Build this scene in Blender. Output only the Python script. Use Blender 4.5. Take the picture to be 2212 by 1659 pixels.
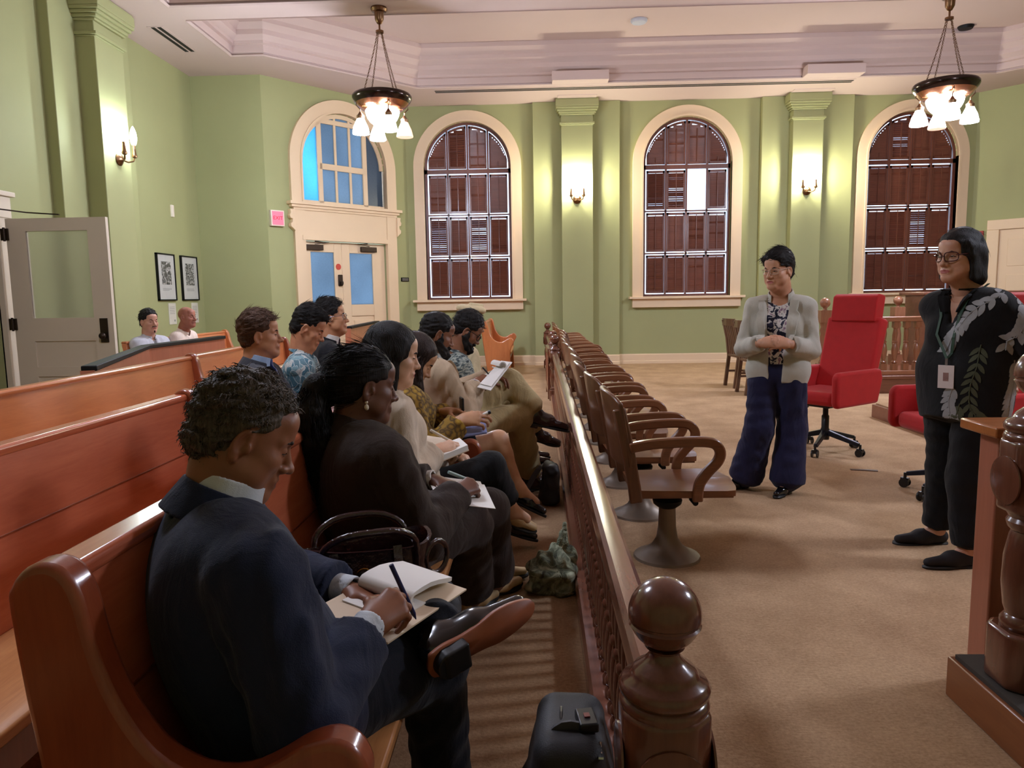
import bpy, bmesh, math, random
import numpy as np
from mathutils import Vector, Matrix
PI = math.pi
for _o in list(bpy.data.objects): bpy.data.objects.remove(_o)
SC = bpy.context.scene
COL = SC.collection
# ---------------------------------------------------------------- camera
cam_data = bpy.data.cameras.new('camera'); cam = bpy.data.objects.new('camera', cam_data); COL.objects.link(cam)
SC.camera = cam
cam_data.sensor_width = 36.0; cam_data.lens = 36.0 * 1573.0 / 2212.0; cam_data.clip_start = 0.05
def _cam():
    f, rho = 1573.0, .012
    y = Vector((51, 188.5, f)).normalized()
    t = -(y[0] * math.cos(rho) + y[1] * math.sin(rho)) / y[2]
    x = Vector((math.cos(rho), math.sin(rho), t)).normalized()
    z = -(x.cross(y))
    r, u, w = [Vector((x[i], y[i], z[i])) for i in range(3)]
    b = -w
    cam.matrix_world = Matrix(((r.x, u.x, b.x, 0), (r.y, u.y, b.y, 0), (r.z, u.z, b.z, 1.33), (0, 0, 0, 1)))
_cam()
# ---------------------------------------------------------------- world, exposure, render options
W = bpy.data.worlds.new('world'); SC.world = W; W.use_nodes = True
_bg = W.node_tree.nodes['Background']; _bg.inputs[0].default_value = (.60, .75, 1.0, 1); _bg.inputs[1].default_value = 5.0
SC.view_settings.view_transform = 'Standard'; SC.view_settings.look = 'None'
SC.view_settings.exposure = 0.0; SC.view_settings.gamma = 1.0; SC.view_settings.use_curve_mapping = False
cy = SC.cycles
cy.max_bounces = 6; cy.diffuse_bounces = 4; cy.glossy_bounces = 3; cy.transmission_bounces = 5; cy.transparent_max_bounces = 8
cy.sample_clamp_indirect = 4.0; cy.use_denoising = True; cy.caustics_reflective = False; cy.caustics_refractive = False
cy.use_adaptive_sampling = True; cy.adaptive_threshold = 0.05
BULB = 192.0     # shades and bowls of the pendants
CANDLE = 330.0   # sconce flames
# ---------------------------------------------------------------- materials
def lin(c):
    return tuple((v / 255 / 12.92) if v / 255 <= .04045 else ((v / 255 + .055) / 1.055) ** 2.4 for v in c)
_mats = {}
class NT:
    def __init__(s, name):
        s.m = bpy.data.materials.new(name); s.m.use_nodes = True; s.t = s.m.node_tree; s.p = s.t.nodes['Principled BSDF']
    def n(s, typ, **kw):
        nd = s.t.nodes.new(typ)
        for k, v in kw.items(): setattr(nd, k, v)
        return nd
    def l(s, a, b): s.t.links.new(a, b)
    def coords(s, scale=(1, 1, 1), rot=(0, 0, 0), kind='Object'):
        tc = s.n('ShaderNodeTexCoord'); mp = s.n('ShaderNodeMapping')
        mp.inputs['Scale'].default_value = scale; mp.inputs['Rotation'].default_value = rot
        s.l(tc.outputs[kind], mp.inputs[0]); return mp.outputs[0]
    def noise(s, vec, scale, detail=4, rough=.55, dist=0):
        nd = s.n('ShaderNodeTexNoise'); nd.inputs['Scale'].default_value = scale; nd.inputs['Detail'].default_value = detail
        nd.inputs['Roughness'].default_value = rough; nd.inputs['Distortion'].default_value = dist
        s.l(vec, nd.inputs['Vector']); return nd.outputs['Fac']
    def ramp(s, fac, stops):
        r = s.n('ShaderNodeValToRGB'); e = r.color_ramp.elements
        while len(e) < len(stops): e.new(.5)
        for el, (p, c) in zip(e, stops): el.position = p; el.color = (*c, 1)
        s.l(fac, r.inputs[0]); return r.outputs[0]
    def bump(s, fac, strength, dist=.01):
        b = s.n('ShaderNodeBump'); b.inputs['Strength'].default_value = strength; b.inputs['Distance'].default_value = dist
        s.l(fac, b.inputs['Height']); s.l(b.outputs[0], s.p.inputs['Normal'])
def plain(name, c, rough=.5, metal=0, var=.06, vs=6., bump=0., bs=60., coat=0, spec=.5, sheen=0):
    """one colour with slight procedural variation"""
    if name in _mats: return _mats[name]
    N = NT(name); c = lin(c); p = N.p
    v = N.coords(); f = N.noise(v, vs)
    N.l(N.ramp(f, [(.25, tuple(x * (1 - var) for x in c)), (.75, tuple(min(1, x * (1 + var)) for x in c))]), p.inputs['Base Color'])
    p.inputs['Roughness'].default_value = rough; p.inputs['Metallic'].default_value = metal
    p.inputs['Coat Weight'].default_value = coat; p.inputs['Specular IOR Level'].default_value = spec
    if coat: p.inputs['Coat Roughness'].default_value = .12
    if sheen: p.inputs['Sheen Weight'].default_value = sheen; p.inputs['Sheen Roughness'].default_value = .4
    if bump: N.bump(N.noise(v, bs, 3), bump)
    _mats[name] = N.m; return N.m
def wood(name, dark, light, axis='y', rough=.3, scale=1., coat=.4):
    if name in _mats: return _mats[name]
    N = NT(name); p = N.p
    s = {'x': (.9, 9, 9), 'y': (9, .9, 9), 'z': (9, 9, .9)}[axis]
    v = N.coords(tuple(a * scale for a in s)); f = N.noise(v, 2.2, 6, .62, 1.2)
    v2 = N.coords(tuple(a * scale * 5 for a in s)); f2 = N.noise(v2, 3, 3, .6)
    v3 = N.coords((.7, .7, .7)); f3 = N.noise(v3, 1.4, 2)
    mx = N.n('ShaderNodeMix', data_type='FLOAT'); mx.inputs[0].default_value = .3; N.l(f, mx.inputs[2]); N.l(f2, mx.inputs[3])
    mz = N.n('ShaderNodeMix', data_type='FLOAT'); mz.inputs[0].default_value = .35; N.l(mx.outputs[0], mz.inputs[2]); N.l(f3, mz.inputs[3])
    N.l(N.ramp(mz.outputs[0], [(.3, lin(dark)), (.7, lin(light))]), p.inputs['Base Color'])
    p.inputs['Roughness'].default_value = rough; p.inputs['Coat Weight'].default_value = coat; p.inputs['Coat Roughness'].default_value = .15
    N.bump(f2, .04, .004)
    _mats[name] = N.m; return N.m
def emit(name, c, strength):
    if name in _mats: return _mats[name]
    N = NT(name); N.p.inputs['Base Color'].default_value = (*lin(c), 1)
    N.p.inputs['Emission Color'].default_value = (*lin(c), 1); N.p.inputs['Emission Strength'].default_value = strength
    _mats[name] = N.m; return N.m
# ---------------------------------------------------------------- mesh building
class MB:
    def __init__(s): s.v = []; s.f = []; s.mi = []; s.cur = 0
    def add(s, vs, fs):
        o = len(s.v); s.v += [tuple(v) for v in vs]
        for f in fs: s.f.append([i + o for i in f]); s.mi.append(s.cur)
    def box(s, c, d, rz=0, R=None):
        M = R if R is not None else Matrix.Rotation(rz, 3, 'Z'); c = Vector(c)
        vs = [c + M @ Vector((d[0] / 2 * x, d[1] / 2 * y, d[2] / 2 * z)) for x in (-1, 1) for y in (-1, 1) for z in (-1, 1)]
        s.add(vs, [(0, 1, 3, 2), (4, 6, 7, 5), (0, 4, 5, 1), (2, 3, 7, 6), (0, 2, 6, 4), (1, 5, 7, 3)])
    def rng(s, a, b): s.box([(a[i] + b[i]) / 2 for i in range(3)], [abs(b[i] - a[i]) for i in range(3)])
    def lathe(s, prof, c=(0, 0, 0), seg=24, R=None):
        """prof: (r, z) pairs from bottom to top"""
        c = Vector(c); M = R if R is not None else Matrix.Identity(3); vs = []; fs = []; n = len(prof)
        for r, z in prof:
            for k in range(seg):
                a = 2 * PI * k / seg; vs.append(c + M @ Vector((max(r, 1e-4) * math.cos(a), max(r, 1e-4) * math.sin(a), z)))
        for i in range(n - 1):
            for k in range(seg):
                q = (k + 1) % seg; fs.append((i * seg + k, i * seg + q, (i + 1) * seg + q, (i + 1) * seg + k))
        fs.append(tuple(range(seg))[::-1]); fs.append(tuple(range((n - 1) * seg, n * seg)))
        s.add(vs, fs)
    def cyl(s, a, b, r0, r1=None, seg=16):
        r1 = r0 if r1 is None else r1; a = Vector(a); b = Vector(b)
        s.lathe([(r0, 0), (r1, (b - a).length)], a, seg, (b - a).to_track_quat('Z', 'Y').to_matrix())
    def ball(s, c, r, seg=20, sq=(1, 1, 1), R=None):
        n = seg // 2; M = R if R is not None else Matrix.Identity(3)
        S = Matrix.Diagonal(Vector(sq)); s.lathe([(r * math.sin(PI * i / n), -r * math.cos(PI * i / n)) for i in range(n + 1)], c, seg, M @ S)
    def prism(s, poly, fn, t0, t1):
        """poly: 2D points; fn(a,b,t)->3D"""
        n = len(poly); s.add([fn(a, b, t0) for a, b in poly] + [fn(a, b, t1) for a, b in poly],
            [tuple(range(n))[::-1], tuple(range(n, 2 * n))] + [(i, (i + 1) % n, n + (i + 1) % n, n + i) for i in range(n)])
    def sweep(s, path, prof, up=(0, 0, 1), closed=False, scale=None):
        """profile (side, up) swept along a 3D path"""
        path = [Vector(p) for p in path]; n = len(path); m = len(prof); vs = []; up = Vector(up)
        for i, p in enumerate(path):
            if closed: t0 = (p - path[i - 1]).normalized(); t1 = (path[(i + 1) % n] - p).normalized()
            else: t0 = (p - path[max(i - 1, 0)]); t1 = (path[min(i + 1, n - 1)] - p); t0 = t0.normalized() if t0.length else t1.normalized(); t1 = t1.normalized() if t1.length else t0
            t = (t0 + t1).normalized(); sd = t.cross(up)
            sd = sd.normalized() if sd.length > 1e-6 else Vector((1, 0, 0)); uu = sd.cross(t).normalized()
            k = 1 / max(.35, math.sqrt(max(.1, (1 + t0.dot(t1)) / 2))); q = scale[i] if scale else 1
            for a, b in prof: vs.append(p + sd * a * k * q + uu * b * q)
        fs = []
        for i in range(n if closed else n - 1):
            j = (i + 1) % n
            for k in range(m): l = (k + 1) % m; fs.append((i * m + k, j * m + k, j * m + l, i * m + l))
        if not closed: fs += [tuple(range(m)), tuple(range((n - 1) * m, n * m))[::-1]]
        s.add(vs, fs)
    def tube(s, path, r, seg=8, up=(0, 0, 1), closed=False, scale=None):
        s.sweep(path, [(r * math.cos(2 * PI * k / seg), r * math.sin(2 * PI * k / seg)) for k in range(seg)], up, closed, scale)
    def obj(s, name, mat, parent=None, smooth=None, bevel=0, bseg=2, fix=True, loc=None):
        me = bpy.data.meshes.new(name); me.from_pydata(s.v, [], s.f)
        for m in (mat if isinstance(mat, (list, tuple)) else [mat]): me.materials.append(m)
        if any(s.mi): me.polygons.foreach_set('material_index', s.mi)
        if fix:
            bm = bmesh.new(); bm.from_mesh(me); bmesh.ops.recalc_face_normals(bm, faces=bm.faces); bm.to_mesh(me); bm.free()
        if smooth is not None:
            me.polygons.foreach_set('use_smooth', [True] * len(me.polygons)); me.set_sharp_from_angle(angle=math.radians(smooth))
        o = bpy.data.objects.new(name, me); COL.objects.link(o)
        if loc is not None: o.location = loc
        if parent is not None: o.parent = parent
        if bevel:
            b = o.modifiers.new('bevel', 'BEVEL'); b.width = bevel; b.segments = bseg; b.limit_method = 'ANGLE'; b.angle_limit = math.radians(35)
            if smooth is None:
                me.polygons.foreach_set('use_smooth', [True] * len(me.polygons)); me.set_sharp_from_angle(angle=math.radians(50))
        return o
def tag(o, label, cat, group=None):
    o['label'] = label; o['category'] = cat
    if group: o['group'] = group
    return o
def thing(name, label, cat, loc=(0, 0, 0), rz=0, group=None):
    o = bpy.data.objects.new(name, None); COL.objects.link(o); o.location = loc; o.rotation_euler = (0, 0, rz); o.empty_display_size = .1
    return tag(o, label, cat, group)
def struct(o): o['kind'] = 'structure'; return o
def dup(root, loc, rz=0, label=None, group=None):
    def cp(o, par):
        c = o.copy(); COL.objects.link(c)
        if par is not None: c.parent = par
        for ch in list(o.children): cp(ch, c)
        return c
    r = cp(root, None); r.location = loc; r.rotation_euler = (0, 0, rz)
    if label: r['label'] = label
    if group: r['group'] = group
    return r
def rotbm(v, a): return (v[0] * math.cos(a) - v[1] * math.sin(a), v[0] * math.sin(a) + v[1] * math.cos(a))
def arc(c, r, a0, a1, n): return [(c[0] + r * math.cos(a0 + (a1 - a0) * i / n), c[1] + r * math.sin(a0 + (a1 - a0) * i / n)) for i in range(n + 1)]
# ---------------------------------------------------------------- setting
M_wall = plain('green_wall_paint', (160, 162, 114), .75, var=.035, vs=1.2, bump=.05, bs=140)
M_ceil = plain('pinkish_white_paint', (200, 178, 170), .8, var=.02, vs=.8, bump=.04, bs=120)
M_trim = plain('cream_trim_paint', (226, 200, 166), .5, var=.02, vs=2)
M_white = plain('white_door_paint', (214, 200, 180), .5, var=.03, vs=2)
M_black = plain('black_lacquer', (13, 12, 13), .55, spec=.25)
M_brass = plain('aged_brass', (128, 98, 72), .32, 1, var=.12, vs=12)
M_bronze = plain('dark_bronze', (60, 48, 40), .4, .8, var=.12, vs=14)
Hs = 4.955
def carpet():
    N = NT('brown_carpet'); v = N.coords(); f = N.noise(v, 3.0, 5, .6); g = N.noise(v, 90, 3, .7)
    vv = N.coords((10, 60, 10)); h = N.noise(vv, 3, 2)
    mx = N.n('ShaderNodeMix', data_type='FLOAT'); mx.inputs[0].default_value = .5; N.l(f, mx.inputs[2]); N.l(g, mx.inputs[3])
    m2 = N.n('ShaderNodeMix', data_type='FLOAT'); m2.inputs[0].default_value = .25; N.l(mx.outputs[0], m2.inputs[2]); N.l(h, m2.inputs[3])
    N.l(N.ramp(m2.outputs[0], [(.36, lin((150, 118, 88))), (.64, lin((200, 168, 132)))]), N.p.inputs['Base Color'])
    N.p.inputs['Roughness'].default_value = .95; N.p.inputs['Specular IOR Level'].default_value = .15
    N.bump(g, .35, .01); return N.m
M_carpet = carpet()
A, B, C = (-5.55, 12.1), (-4.4, 12.1), (-2.45, 14.3)
C2, B2, A2 = (8.25, 14.3), (10.2, 12.1), (11.35, 12.1)
YB = -3.0
PLAN = [(-5.55, YB), A, B, C, C2, B2, A2, (11.35, YB)]
def fill(loops, fn):
    """planar surface from an outline and holes, given as 2D loops; fn(a,b)->3D"""
    bm = bmesh.new(); es = []
    for lp in loops:
        vs = [bm.verts.new(fn(a, b)) for a, b in lp]
        es += [bm.edges.new((vs[i], vs[(i + 1) % len(vs)])) for i in range(len(vs))]
    bmesh.ops.triangle_fill(bm, edges=es, use_beauty=True, use_dissolve=False)
    bm.verts.index_update(); r = ([tuple(v.co) for v in bm.verts], [[v.index for v in f.verts] for f in bm.faces]); bm.free(); return r
def flat(name, loops, z, mat, th):
    mb = MB(); mb.add(*fill(loops, lambda a, b: (a, b, z)))
    for lp in loops:
        n = len(lp); mb.add([(a, b, z) for a, b in lp] + [(a, b, z + th) for a, b in lp], [(i, (i + 1) % n, n + (i + 1) % n, n + i) for i in range(n)])
    mb.add(*fill(loops[:1], lambda a, b: (a, b, z + th)))
    return struct(mb.obj(name, mat))
flat('floor', [PLAN], 0, M_carpet, -.2)
RA = [(-4.45, 9.8), (-4.45, 11.15), (-3.98, 11.15), (-2.0, 13.05), (7.8, 13.05), (9.75, 11.15), (10.25, 11.15), (10.25, 9.8)]
RB = [(-4.45, 2.6), (-4.45, 9.3), (10.25, 9.3), (10.25, 2.6)]
mb = MB(); mb.add(*fill([PLAN, RA, RB], lambda a, b: (a, b, Hs))); struct(mb.obj('ceiling', M_ceil))
mb = MB(); mb.add(*fill([PLAN], lambda a, b: (a, b, 5.56))); struct(mb.obj('ceiling_coffer', M_ceil))
def ring(name, poly, zs):
    """stepped moulding around a ceiling recess; offsets go into the recess"""
    mb = MB(); n = len(poly); rings = []
    for d, z in zs:
        pts = []
        for i in range(n):
            p0, p1, p2 = Vector(poly[i - 1]), Vector(poly[i]), Vector(poly[(i + 1) % n])
            e0 = (p1 - p0).normalized(); e1 = (p2 - p1).normalized(); n0 = Vector((e0.y, -e0.x)); n1 = Vector((e1.y, -e1.x))
            q = p1 + (n0 + n1) / (1 + n0.dot(n1)) * d; pts.append((q.x, q.y, z))
        rings.append(pts)
    for k in range(len(rings) - 1):
        mb.add(rings[k] + rings[k + 1], [(i, (i + 1) % n, n + (i + 1) % n, n + i) for i in range(n)])
    return struct(mb.obj(name, M_ceil))
PROF = [(0, Hs), (-.03, Hs - .015), (-.03, Hs + .03), (0, Hs + .03), (0, 5.09), (.05, 5.10), (.05, 5.14), (.13, 5.20), (.13, 5.27), (.22, 5.34), (.22, 5.40), (.34, 5.49), (.34, 5.56)]
ring('ceiling_moulding', RA, PROF); ring('ceiling_moulding_near', RB, PROF)
mb = MB()
for x in (.80, 5.05): mb.rng((x - .48, 12.80, Hs - .01), (x + .48, 13.06, 5.10)); mb.rng((x - .36, 13.75, Hs - .012), (x + .36, 14.3, Hs + .02))
struct(mb.obj('trim_1', M_ceil, bevel=.01))

def wall(name, p, q, z1, holes=(), depth=.25, mat=None):
    """wall from p to q (room on the right-hand side going p->q), holes as (u,z) loops with reveals"""
    p = Vector((*p, 0)); q = Vector((*q, 0)); d = (q - p).normalized(); L = (q - p).length; nrm = Vector((-d.y, d.x, 0))
    mb = MB(); mb.add(*fill([[(0, 0), (L, 0), (L, z1), (0, z1)]] + [list(h) for h in holes], lambda u, z: tuple(p + d * u + Vector((0, 0, z)))))
    for h in holes:
        n = len(h); a = [p + d * u + Vector((0, 0, z)) for u, z in h]; b = [x + nrm * depth for x in a]
        mb.add(a + b, [(i, (i + 1) % n, n + (i + 1) % n, n + i) for i in range(n)])
    return struct(mb.obj(name, mat or M_wall))
def arch(u, r, z0, zs, n=24): return [(u - r, z0), (u + r, z0)] + arc((u, zs), r, 0, PI, n)
WX = (-1.275, 2.9, 7.08); RI, RO, ZS, Z0 = .83, 1.035, 3.82, 1.30
wall('wall_back', C, C2, Hs, [arch(x + 2.45, RI, Z0, ZS) for x in WX], .22)
UD, RD, RDO, ZD = 1.53, .875, 1.10, 3.70
LD = (Vector(C) - Vector(B)).length; dD = (Vector(C) - Vector(B)) / LD; nD = Vector((-dD.y, dD.x))
def PD(u, z, t=0): return (B[0] + dD.x * u - nD.x * t, B[1] + dD.y * u - nD.y * t, z)   # t = into the room
wall('wall_left_corner', B, C, Hs, [arch(UD, RD, 2.99, ZD), [(.66, .02), (2.39, .02), (2.39, 2.36), (.66, 2.36)]], .2)
wall('wall_left_return', A, B, Hs); wall('wall_right_return', B2, A2, Hs)
wall('wall_right_corner', C2, B2, Hs)
wall('wall_left', (-5.55, YB), A, Hs, [[(6.3 - YB, .02), (7.42 - YB, .02), (7.42 - YB, 2.23), (6.3 - YB, 2.23)]], .25)
wall('wall_right', A2, (11.35, YB), Hs); wall('wall_front', (11.35, YB), (-5.55, YB), Hs)
# vestibule behind the open door on the left
mb = MB(); mb.rng((-7.3, 5.6, 0), (-7.2, 8.2, 2.6)); mb.rng((-7.3, 5.6, 2.5), (-5.8, 8.2, 2.6)); mb.rng((-7.3, 5.5, 0), (-5.8, 5.6, 2.6)); mb.rng((-7.3, 8.1, 0), (-5.8, 8.2, 2.6))
struct(mb.obj('wall_vestibule', M_white))
mb = MB(); mb.rng((-7.3, 5.5, -.1), (-5.5, 8.2, .0)); struct(mb.obj('floor_vestibule', M_carpet))
# baseboards
mb = MB()
def bb(p, q, h=.19, t=.035):
    p = Vector((*p, 0)); q = Vector((*q, 0)); mb.sweep([p, q], [(0, 0), (t + .012, 0), (t + .012, .05), (t, .06), (t, h - .02), (t * .6, h), (0, h)])
bb(C, (-.02, 14.3)); bb((1.62, 14.3), (4.26, 14.3)); bb((5.95, 14.3), C2)
for x0, x1 in ((-.02, .5), (1.1, 1.62), (4.26, 4.76), (5.34, 5.95)): bb((x0, 14.2), (x1, 14.2))
for x0, x1 in ((.5, 1.1), (4.76, 5.34)): bb((x0, 14.02), (x1, 14.02))
struct(mb.obj('baseboard_back', M_trim))
mb = MB(); bb(B, PD(.45, 0)[:2]); bb(PD(2.68, 0)[:2], C); bb(A, B); struct(mb.obj('baseboard_left_corner', M_trim))
mb = MB(); bb((-5.55, YB), (-5.55, 6.2)); bb((-5.55, 10.1), A); struct(mb.obj('baseboard_left', M_trim))
mb = MB(); bb(C2, B2); bb(B2, A2); struct(mb.obj('baseboard_right_corner', M_trim))
# pilasters: (backing x0,x1, shaft x0,x1)
def pilaster(name, x0, x1, s0, s1, fn):
    mb = MB()
    def bx(a0, a1, t, z0, z1):
        vs = [fn(a, d, z) for a in (a0, a1) for d in (-.02, t) for z in (z0, z1)]
        mb.add(vs, [(0, 1, 3, 2), (4, 6, 7, 5), (0, 4, 5, 1), (2, 3, 7, 6), (0, 2, 6, 4), (1, 5, 7, 3)])
    bx(x0, x1, .10, 0, Hs); bx(s0, s1, .28, 0, Hs - .04)
    bx(s0 - .03, s1 + .03, .31, 4.50, 4.54); bx(s0 - .015, s1 + .015, .295, 4.48, 4.50)
    for i, (e, za, zb) in enumerate([(.03, 4.66, 4.69), (.05, 4.69, 4.73), (.075, 4.73, 4.77), (.095, 4.77, 4.81), (.10, 4.81, 4.93), (.09, 4.93, Hs)]): bx(s0 - e, s1 + e, .28 + e, za, zb)
    struct(mb.obj(name, M_wall, bevel=.008))
pilaster('pilaster_back_1', -.02, 1.62, .51, 1.10, lambda a, d, z: (a, 14.3 - d, z))
pilaster('pilaster_back_2', 4.26, 5.95, 4.77, 5.33, lambda a, d, z: (a, 14.3 - d, z))
pilaster('pilaster_left', 8.42, 10.05, 8.9, 9.5, lambda a, d, z: (-5.55 + d * 1.28, a, z))
# ---------------------------------------------------------------- windows
M_shut = wood('shutter_mahogany', (74, 38, 28), (118, 66, 48), 'z', .42, 1.2, .1)
M_shuts = wood('shutter_slat_mahogany', (78, 40, 30), (124, 70, 52), 'x', .42, 1.2, .1)
M_glass = NT('clear_glass'); M_glass.p.inputs['Transmission Weight'].default_value = 1; M_glass.p.inputs['Roughness'].default_value = 0; M_glass.p.inputs['IOR'].default_value = 1.05; M_glass = M_glass.m
def strip(mb, loop, w, t0, t1, fn, closed=False):
    """flat band of width w outside an open (u,z) loop"""
    n = len(loop); out = []
    for i in range(n):
        p0, p1, p2 = Vector(loop[max(i - 1, 0)]), Vector(loop[i]), Vector(loop[min(i + 1, n - 1)])
        e0 = (p1 - p0) if i else (p2 - p1); e1 = (p2 - p1) if i < n - 1 else e0; e0.normalize(); e1.normalize()
        a = Vector((e0.y, -e0.x)); b = Vector((e1.y, -e1.x)); out.append(p1 + (a + b) / (1 + a.dot(b)) * w)
    ring4 = lambda i: [fn(loop[i][0], loop[i][1], t0), fn(loop[i][0], loop[i][1], t1), fn(out[i].x, out[i].y, t1), fn(out[i].x, out[i].y, t0)]
    vs = [p for i in range(n) for p in ring4(i)]; fs = [(4 * i + k, 4 * i + (k + 1) % 4, 4 * i + 4 + (k + 1) % 4, 4 * i + 4 + k) for i in range(n - 1) for k in range(4)]
    mb.add(vs, fs + [(0, 1, 2, 3), (4 * n - 4, 4 * n - 3, 4 * n - 2, 4 * n - 1)])
def window(k, x, seed, bright=None):
    rnd = random.Random(seed)
    fn = lambda u, z, t: (x + u, 14.3 - t, z)
    w = thing('window_%d' % k, 'tall arched window number %d with cream casing and closed red-brown louvred shutters' % k, 'window', (0, 0, 0)); w['kind'] = 'structure'
    mb = MB(); loop = [(RI, 1.30)] + arc((0, ZS), RI, 0, PI, 32) + [(-RI, 1.30)]
    strip(mb, loop, .20, -.02, .07, fn); strip(mb, [(a * 1.0, b) for a, b in loop], .035, -.1, .09, fn)
    mb.obj('window_casing', M_trim, w, smooth=40)
    mb = MB(); mb.rng((x - 1.10, 14.12, 1.255), (x + 1.10, 14.31, 1.30)); mb.rng((x - 1.035, 14.2, 1.09), (x + 1.035, 14.31, 1.255)); mb.obj('window_sill', M_trim, w, bevel=.006)
    # fixed timber frame
    yf = 14.36; mb = MB()
    strip(mb, [(RI - .05, 1.34)] + arc((0, ZS), RI - .05, 0, PI, 32) + [(-RI + .05, 1.34)], .055, -.10, -.03, fn)
    mb.rng((x - RI, yf - .03, 1.29), (x + RI, yf + .04, 1.345)); mb.rng((x - RI, yf - .03, 3.70), (x + RI, yf + .04, 3.78))
    for z in (2.106, 2.906): mb.rng((x - RI, yf - .02, z), (x + RI, yf + .03, z + .028))
    cols = [-.78, -.39, 0, .39, .78]
    for c in cols[1:4]: mb.rng((x + c - .018, yf - .02, 1.30), (x + c + .018, yf + .03, ZS + math.sqrt((RI - .02) ** 2 - c * c)))
    mb.obj('shutter_frame', M_shut, w, smooth=40)
    rows = [(1.35, 2.10), (2.14, 2.90), (2.94, 3.69)]
    def leaf(u0, u1, z0, z1, top=None):
        g = .011; u0 += g + .012; u1 -= g + .012; z0 += g; z1 -= g; b = .045
        fr = MB(); f2 = lambda u: z1 if top is None else top(u)
        us = [u0 + (u1 - u0) * i / 8 for i in range(9)]
        fr.rng((x + u0, yf - .015, z0), (x + u1, yf + .015, z0 + b))
        for i in range(8):
            for q in (0,): fr.add([(x + us[i + j], yf + s, f2(us[i + j]) - e) for j in (0, 1) for s in (-.015, .015) for e in (0, b)], [(0, 1, 3, 2), (4, 6, 7, 5), (0, 4, 5, 1), (2, 3, 7, 6), (0, 2, 6, 4), (1, 5, 7, 3)])
        for a, c in ((u0, u0 + b * .7), (u1 - b * .7, u1)):
            fr.add([(x + q, yf + s, z) for q in (a, c) for s in (-.015, .015) for z in (z0, f2(q))], [(0, 1, 3, 2), (4, 6, 7, 5), (0, 4, 5, 1), (2, 3, 7, 6), (0, 2, 6, 4), (1, 5, 7, 3)])
        fr.rng((x + (u0 + u1) / 2 - .006, yf - .035, z0 + b), (x + (u0 + u1) / 2 + .006, yf - .022, min(f2(u0), f2(u1), z1) - b))
        o = fr.obj('shutter_panel', M_shut, w)
        sl = MB(); z = z0 + b + .012; ang = math.radians(rnd.choice((80, 82, 84, 78, 70)) if rnd.random() < .72 else rnd.choice((60, 50, 44)))
        while z < z1 - b:
            a0, a1 = u0 + .02, u1 - .02
            if top is not None:
                while a0 < a1 and f2(a0) < z + .05: a0 += .01
                while a1 > a0 and f2(a1) < z + .05: a1 -= .01
            if a1 - a0 > .04:
                aa = ang + (rnd.uniform(-.35, .05) if rnd.random() < .17 else rnd.uniform(-.03, .03))
                sl.box((x + (a0 + a1) / 2, yf, z), (a1 - a0, .046, .006), R=Matrix.Rotation(-aa, 3, 'X'))
            z += .040
        if sl.v: sl.obj('louvres', M_shuts, o)
    for r, (z0, z1) in enumerate(rows):
        for c in range(4):
            if bright == (r, c): continue
            leaf(cols[c], cols[c + 1], z0, z1)
    for c in range(4):
        a, b = cols[c], cols[c + 1]; leaf(a, b, 3.78, ZS + RI - .06, lambda u: ZS + math.sqrt(max(.02, (RI - .065) ** 2 - u * u)))
    mb = MB()
    for d in (-.03, .03): mb.ball((x + d, yf - .045, 2.12), .014, 10); mb.cyl((x + d, yf - .04, 2.12), (x + d, yf, 2.12), .006, None, 8)
    mb.obj('shutter_knobs', plain('ivory_knob', (220, 205, 180), .3), w)
    mb = MB(); mb.rng((x - RI, 14.50, 1.3), (x + RI, 14.506, ZS + RI)); mb.obj('glass_pane', M_glass, w)
window(1, WX[0], 3); window(2, WX[1], 8, (2, 2)); window(3, WX[2], 21)
# ---------------------------------------------------------------- arched doorway on the angled wall
def bluepane(name, c):
    N = NT(name); t = N.t
    tr = N.n('ShaderNodeBsdfTranslucent'); df = N.n('ShaderNodeBsdfGlossy'); df.inputs[0].default_value = (.5, .5, .5, 1); df.inputs['Roughness'].default_value = .3
    v = N.coords(); f = N.noise(v, 60, 2); f2 = N.noise(v, .9, 2); c = lin(c)
    mx = N.n('ShaderNodeMix', data_type='FLOAT'); mx.inputs[0].default_value = .7; N.l(f, mx.inputs[2]); N.l(f2, mx.inputs[3])
    N.l(N.ramp(mx.outputs[0], [(.3, tuple(x * .8 for x in c)), (.7, tuple(min(1, x * 1.2) for x in c))]), tr.inputs[0])
    m = N.n('ShaderNodeMixShader'); m.inputs[0].default_value = .06; N.l(tr.outputs[0], m.inputs[1]); N.l(df.outputs[0], m.inputs[2])
    N.l(m.outputs[0], t.nodes['Material Output'].inputs[0]); return N.m
M_blue = bluepane('blue_frosted_glass', (136, 148, 156)); M_cyan = bluepane('bright_blue_glass', (126, 188, 222)); M_grey = bluepane('grey_frosted_glass', (104, 108, 112))
dr = thing('door_1', 'cream double doors with frosted blue glass under an arched fanlight', 'door'); dr['kind'] = 'structure'
mb = MB(); strip(mb, [(UD + RD, 3.0)] + arc((UD, ZD), RD, 0, PI, 32) + [(UD - RD, 3.0)], .225, -.02, .06, PD); strip(mb, [(UD + RD, 3.0)] + arc((UD, ZD), RD, 0, PI, 32) + [(UD - RD, 3.0)], .03, -.1, .08, PD)
def pbox(mb, u0, u1, t0, t1, z0, z1):
    mb.add([PD(u, z, t) for u in (u0, u1) for t in (t0, t1) for z in (z0, z1)], [(0, 1, 3, 2), (4, 6, 7, 5), (0, 4, 5, 1), (2, 3, 7, 6), (0, 2, 6, 4), (1, 5, 7, 3)])
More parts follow.
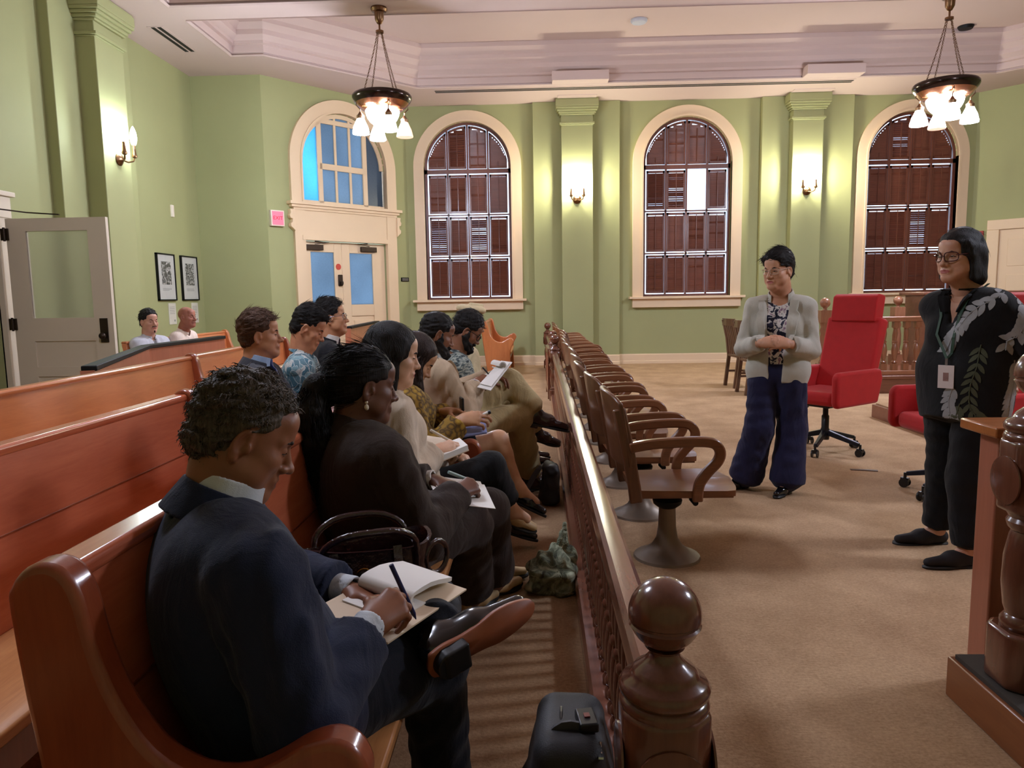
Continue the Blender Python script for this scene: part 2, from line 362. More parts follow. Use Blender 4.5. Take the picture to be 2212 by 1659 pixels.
pbox(mb, .36, 2.70, -.02, .14, 2.945, 2.995); pbox(mb, .40, 2.66, -.02, .10, 2.90, 2.945); pbox(mb, .45, 2.62, -.02, .07, 2.86, 2.90)
pbox(mb, .46, 2.61, -.02, .045, 2.42, 2.86); pbox(mb, .46, .66, -.02, .06, 0, 2.86); pbox(mb, 2.39, 2.61, -.02, .06, 0, 2.86)
pbox(mb, .60, 2.45, -.02, .07, 2.36, 2.44)
mb.obj('door_casing', M_trim, dr, smooth=40)
for s, u in ((1, .46), (-1, 2.61)):      # scroll brackets
    mb = MB(); pr = [(0, 2.86), (-.085, 2.86), (-.075, 2.80), (-.10, 2.76), (-.085, 2.71), (-.045, 2.70), (-.05, 2.65), (-.085, 2.62), (-.08, 2.57), (-.04, 2.54), (0, 2.50)]
    mb.prism(pr, lambda a, b, t: PD(u + s * a, b, t), -.01, .09); mb.obj('scroll_bracket', M_trim, dr, bevel=.006)
mb = MB(); fz = -.08
for u in (UD - .47, UD + .47): pbox(mb, u - .045, u + .045, fz, fz + .05, 2.99, 4.40)
pbox(mb, UD - .47, UD + .47, fz, fz + .05, 3.60, 3.70); pbox(mb, UD - RD, UD + RD, fz, fz + .05, 2.99, 3.05)
for u in (UD - .14, UD + .16): pbox(mb, u - .022, u + .022, fz, fz + .04, 3.02, ZD + .82)
strip(mb, arc((UD, ZD), RD - .07, 0, PI, 24), .09, fz, fz + .05, PD)
pbox(mb, UD - .44, UD + .44, fz, fz + .045, 4.38, 4.46)
mb.obj('fanlight_frame', M_trim, dr)
def pane(name, u0, u1, z0, z1, m, t=-.06, top=False):
    mb = MB()
    if not top: pbox(mb, u0, u1, t - .006, t, z0, z1)
    else:
        us = [u0 + (u1 - u0) * i / 12 for i in range(13)]; poly = [(u1, z0), (u0, z0)] + [(u, ZD + math.sqrt(max(1e-4, (RD - .01) ** 2 - (u - UD) ** 2))) for u in us]
        mb.prism(poly, lambda a, b, t: PD(a, b, t), t - .006, t)
    mb.obj(name, m, dr)
pane('fanlight_pane', UD - RD + .01, UD - .47, 2.99, 0, M_cyan, top=True); pane('fanlight_pane', UD + .47, UD + RD - .01, 2.99, 0, M_grey, top=True)
pane('fanlight_pane', UD - .47, UD + .47, 3.66, 0, M_blue, top=True); pane('fanlight_pane', UD - .47, UD + .47, 3.0, 3.64, M_blue)
for i, (u0, u1, g0, g1) in enumerate(((.67, 1.425, .80, 1.27), (1.435, 2.38, 1.60, 2.10))):
    mb = MB(); t0, t1 = -.09, -.045
    pbox(mb, u0, g0, t0, t1, .02, 2.35); pbox(mb, g1, u1, t0, t1, .02, 2.35); pbox(mb, g0, g1, t0, t1, 2.17, 2.35); pbox(mb, g0, g1, t0, t1, 1.03, 1.24)
    pbox(mb, g0, g1, t0, t1 - .02, .02, 1.03); pbox(mb, g0 + .06, g1 - .06, t0, t1 - .005, .25, .95)
    d = mb.obj('door_leaf', M_trim, dr, bevel=.005); mb = MB(); pbox(mb, g0, g1, -.075, -.068, 1.24, 2.17); mb.obj('door_glass', M_blue, d)
    mb = MB(); uc = .86 if i == 0 else 2.0; pbox(mb, uc - .17, uc + .17, t1, t1 + .06, 2.20, 2.29); mb.obj('door_closer', M_bronze, d, bevel=.008)
    mb = MB(); mb.sweep([PD(uc, 2.30, .01), PD(uc + (.25 if i == 0 else -.25), 2.335, .03), PD(uc + (.02 if i == 0 else -.02), 2.35, -.02)], [(-.01, -.006), (.01, -.006), (.01, .006), (-.01, .006)]); mb.obj('closer_arm', M_bronze, d)
mb = MB(); pbox(mb, 1.33, 1.41, -.045, .0, 1.58, 1.78); pbox(mb, 1.35, 1.39, 0, .05, 1.60, 1.66); mb.obj('door_handle', M_bronze, dr, bevel=.01)
mb = MB(); pr = arc((1.352, 1.92), .055, 0, 2 * PI, 20)[:-1]; mb.prism(pr, lambda a, b, t: PD(a, b, t), -.045, -.041); mb.obj('red_sticker', plain('red_sticker', (196, 70, 56), .6), dr)
# ---------------------------------------------------------------- open door leaf on the left wall
dr = thing('door_2', 'white half-glazed door standing open on the left wall', 'door'); dr['kind'] = 'structure'
mb = MB()
for y0, y1 in ((6.15, 6.3), (7.42, 7.58)): mb.rng((-5.57, y0, 0), (-5.49, y1, 2.23))
mb.rng((-5.57, 6.10, 2.23), (-5.48, 7.62, 2.45)); mb.rng((-5.57, 6.06, 2.45), (-5.45, 7.66, 2.50)); mb.obj('door_casing', M_white, dr, bevel=.006)
X0, X1, Y0, Y1 = -5.43, -4.38, 7.44, 7.485
mb = MB(); mb.rng((X0, Y0, .01), (X0 + .2, Y1, 2.21)); mb.rng((X1 - .2, Y0, .01), (X1, Y1, 2.21))
for z0, z1 in ((.01, .25), (.58, .68), (.95, 1.19), (2.08, 2.21)): mb.rng((X0 + .2, Y0, z0), (X1 - .2, Y1, z1))
for z0, z1 in ((.25, .58), (.68, .95)): mb.rng((X0 + .2, Y0 + .016, z0), (X1 - .2, Y1 - .016, z1))
mb.obj('door_leaf', M_white, dr)
mb = MB(); mb.rng((X0 + .2, 7.46, 1.18), (X1 - .2, 7.466, 2.09))
N = NT('frosted_door_glass'); N.p.inputs['Transmission Weight'].default_value = .85; N.p.inputs['Roughness'].default_value = .45; N.p.inputs['Base Color'].default_value = (.86, .86, .8, 1); N.p.inputs['IOR'].default_value = 1.2
mb.obj('door_glass', N.m, dr)
mb = MB(); mb.rng((X1 - .14, Y0 - .012, .93), (X1 - .06, Y0 + .01, 1.18)); mb.cyl((X1 - .09, Y0, 1.0), (X1 - .09, Y0 - .05, 1.0), .012); mb.ball((X1 - .09, Y0 - .065, 1.0), .035, 14); mb.obj('door_knob', M_bronze, dr, smooth=40)
for z in (2.05, 1.13, .3):
    mb = MB(); mb.rng((X0 - .045, Y0 - .02, z - .06), (X0 + .03, Y0 + .005, z + .06)); mb.cyl((X0 - .005, Y0 - .022, z - .07), (X0 - .005, Y0 - .022, z + .07), .012); mb.obj('hinge', M_bronze, dr)
mb = MB(); mb.sweep([(-5.46, 7.2, 2.30), (-5.15, 7.38, 2.26), (-4.85, 7.43, 2.24)], [(-.012, -.006), (.012, -.006), (.012, .006), (-.012, .006)]); mb.obj('door_closer', M_bronze, dr)
# right-hand door, only its upper left corner in view
d2 = (Vector(B2) - Vector(C2)).normalized(); n2 = Vector((d2.y, -d2.x))
def P2(u, z, t=0): return (C2[0] + d2.x * u + n2.x * t, C2[1] + d2.y * u + n2.y * t, z)
dr = thing('door_3', 'cream panelled door at the right edge of the room', 'door'); dr['kind'] = 'structure'
def qbox(mb, u0, u1, t0, t1, z0, z1): mb.add([P2(u, z, t) for u in (u0, u1) for t in (t0, t1) for z in (z0, z1)], [(0, 1, 3, 2), (4, 6, 7, 5), (0, 4, 5, 1), (2, 3, 7, 6), (0, 2, 6, 4), (1, 5, 7, 3)])
mb = MB(); qbox(mb, .28, .48, 0, .06, 0, 2.42); qbox(mb, 2.3, 2.5, 0, .06, 0, 2.42); qbox(mb, .28, 2.5, 0, .06, 2.42, 2.60); mb.obj('door_casing', M_trim, dr, bevel=.008)
mb = MB(); qbox(mb, .48, 2.3, 0, .02, 0, 2.42)
for z0, z1 in ((.2, .9), (1.1, 1.6), (1.75, 2.25)): qbox(mb, .62, 1.3, .0, .03, z0, z1); qbox(mb, 1.48, 2.16, .0, .03, z0, z1)
mb.obj('door_leaf', M_trim, dr, bevel=.01)
# ---------------------------------------------------------------- pendants and sconces
M_lit = emit('lit_milk_glass', (228, 235, 255), BULB); M_lit2 = emit('lit_milk_glass_low', (228, 235, 255), BULB * .45); M_lit3 = emit('lit_milk_glass_mid', (228, 235, 255), BULB * .85); M_dim = emit('milk_glass_less_lit', (255, 214, 190), 1.1)
def make_pendant(label, loc, rz=0):
    t = thing('pendant_light', label, 'ceiling lamp', loc, rz, 'brass pendants hanging from the beam')
    mb = MB(); mb.lathe([(.10, 0), (.105, -.02), (.09, -.05), (.06, -.06), (.055, -.14), (.03, -.19), (.012, -.2), (.012, -.27), (.05, -.275), (.05, -.30), (.01, -.305)][::-1], seg=20); mb.obj('canopy', M_brass, t, smooth=40)
    for k in range(4):
        a = PI / 4 + k * PI / 2; mb = MB(); c, s = math.cos(a), math.sin(a); n = 34
        for i in range(n):
            f0 = i / n; f1 = (i + 1.25) / n; r0, r1 = .035 + .25 * f0 ** 1.15, .035 + .25 * min(1, f1) ** 1.15; z0, z1 = -.29 - .82 * f0, -.29 - .82 * min(1, f1)
            p0 = Vector((r0 * c, r0 * s, z0)); p1 = Vector((r1 * c, r1 * s, z1)); sd = Vector((-s, c, 0)) if i % 2 else Vector((c, s, .3)).normalized()
            mb.tube([p0, p0 * .5 + p1 * .5 + sd * .011, p1, p0 * .5 + p1 * .5 - sd * .011], .0032, 5, closed=True)
        mb.obj('chain', M_brass, t)
    mb = MB(); mb.lathe([(.335, -1.16), (.36, -1.13), (.375, -1.10), (.375, -1.07), (.36, -1.05), (.33, -1.045), (.32, -1.07), (.33, -1.13)], seg=48); mb.obj('ring', plain('dark_chrome', (70, 60, 56), .18, 1), t, smooth=50)
    mb = MB(); mb.lathe([(.20, -1.255), (.27, -1.225), (.30, -1.20), (.335, -1.16), (.33, -1.13), (.31, -1.14), (.26, -1.19), (.19, -1.23)], seg=48); mb.obj('brass_skirt', plain('polished_copper', (186, 130, 96), .2, 1), t, smooth=50)
    mb = MB(); mb.lathe([(.215 * math.sin(x), -1.235 - .215 * math.cos(x)) for x in [i * PI / 2 / 10 for i in range(11)]], seg=32); mb.obj('glass_bowl', M_lit, t, smooth=60)
    mb = MB(); mb.lathe([(.20, -1.238), (.205, -1.232), (.06, -1.225), (.02, -1.22)], seg=32); mb.obj('uplight_blocker', M_brass, t, smooth=40)  # added disc, keeps the bowl's glow off the ceiling
    for k in range(4):
        a = .45 + k * PI / 2; c, s = math.cos(a) * .285, math.sin(a) * .285
        mb = MB(); mb.tube([(c * 1.15, s * 1.15, -1.13), (c * 1.17, s * 1.17, -1.20), (c, s, -1.25), (c, s, -1.31)], .008, 8); mb.lathe([(.02, -.10), (.045, -.095), (.05, -.05), (.03, -.03), (.012, 0)], (c, s, -1.28), 14); sk = mb.obj('lamp_holder', M_brass, t, smooth=40)
        mb = MB(); mb.lathe([(.104, -1.55), (.106, -1.535), (.088, -1.46), (.06, -1.40), (.042, -1.36), (.036, -1.34)], (c, s, 0), 24); mb.obj('glass_shade', M_dim if k == 0 else M_lit, sk, smooth=60)
    return t
P1 = make_pendant('brass pendant lamp with four bell shades, in front of the arched doorway', (-1.92, 9.56, Hs))
dup(P1, (5.16, 9.66, Hs), .9, 'brass pendant lamp with four bell shades, in front of the rightmost window')
for x, sd in ((-1.92, 'left'), (5.16, 'right')): dup(P1, (x, 3.4, Hs), .3, 'brass pendant lamp overhead near the camera on the %s, unseen, added to light the foreground' % sd)  # unseen pair of pendants, added to light the foreground
for _t in [o for o in COL.objects if o.name.startswith('pendant_light') and o.location.y < 5]:
    for _o in _t.children_recursive:
        if _o.data.materials[0] == M_lit:
            _o.data = _o.data.copy(); _o.data.materials[0] = M_lit2 if _t.location.x < 0 else M_lit3
M_flame = emit('lit_candle_glass', (255, 250, 228), CANDLE * 1.7); M_flamew = emit('lit_candle_glass_white', (235, 250, 255), CANDLE * .6)
def sconce(label, loc, rz, fl):
    t = thing('wall_sconce', label, 'wall lamp', loc, rz, 'twin candle wall sconces')      # local -y points into the room
    mb = MB(); mb.lathe([(.075, 0), (.08, .012), (.06, .03), (.03, .05), (.01, .055)], (0, 0, .0), 20, Matrix.Rotation(PI / 2, 3, 'X')); mb.obj('back_plate', M_brass, t, smooth=40)
    for s in (-1, 1):
        mb = MB(); mb.tube([(0, -.04, -.01), (s * .05, -.09, -.03), (s * .10, -.13, -.01), (s * .115, -.14, .04)], .010, 8); mb.lathe([(.012, 0), (.03, .01), (.034, .03), (.024, .05), (.018, .13), (.02, .16)], (s * .115, -.14, .03), 14); a = mb.obj('arm', M_brass, t, smooth=40)
        mb = MB(); mb.lathe([(.02, 0), (.034, .03), (.042, .09), (.036, .15), (.02, .2), (.004, .23)], (s * .115, -.14, .19), 14); mb.obj('candle_bulb', fl, a, smooth=60)
    return t
sconce('twin candle wall sconce on the green pilaster left of the middle window', (.80, 14.02, 3.13), 0, M_flame)
sconce('twin candle wall sconce on the green pilaster right of the middle window', (5.05, 14.02, 3.20), 0, M_flame)
sconce('twin candle wall sconce on the left side wall pilaster', (-5.19, 9.22, 3.12), PI / 2, M_flamew)
# ---------------------------------------------------------------- wall and ceiling fixtures
M_slot = plain('dark_slot', (22, 18, 16), .7)
def vent(label, a, b, w=.05, gap=.085):
    t = thing('air_vent', label, 'air vent'); a = Vector((*a, Hs)); b = Vector((*b, Hs)); d = (b - a).normalized(); n = Vector((-d.y, d.x, 0))
    mb = MB(); mb.sweep([a, b], [(-.11, -.006), (.11, -.006), (.11, .002), (-.11, .002)]); fr = mb.obj('vent_frame', M_ceil, t)
    for s in (-.5, .5):
        mb = MB(); mb.sweep([a + n * gap * s + d * .02, b + n * gap * s - d * .02], [(-w / 2, -.010), (w / 2, -.010), (w / 2, -.004), (-w / 2, -.004)]); mb.obj('vent_slot', M_slot, t)
    return t
vent('long double-slot air vent in the soffit above the arched windows', (-1.75, 13.33), (5.55, 13.33))
vent('double-slot air vent in the soffit above the left wall', (-4.98, 9.95), (-4.98, 10.95)); vent('double-slot air vent in the soffit at the upper right', (8.75, 12.75), (9.6, 11.75))
t = thing('smoke_detector', 'round white smoke detector on the flat ceiling', 'smoke detector', (1.65, 11.92, 5.56)); mb = MB(); mb.lathe([(.05, -.05), (.11, -.045), (.13, -.02), (.13, 0)], seg=24); mb.obj('casing', plain('bluish_white_plastic', (190, 195, 205), .4), t, smooth=40)
t = thing('ceiling_speaker', 'small black round speaker on the ceiling by the right pendant', 'speaker', (7.0, 12.6, 5.56)); mb = MB(); mb.lathe([(.02, -.05), (.10, -.045), (.12, -.01), (.12, 0)], seg=24); mb.obj('grille', M_black, t, smooth=40)
def text(body, size, mat, M4, parent, name='lettering', ext=.001):
    cu = bpy.data.curves.new(name, 'FONT'); cu.body = body; cu.size = size; cu.align_x = 'CENTER'; cu.align_y = 'CENTER'; cu.extrude = ext
    o = bpy.data.objects.new(name, cu); COL.objects.link(o); cu.materials.append(mat); m_ = bpy.data.meshes.new_from_object(o); bpy.data.objects.remove(o); o = bpy.data.objects.new(name, m_); COL.objects.link(o)
    if not m_.materials: m_.materials.append(mat)
    o.parent = parent; o.matrix_local = M4; return o
ex = thing('exit_sign', 'lit pink and red exit sign on the green wall left of the arched doorway', 'sign')
mb = MB(); pbox(mb, -.02 + .05, .27, 0, .07, 2.56, 2.82); mb.obj('housing', plain('ivory_plastic', (232, 220, 205), .5), ex, bevel=.008)
mb = MB(); pbox(mb, .05, .25, .07, .074, 2.58, 2.80); mb.obj('lit_panel', emit('exit_panel_pink', (255, 104, 126), .75), ex)
M4 = Matrix(((dD.x, 0, -nD.x, PD(.15, 0, .075)[0]), (dD.y, 0, -nD.y, PD(.15, 0, .075)[1]), (0, 1, 0, 2.69), (0, 0, 0, 1)))
text('EXIT', .085, emit('exit_red', (200, 8, 40), .7), M4, ex)
t = thing('wall_plaque', 'small black plaque on the wall right of the double doors', 'sign'); mb = MB(); pbox(mb, 2.72, 2.90, 0, .02, 1.665, 1.74); mb.obj('plate', M_black, t)
mb = MB()
for z in (1.715, 1.69): mb = MB(); pbox(mb, 2.74, 2.88, .02, .0215, z - .004, z + .004); mb.obj('text_line', plain('pale_lettering', (170, 165, 155), .6), t)
t = thing('thermostat', 'narrow ivory thermostat high on the left wall above the pictures', 'thermostat', (-5.55, 11.2, 2.72)); mb = MB(); mb.rng((-.01, -.03, -.09), (.03, .03, .09)); mb.obj('case', plain('ivory_plastic', (232, 220, 205), .5), t, bevel=.006)
t = thing('fire_alarm', 'small red fire alarm box on the wall at the right', 'alarm'); mb = MB(); qbox(mb, .12, .22, 0, .05, 2.25, 2.42); mb.obj('case', plain('alarm_red', (150, 36, 30), .4), t, bevel=.006)
t = thing('wall_hook', 'tiny dark hook on the wall right of the rightmost window', 'hook'); mb = MB(); qbox(mb, 1.0, 1.04, 0, .04, 3.25, 3.31); mb.obj('hook', M_bronze, t, bevel=.004)
def picture(label, y0, y1, seed):
    rnd = random.Random(seed); X = -5.55
    t = thing('picture_frame', label, 'picture', (X, (y0 + y1) / 2, 1.36), 0, 'black framed photographs on the left wall'); h = (y1 - y0) / 2
    mb = MB()
    for a, b, c, d in ((-h, -h + .02, 0, .70), (h - .02, h, 0, .70), (-h, h, 0, .02), (-h, h, .68, .70)): mb.rng((0, a, c), (.035, b, d))
    mb.obj('frame', M_black, t)
    mb = MB(); mb.rng((.002, -h + .01, .01), (.022, h - .01, .69)); mt = mb.obj('mat_board', plain('grey_white_mat', (186, 186, 180), .7), t)
    N = NT('grey_photo_print_%d' % seed); v = N.coords((1, 3, 4)); f = N.noise(v, 3 + seed, 5, .6, .8); N.l(N.ramp(f, [(.35, (.01, .01, .01)), (.5, (.12, .12, .11)), (.62, (.5, .5, .48))]), N.p.inputs['Base Color']); N.p.inputs['Roughness'].default_value = .4
    mb = MB(); mb.rng((.022, -h * .52, .24), (.025, h * .52, .58)); mb.obj('photo_print', N.m, mt)
    mb = MB(); [mb.rng((.022, -h * .5, z), (.0235, h * (.2 + .3 * rnd.random()), z + .005)) for z in (.18, .165, .15)]; mb.obj('caption_lines', plain('caption_grey', (130, 130, 126), .7), mt)
picture('black framed black-and-white photograph, the left of two on the left wall', 10.60, 11.13, 2); picture('black framed black-and-white photograph, the right of two on the left wall', 11.34, 11.88, 5)
for lb, y in (('white caption card under the left framed photograph', 11.0), ('white caption card under the right framed photograph', 11.74)):
    t = thing('caption_card', lb, 'card', (-5.55, y, 1.0), 0, 'caption cards under the photographs'); mb = MB(); mb.rng((0, -.11, 0), (.008, .11, .32)); mb.obj('card', plain('white_card', (206, 202, 188), .8), t)
    mb = MB(); mb.rng((.008, .04, .04), (.0095, .07, .07)); [mb.rng((.008, -.08, z), (.009, .07, z + .006)) for z in (.26, .235, .21, .185, .16)]; mb.obj('print_marks', plain('caption_grey', (130, 130, 126), .7), t)
# ---------------------------------------------------------------- pews
M_pew = wood('pew_end_mahogany', (122, 52, 30), (160, 82, 48), 'z', .28, 1.0, .5)
M_pewy = wood('pew_back_mahogany', (176, 88, 60), (208, 118, 82), 'y', .26, .8, .5)
M_pewo = wood('pew_back_amber_oak', (176, 98, 56), (208, 130, 80), 'y', .28, .8, .5)
M_seat = wood('pew_seat_oak', (176, 112, 62), (224, 162, 104), 'y', .28, 1.3, .5)
PEW = [(.045, 0), (-.035, .60), (-.06, .855), (-.055, .90), (-.03, .93), (.005, .938), (.035, .922), (.055, .88), (.07, .80), (.10, .71), (.15, .63), (.215, .59), (.28, .587), (.335, .61), (.385, .64), (.43, .652), (.465, .638), (.485, .60), (.48, .56), (.452, .51), (.43, .45), (.425, .36), (.43, .18), (.44, 0)]
def spline(poly, k=3):
    out = []; n = len(poly)
    for i in range(n):
        p0, p1, p2, p3 = [Vector(poly[(i + j - 1) % n]) for j in range(4)]
        if i in (n - 1,) or i in (n - 2, 0): out.append(tuple(p1)); continue
        for t in [j / k for j in range(k)]: out.append(tuple(.5 * (2 * p1 + (p2 - p0) * t + (2 * p0 - 5 * p1 + 4 * p2 - p3) * t * t + (3 * p1 - p0 - 3 * p2 + p3) * t ** 3)))
    return out
PEWS = spline(PEW)
M_pewoz = wood('pew_end_amber_oak', (156, 88, 48), (198, 124, 74), 'z', .28, 1.0, .5)
def pew(label, x, y0, y1, ends=(1, 1), rz=0, backmat=None, endmat=None, group='mahogany pews', seatmat=None):
    """seats face +X; x is the back top line; y0..y1 the run"""
    t = thing('pew', label, 'pew', (x, y0, 0), rz, group); L = y1 - y0
    bm_ = backmat or M_pewy
    mb = MB(); pr = [(-.035, .905), (.0, .912), (.012, .90), (.035, .62), (.075, .40), (.055, .39), (.005, .62), (-.045, .88)]
    mb.prism(pr, lambda a, b, q: (a, q, b), .0, L); bk = mb.obj('backrest', bm_, t, bevel=.006)
    mb = MB(); mb.rng((-.050, .0, .885), (.020, L, .918)); mb.obj('cap_rail', bm_, bk, bevel=.012, bseg=3)
    mb = MB(); mb.rng((-.012, .0, .655), (.036, L, .661)); mb.obj('board_seam', M_pew, bk)
    mb = MB(); mb.prism([(.04, .40), (.25, .405), (.42, .425), (.445, .415), (.445, .385), (.04, .37)], lambda a, b, q: (a, q, b), .0, L); mb.obj('seat', seatmat or M_seat, t, bevel=.006)
    mb = MB(); mb.rng((.385, 0, .28), (.41, L, .385)); mb.rng((.03, 0, .06), (.05, L, .40)); mb.obj('apron', M_pew, t)
    for e, q in ((ends[0], 0), (ends[1], L)):
        if e:
            mb = MB(); mb.prism(PEWS, lambda a, b, s: (a, s, b), q - .031, q + .031); mb.obj('pew_end', endmat or M_pew, t, bevel=.014, bseg=3)
    return t
pew('front pew, nearest the camera, with the man in the navy jacket', -.755, 1.07, 3.46, (1, 1))
pew('front pew beyond the rounded armrest, where the bearded man sits', -.755, 3.52, 6.3, (0, 1))
pew('second-row pew at the left edge, behind the man in the navy jacket', -1.60, .2, 3.24, (1, 1))
pew('second-row pew holding the man in the grey suit and blue tie', -1.62, 3.30, 5.9, (0, 1), backmat=M_pewo)
pew('third-row pew at the left edge by the open white door', -2.50, .9, 3.0, (1, 1), rz=.03)
pew('third-row pew in front of the black-topped partition', -2.60, 3.06, 5.55, (0, 1), rz=.03, backmat=M_pewo)
pew('third-row amber pew behind the men in the second row', -2.70, 5.61, 7.9, (0, 1), rz=.03, backmat=M_pewo)
pew('far front pew facing the rail beyond the cross aisle', -.86, 12.2, 13.85, (1, 1), backmat=M_pewo, endmat=M_pewoz)
pew('far second pew beyond the cross aisle, half hidden by heads', -1.72, 12.1, 13.85, (1, 1), backmat=M_pewo, endmat=M_pewoz)
pew('short pew by the left wall behind the seated man with the shaved head', -4.45, 7.75, 10.3, (0, 1), backmat=M_pewo, endmat=M_pewoz)
# partitions with black tops
M_part = wood('partition_mahogany', (150, 88, 66), (186, 116, 88), 'z', .35, .6, .4)
def partition(label, pts, h):
    t = thing('partition', label, 'partition'); mb = MB(); mb.sweep([(a, b, 0) for a, b in pts], [(-.04, 0), (.04, 0), (.04, h - .03), (-.04, h - .03)]); mb.obj('panel', M_part, t)
    mb = MB(); mb.sweep([(a, b, h) for a, b in pts], [(-.035, -.035), (.055, -.035), (.055, 0), (-.035, 0)]); mb.obj('black_top', M_black, t, bevel=.006)
    mb = MB(); mb.sweep([(a, b, 0) for a, b in pts], [(.04, h - .22), (.052, h - .22), (.052, h - .20), (.04, h - .20)]); mb.obj('moulding', M_part, t)
partition('mahogany partition with bent black top behind the third pew', [(-2.78, 4.40), (-3.58, 6.54), (-3.56, 8.13)], .95)
partition('mahogany partition with straight black top in front of the double doors', [(-2.70, 10.4), (-2.83, 12.9)], .95)
# ---------------------------------------------------------------- bar rail with newel posts and turned balusters
M_rail = wood('rail_dark_mahogany', (100, 58, 44), (140, 88, 66), 'y', .2, 1.0, .7)
M_post = wood('post_dark_mahogany', (84, 46, 32), (118, 70, 50), 'z', .2, 1.0, .7)
def make_post(label, loc, ball=.0625, group='newel posts with ball finials'):
    """turned newel post: ball, collar, faceted block, turned shaft, block; z=0 at the floor"""
    t = thing('newel_post', label, 'post', loc, 0, group)
    mb = MB(); R = .076
    mb.prism([(R, .5 * R), (.5 * R, R), (-.5 * R, R), (-R, .5 * R), (-R, -.5 * R), (-.5 * R, -R), (.5 * R, -R), (R, -.5 * R)], lambda a, b, q: (a, b, q), .445, .628)
    mb.obj('faceted_block', M_post, t, bevel=.012)
    for k in range(4):   # raised round medallions on the four faces
        a = k * PI / 2; mb = MB(); mb.lathe([(.060, 0), (.060, .004), (.050, .006)], (math.cos(a) * R, math.sin(a) * R, .525), 28, Matrix.Rotation(a, 3, 'Z') @ Matrix.Rotation(PI / 2, 3, 'Y')); mb.obj('medallion', M_post, t, smooth=40)
    mb = MB(); mb.lathe([(.076, .622), (.078, .632), (.075, .640), (.070, .643), (.078, .652), (.079, .662), (.072, .672), (.060, .678), (.058, .684), (.052, .692), (.036, .704), (.027, .715), (.026, .722), (.034, .730)], seg=32); mb.obj('collar', M_post, t, smooth=50)
    zc = .73 + ball * .93; mb = MB(); pr = [(ball * math.sin(x), zc - ball * math.cos(x)) for x in [.42 + i * (PI - .42) / 18 for i in range(19)]]
    k = min(range(19), key=lambda i: abs(pr[i][1] - (zc - .013))); pr = pr[:k] + [(ball * .992, zc - .018), (ball * .94, zc - .0145), (ball * .94, zc - .0105), (ball * .995, zc - .007)] + pr[k + 1:]
    mb.lathe(pr, seg=40); mb.obj('ball_finial', M_post, t, smooth=40)
    mb = MB(); mb.lathe([(.052, .14), (.060, .15), (.060, .165), (.048, .18), (.055, .20), (.062, .26), (.060, .33), (.050, .385), (.046, .395), (.056, .405), (.060, .42), (.054, .43), (.064, .447)], seg=28); mb.obj('turned_shaft', M_post, t, smooth=40)
    mb = MB(); mb.prism([(R, .6 * R), (.6 * R, R), (-.6 * R, R), (-R, .6 * R), (-R, -.6 * R), (-.6 * R, -R), (.6 * R, -R), (R, -.6 * R)], lambda a, b, q: (a, b, q), 0, .145); mb.obj('base_block', M_post, t, bevel=.012)
    return t
PX0, PY0, PX1, PY1 = .215, 1.20, .235, 9.30
PO = make_post('big dark newel post with ball finial in the foreground, nearest the camera', (PX0, PY0, 0))
dup(PO, (PX1, PY1, 0), 0, 'newel post with ball finial at the far end of the bar rail'); dup(PO, (.235, 10.35, 0), 0, 'newel post just beyond the gate gap in the bar rail'); 
pp = dup(PO, (.215, 13.6, 0), 0, 'newel post furthest away, against the green wall'); 
def baluster(mb_, h0, h1, r=.017, x=0, y=0):
    L = h1 - h0; pr = [(.0, 0), (1, 0), (1, .06), (.55, .08), (1.0, .10), (1.0, .13), (.6, .15), (.85, .20), (1.05, .30), (.9, .42), (.55, .50), (1.05, .52), (1.05, .55), (.55, .57), (.75, .64), (.8, .74), (.55, .83), (1.0, .85), (1.0, .88), (.55, .90), (1, .93), (1, 1.0)]
    mb_.lathe([(max(.001, a * r), h0 + b * L) for a, b in pr], (x, y, 0), 10)
def rail(label, p, q, n, h=.64):
    t = thing('bar_rail', label, 'railing', (p[0], p[1], 0), 0, 'dark mahogany bar rail'); d = Vector((q[0] - p[0], q[1] - p[1], 0))
    mb = MB(); mb.sweep([(0, 0, h), d + Vector((0, 0, h))], [(-.038, -.055), (.038, -.055), (.038, -.035), (.034, -.022), (.034, -.012), (.022, -.002), (0, 0), (-.022, -.002), (-.034, -.012), (-.034, -.022), (-.038, -.035)]); mb.obj('top_rail', M_rail, t, smooth=25)
    mb = MB(); mb.sweep([(0, 0, 0), d], [(-.06, 0), (.06, 0), (.06, .07), (.05, .085), (-.05, .085), (-.06, .07)]); mb.obj('bottom_rail', M_rail, t)
    mb = MB(); baluster(mb, .083, h - .05); b0 = mb.obj('baluster', M_rail, t, smooth=40)
    for i in range(n):
        o = b0 if i == 0 else b0.copy()
        if i: COL.objects.link(o); o.parent = t
        o.location = d * ((i + .5) / n)
    return t
rail('long dark bar rail with turned balusters running from the near post to the gate', (PX0, PY0 + .082), (PX1, PY1 - .082), 96)
rail('far dark bar rail section beyond the gate gap', (.235, 10.435), (.22, 13.515), 34)
g = thing('rail_gate', 'narrow wooden gate leaf closing the gap in the bar rail', 'gate', (.165, 9.42, 0), math.radians(91))
mb = MB(); mb.rng((0, -.02, 0), (.06, .02, .66)); mb.rng((.74, -.02, 0), (.80, .02, .66)); mb.rng((.06, -.02, .08), (.74, .02, .17)); mb.rng((.06, -.02, .58), (.74, .02, .66)); mb.obj('gate_frame', M_rail, g, bevel=.004)
mb = MB(); mb.rng((.06, -.01, .17), (.74, .01, .58)); mb.obj('panel', M_part, g)
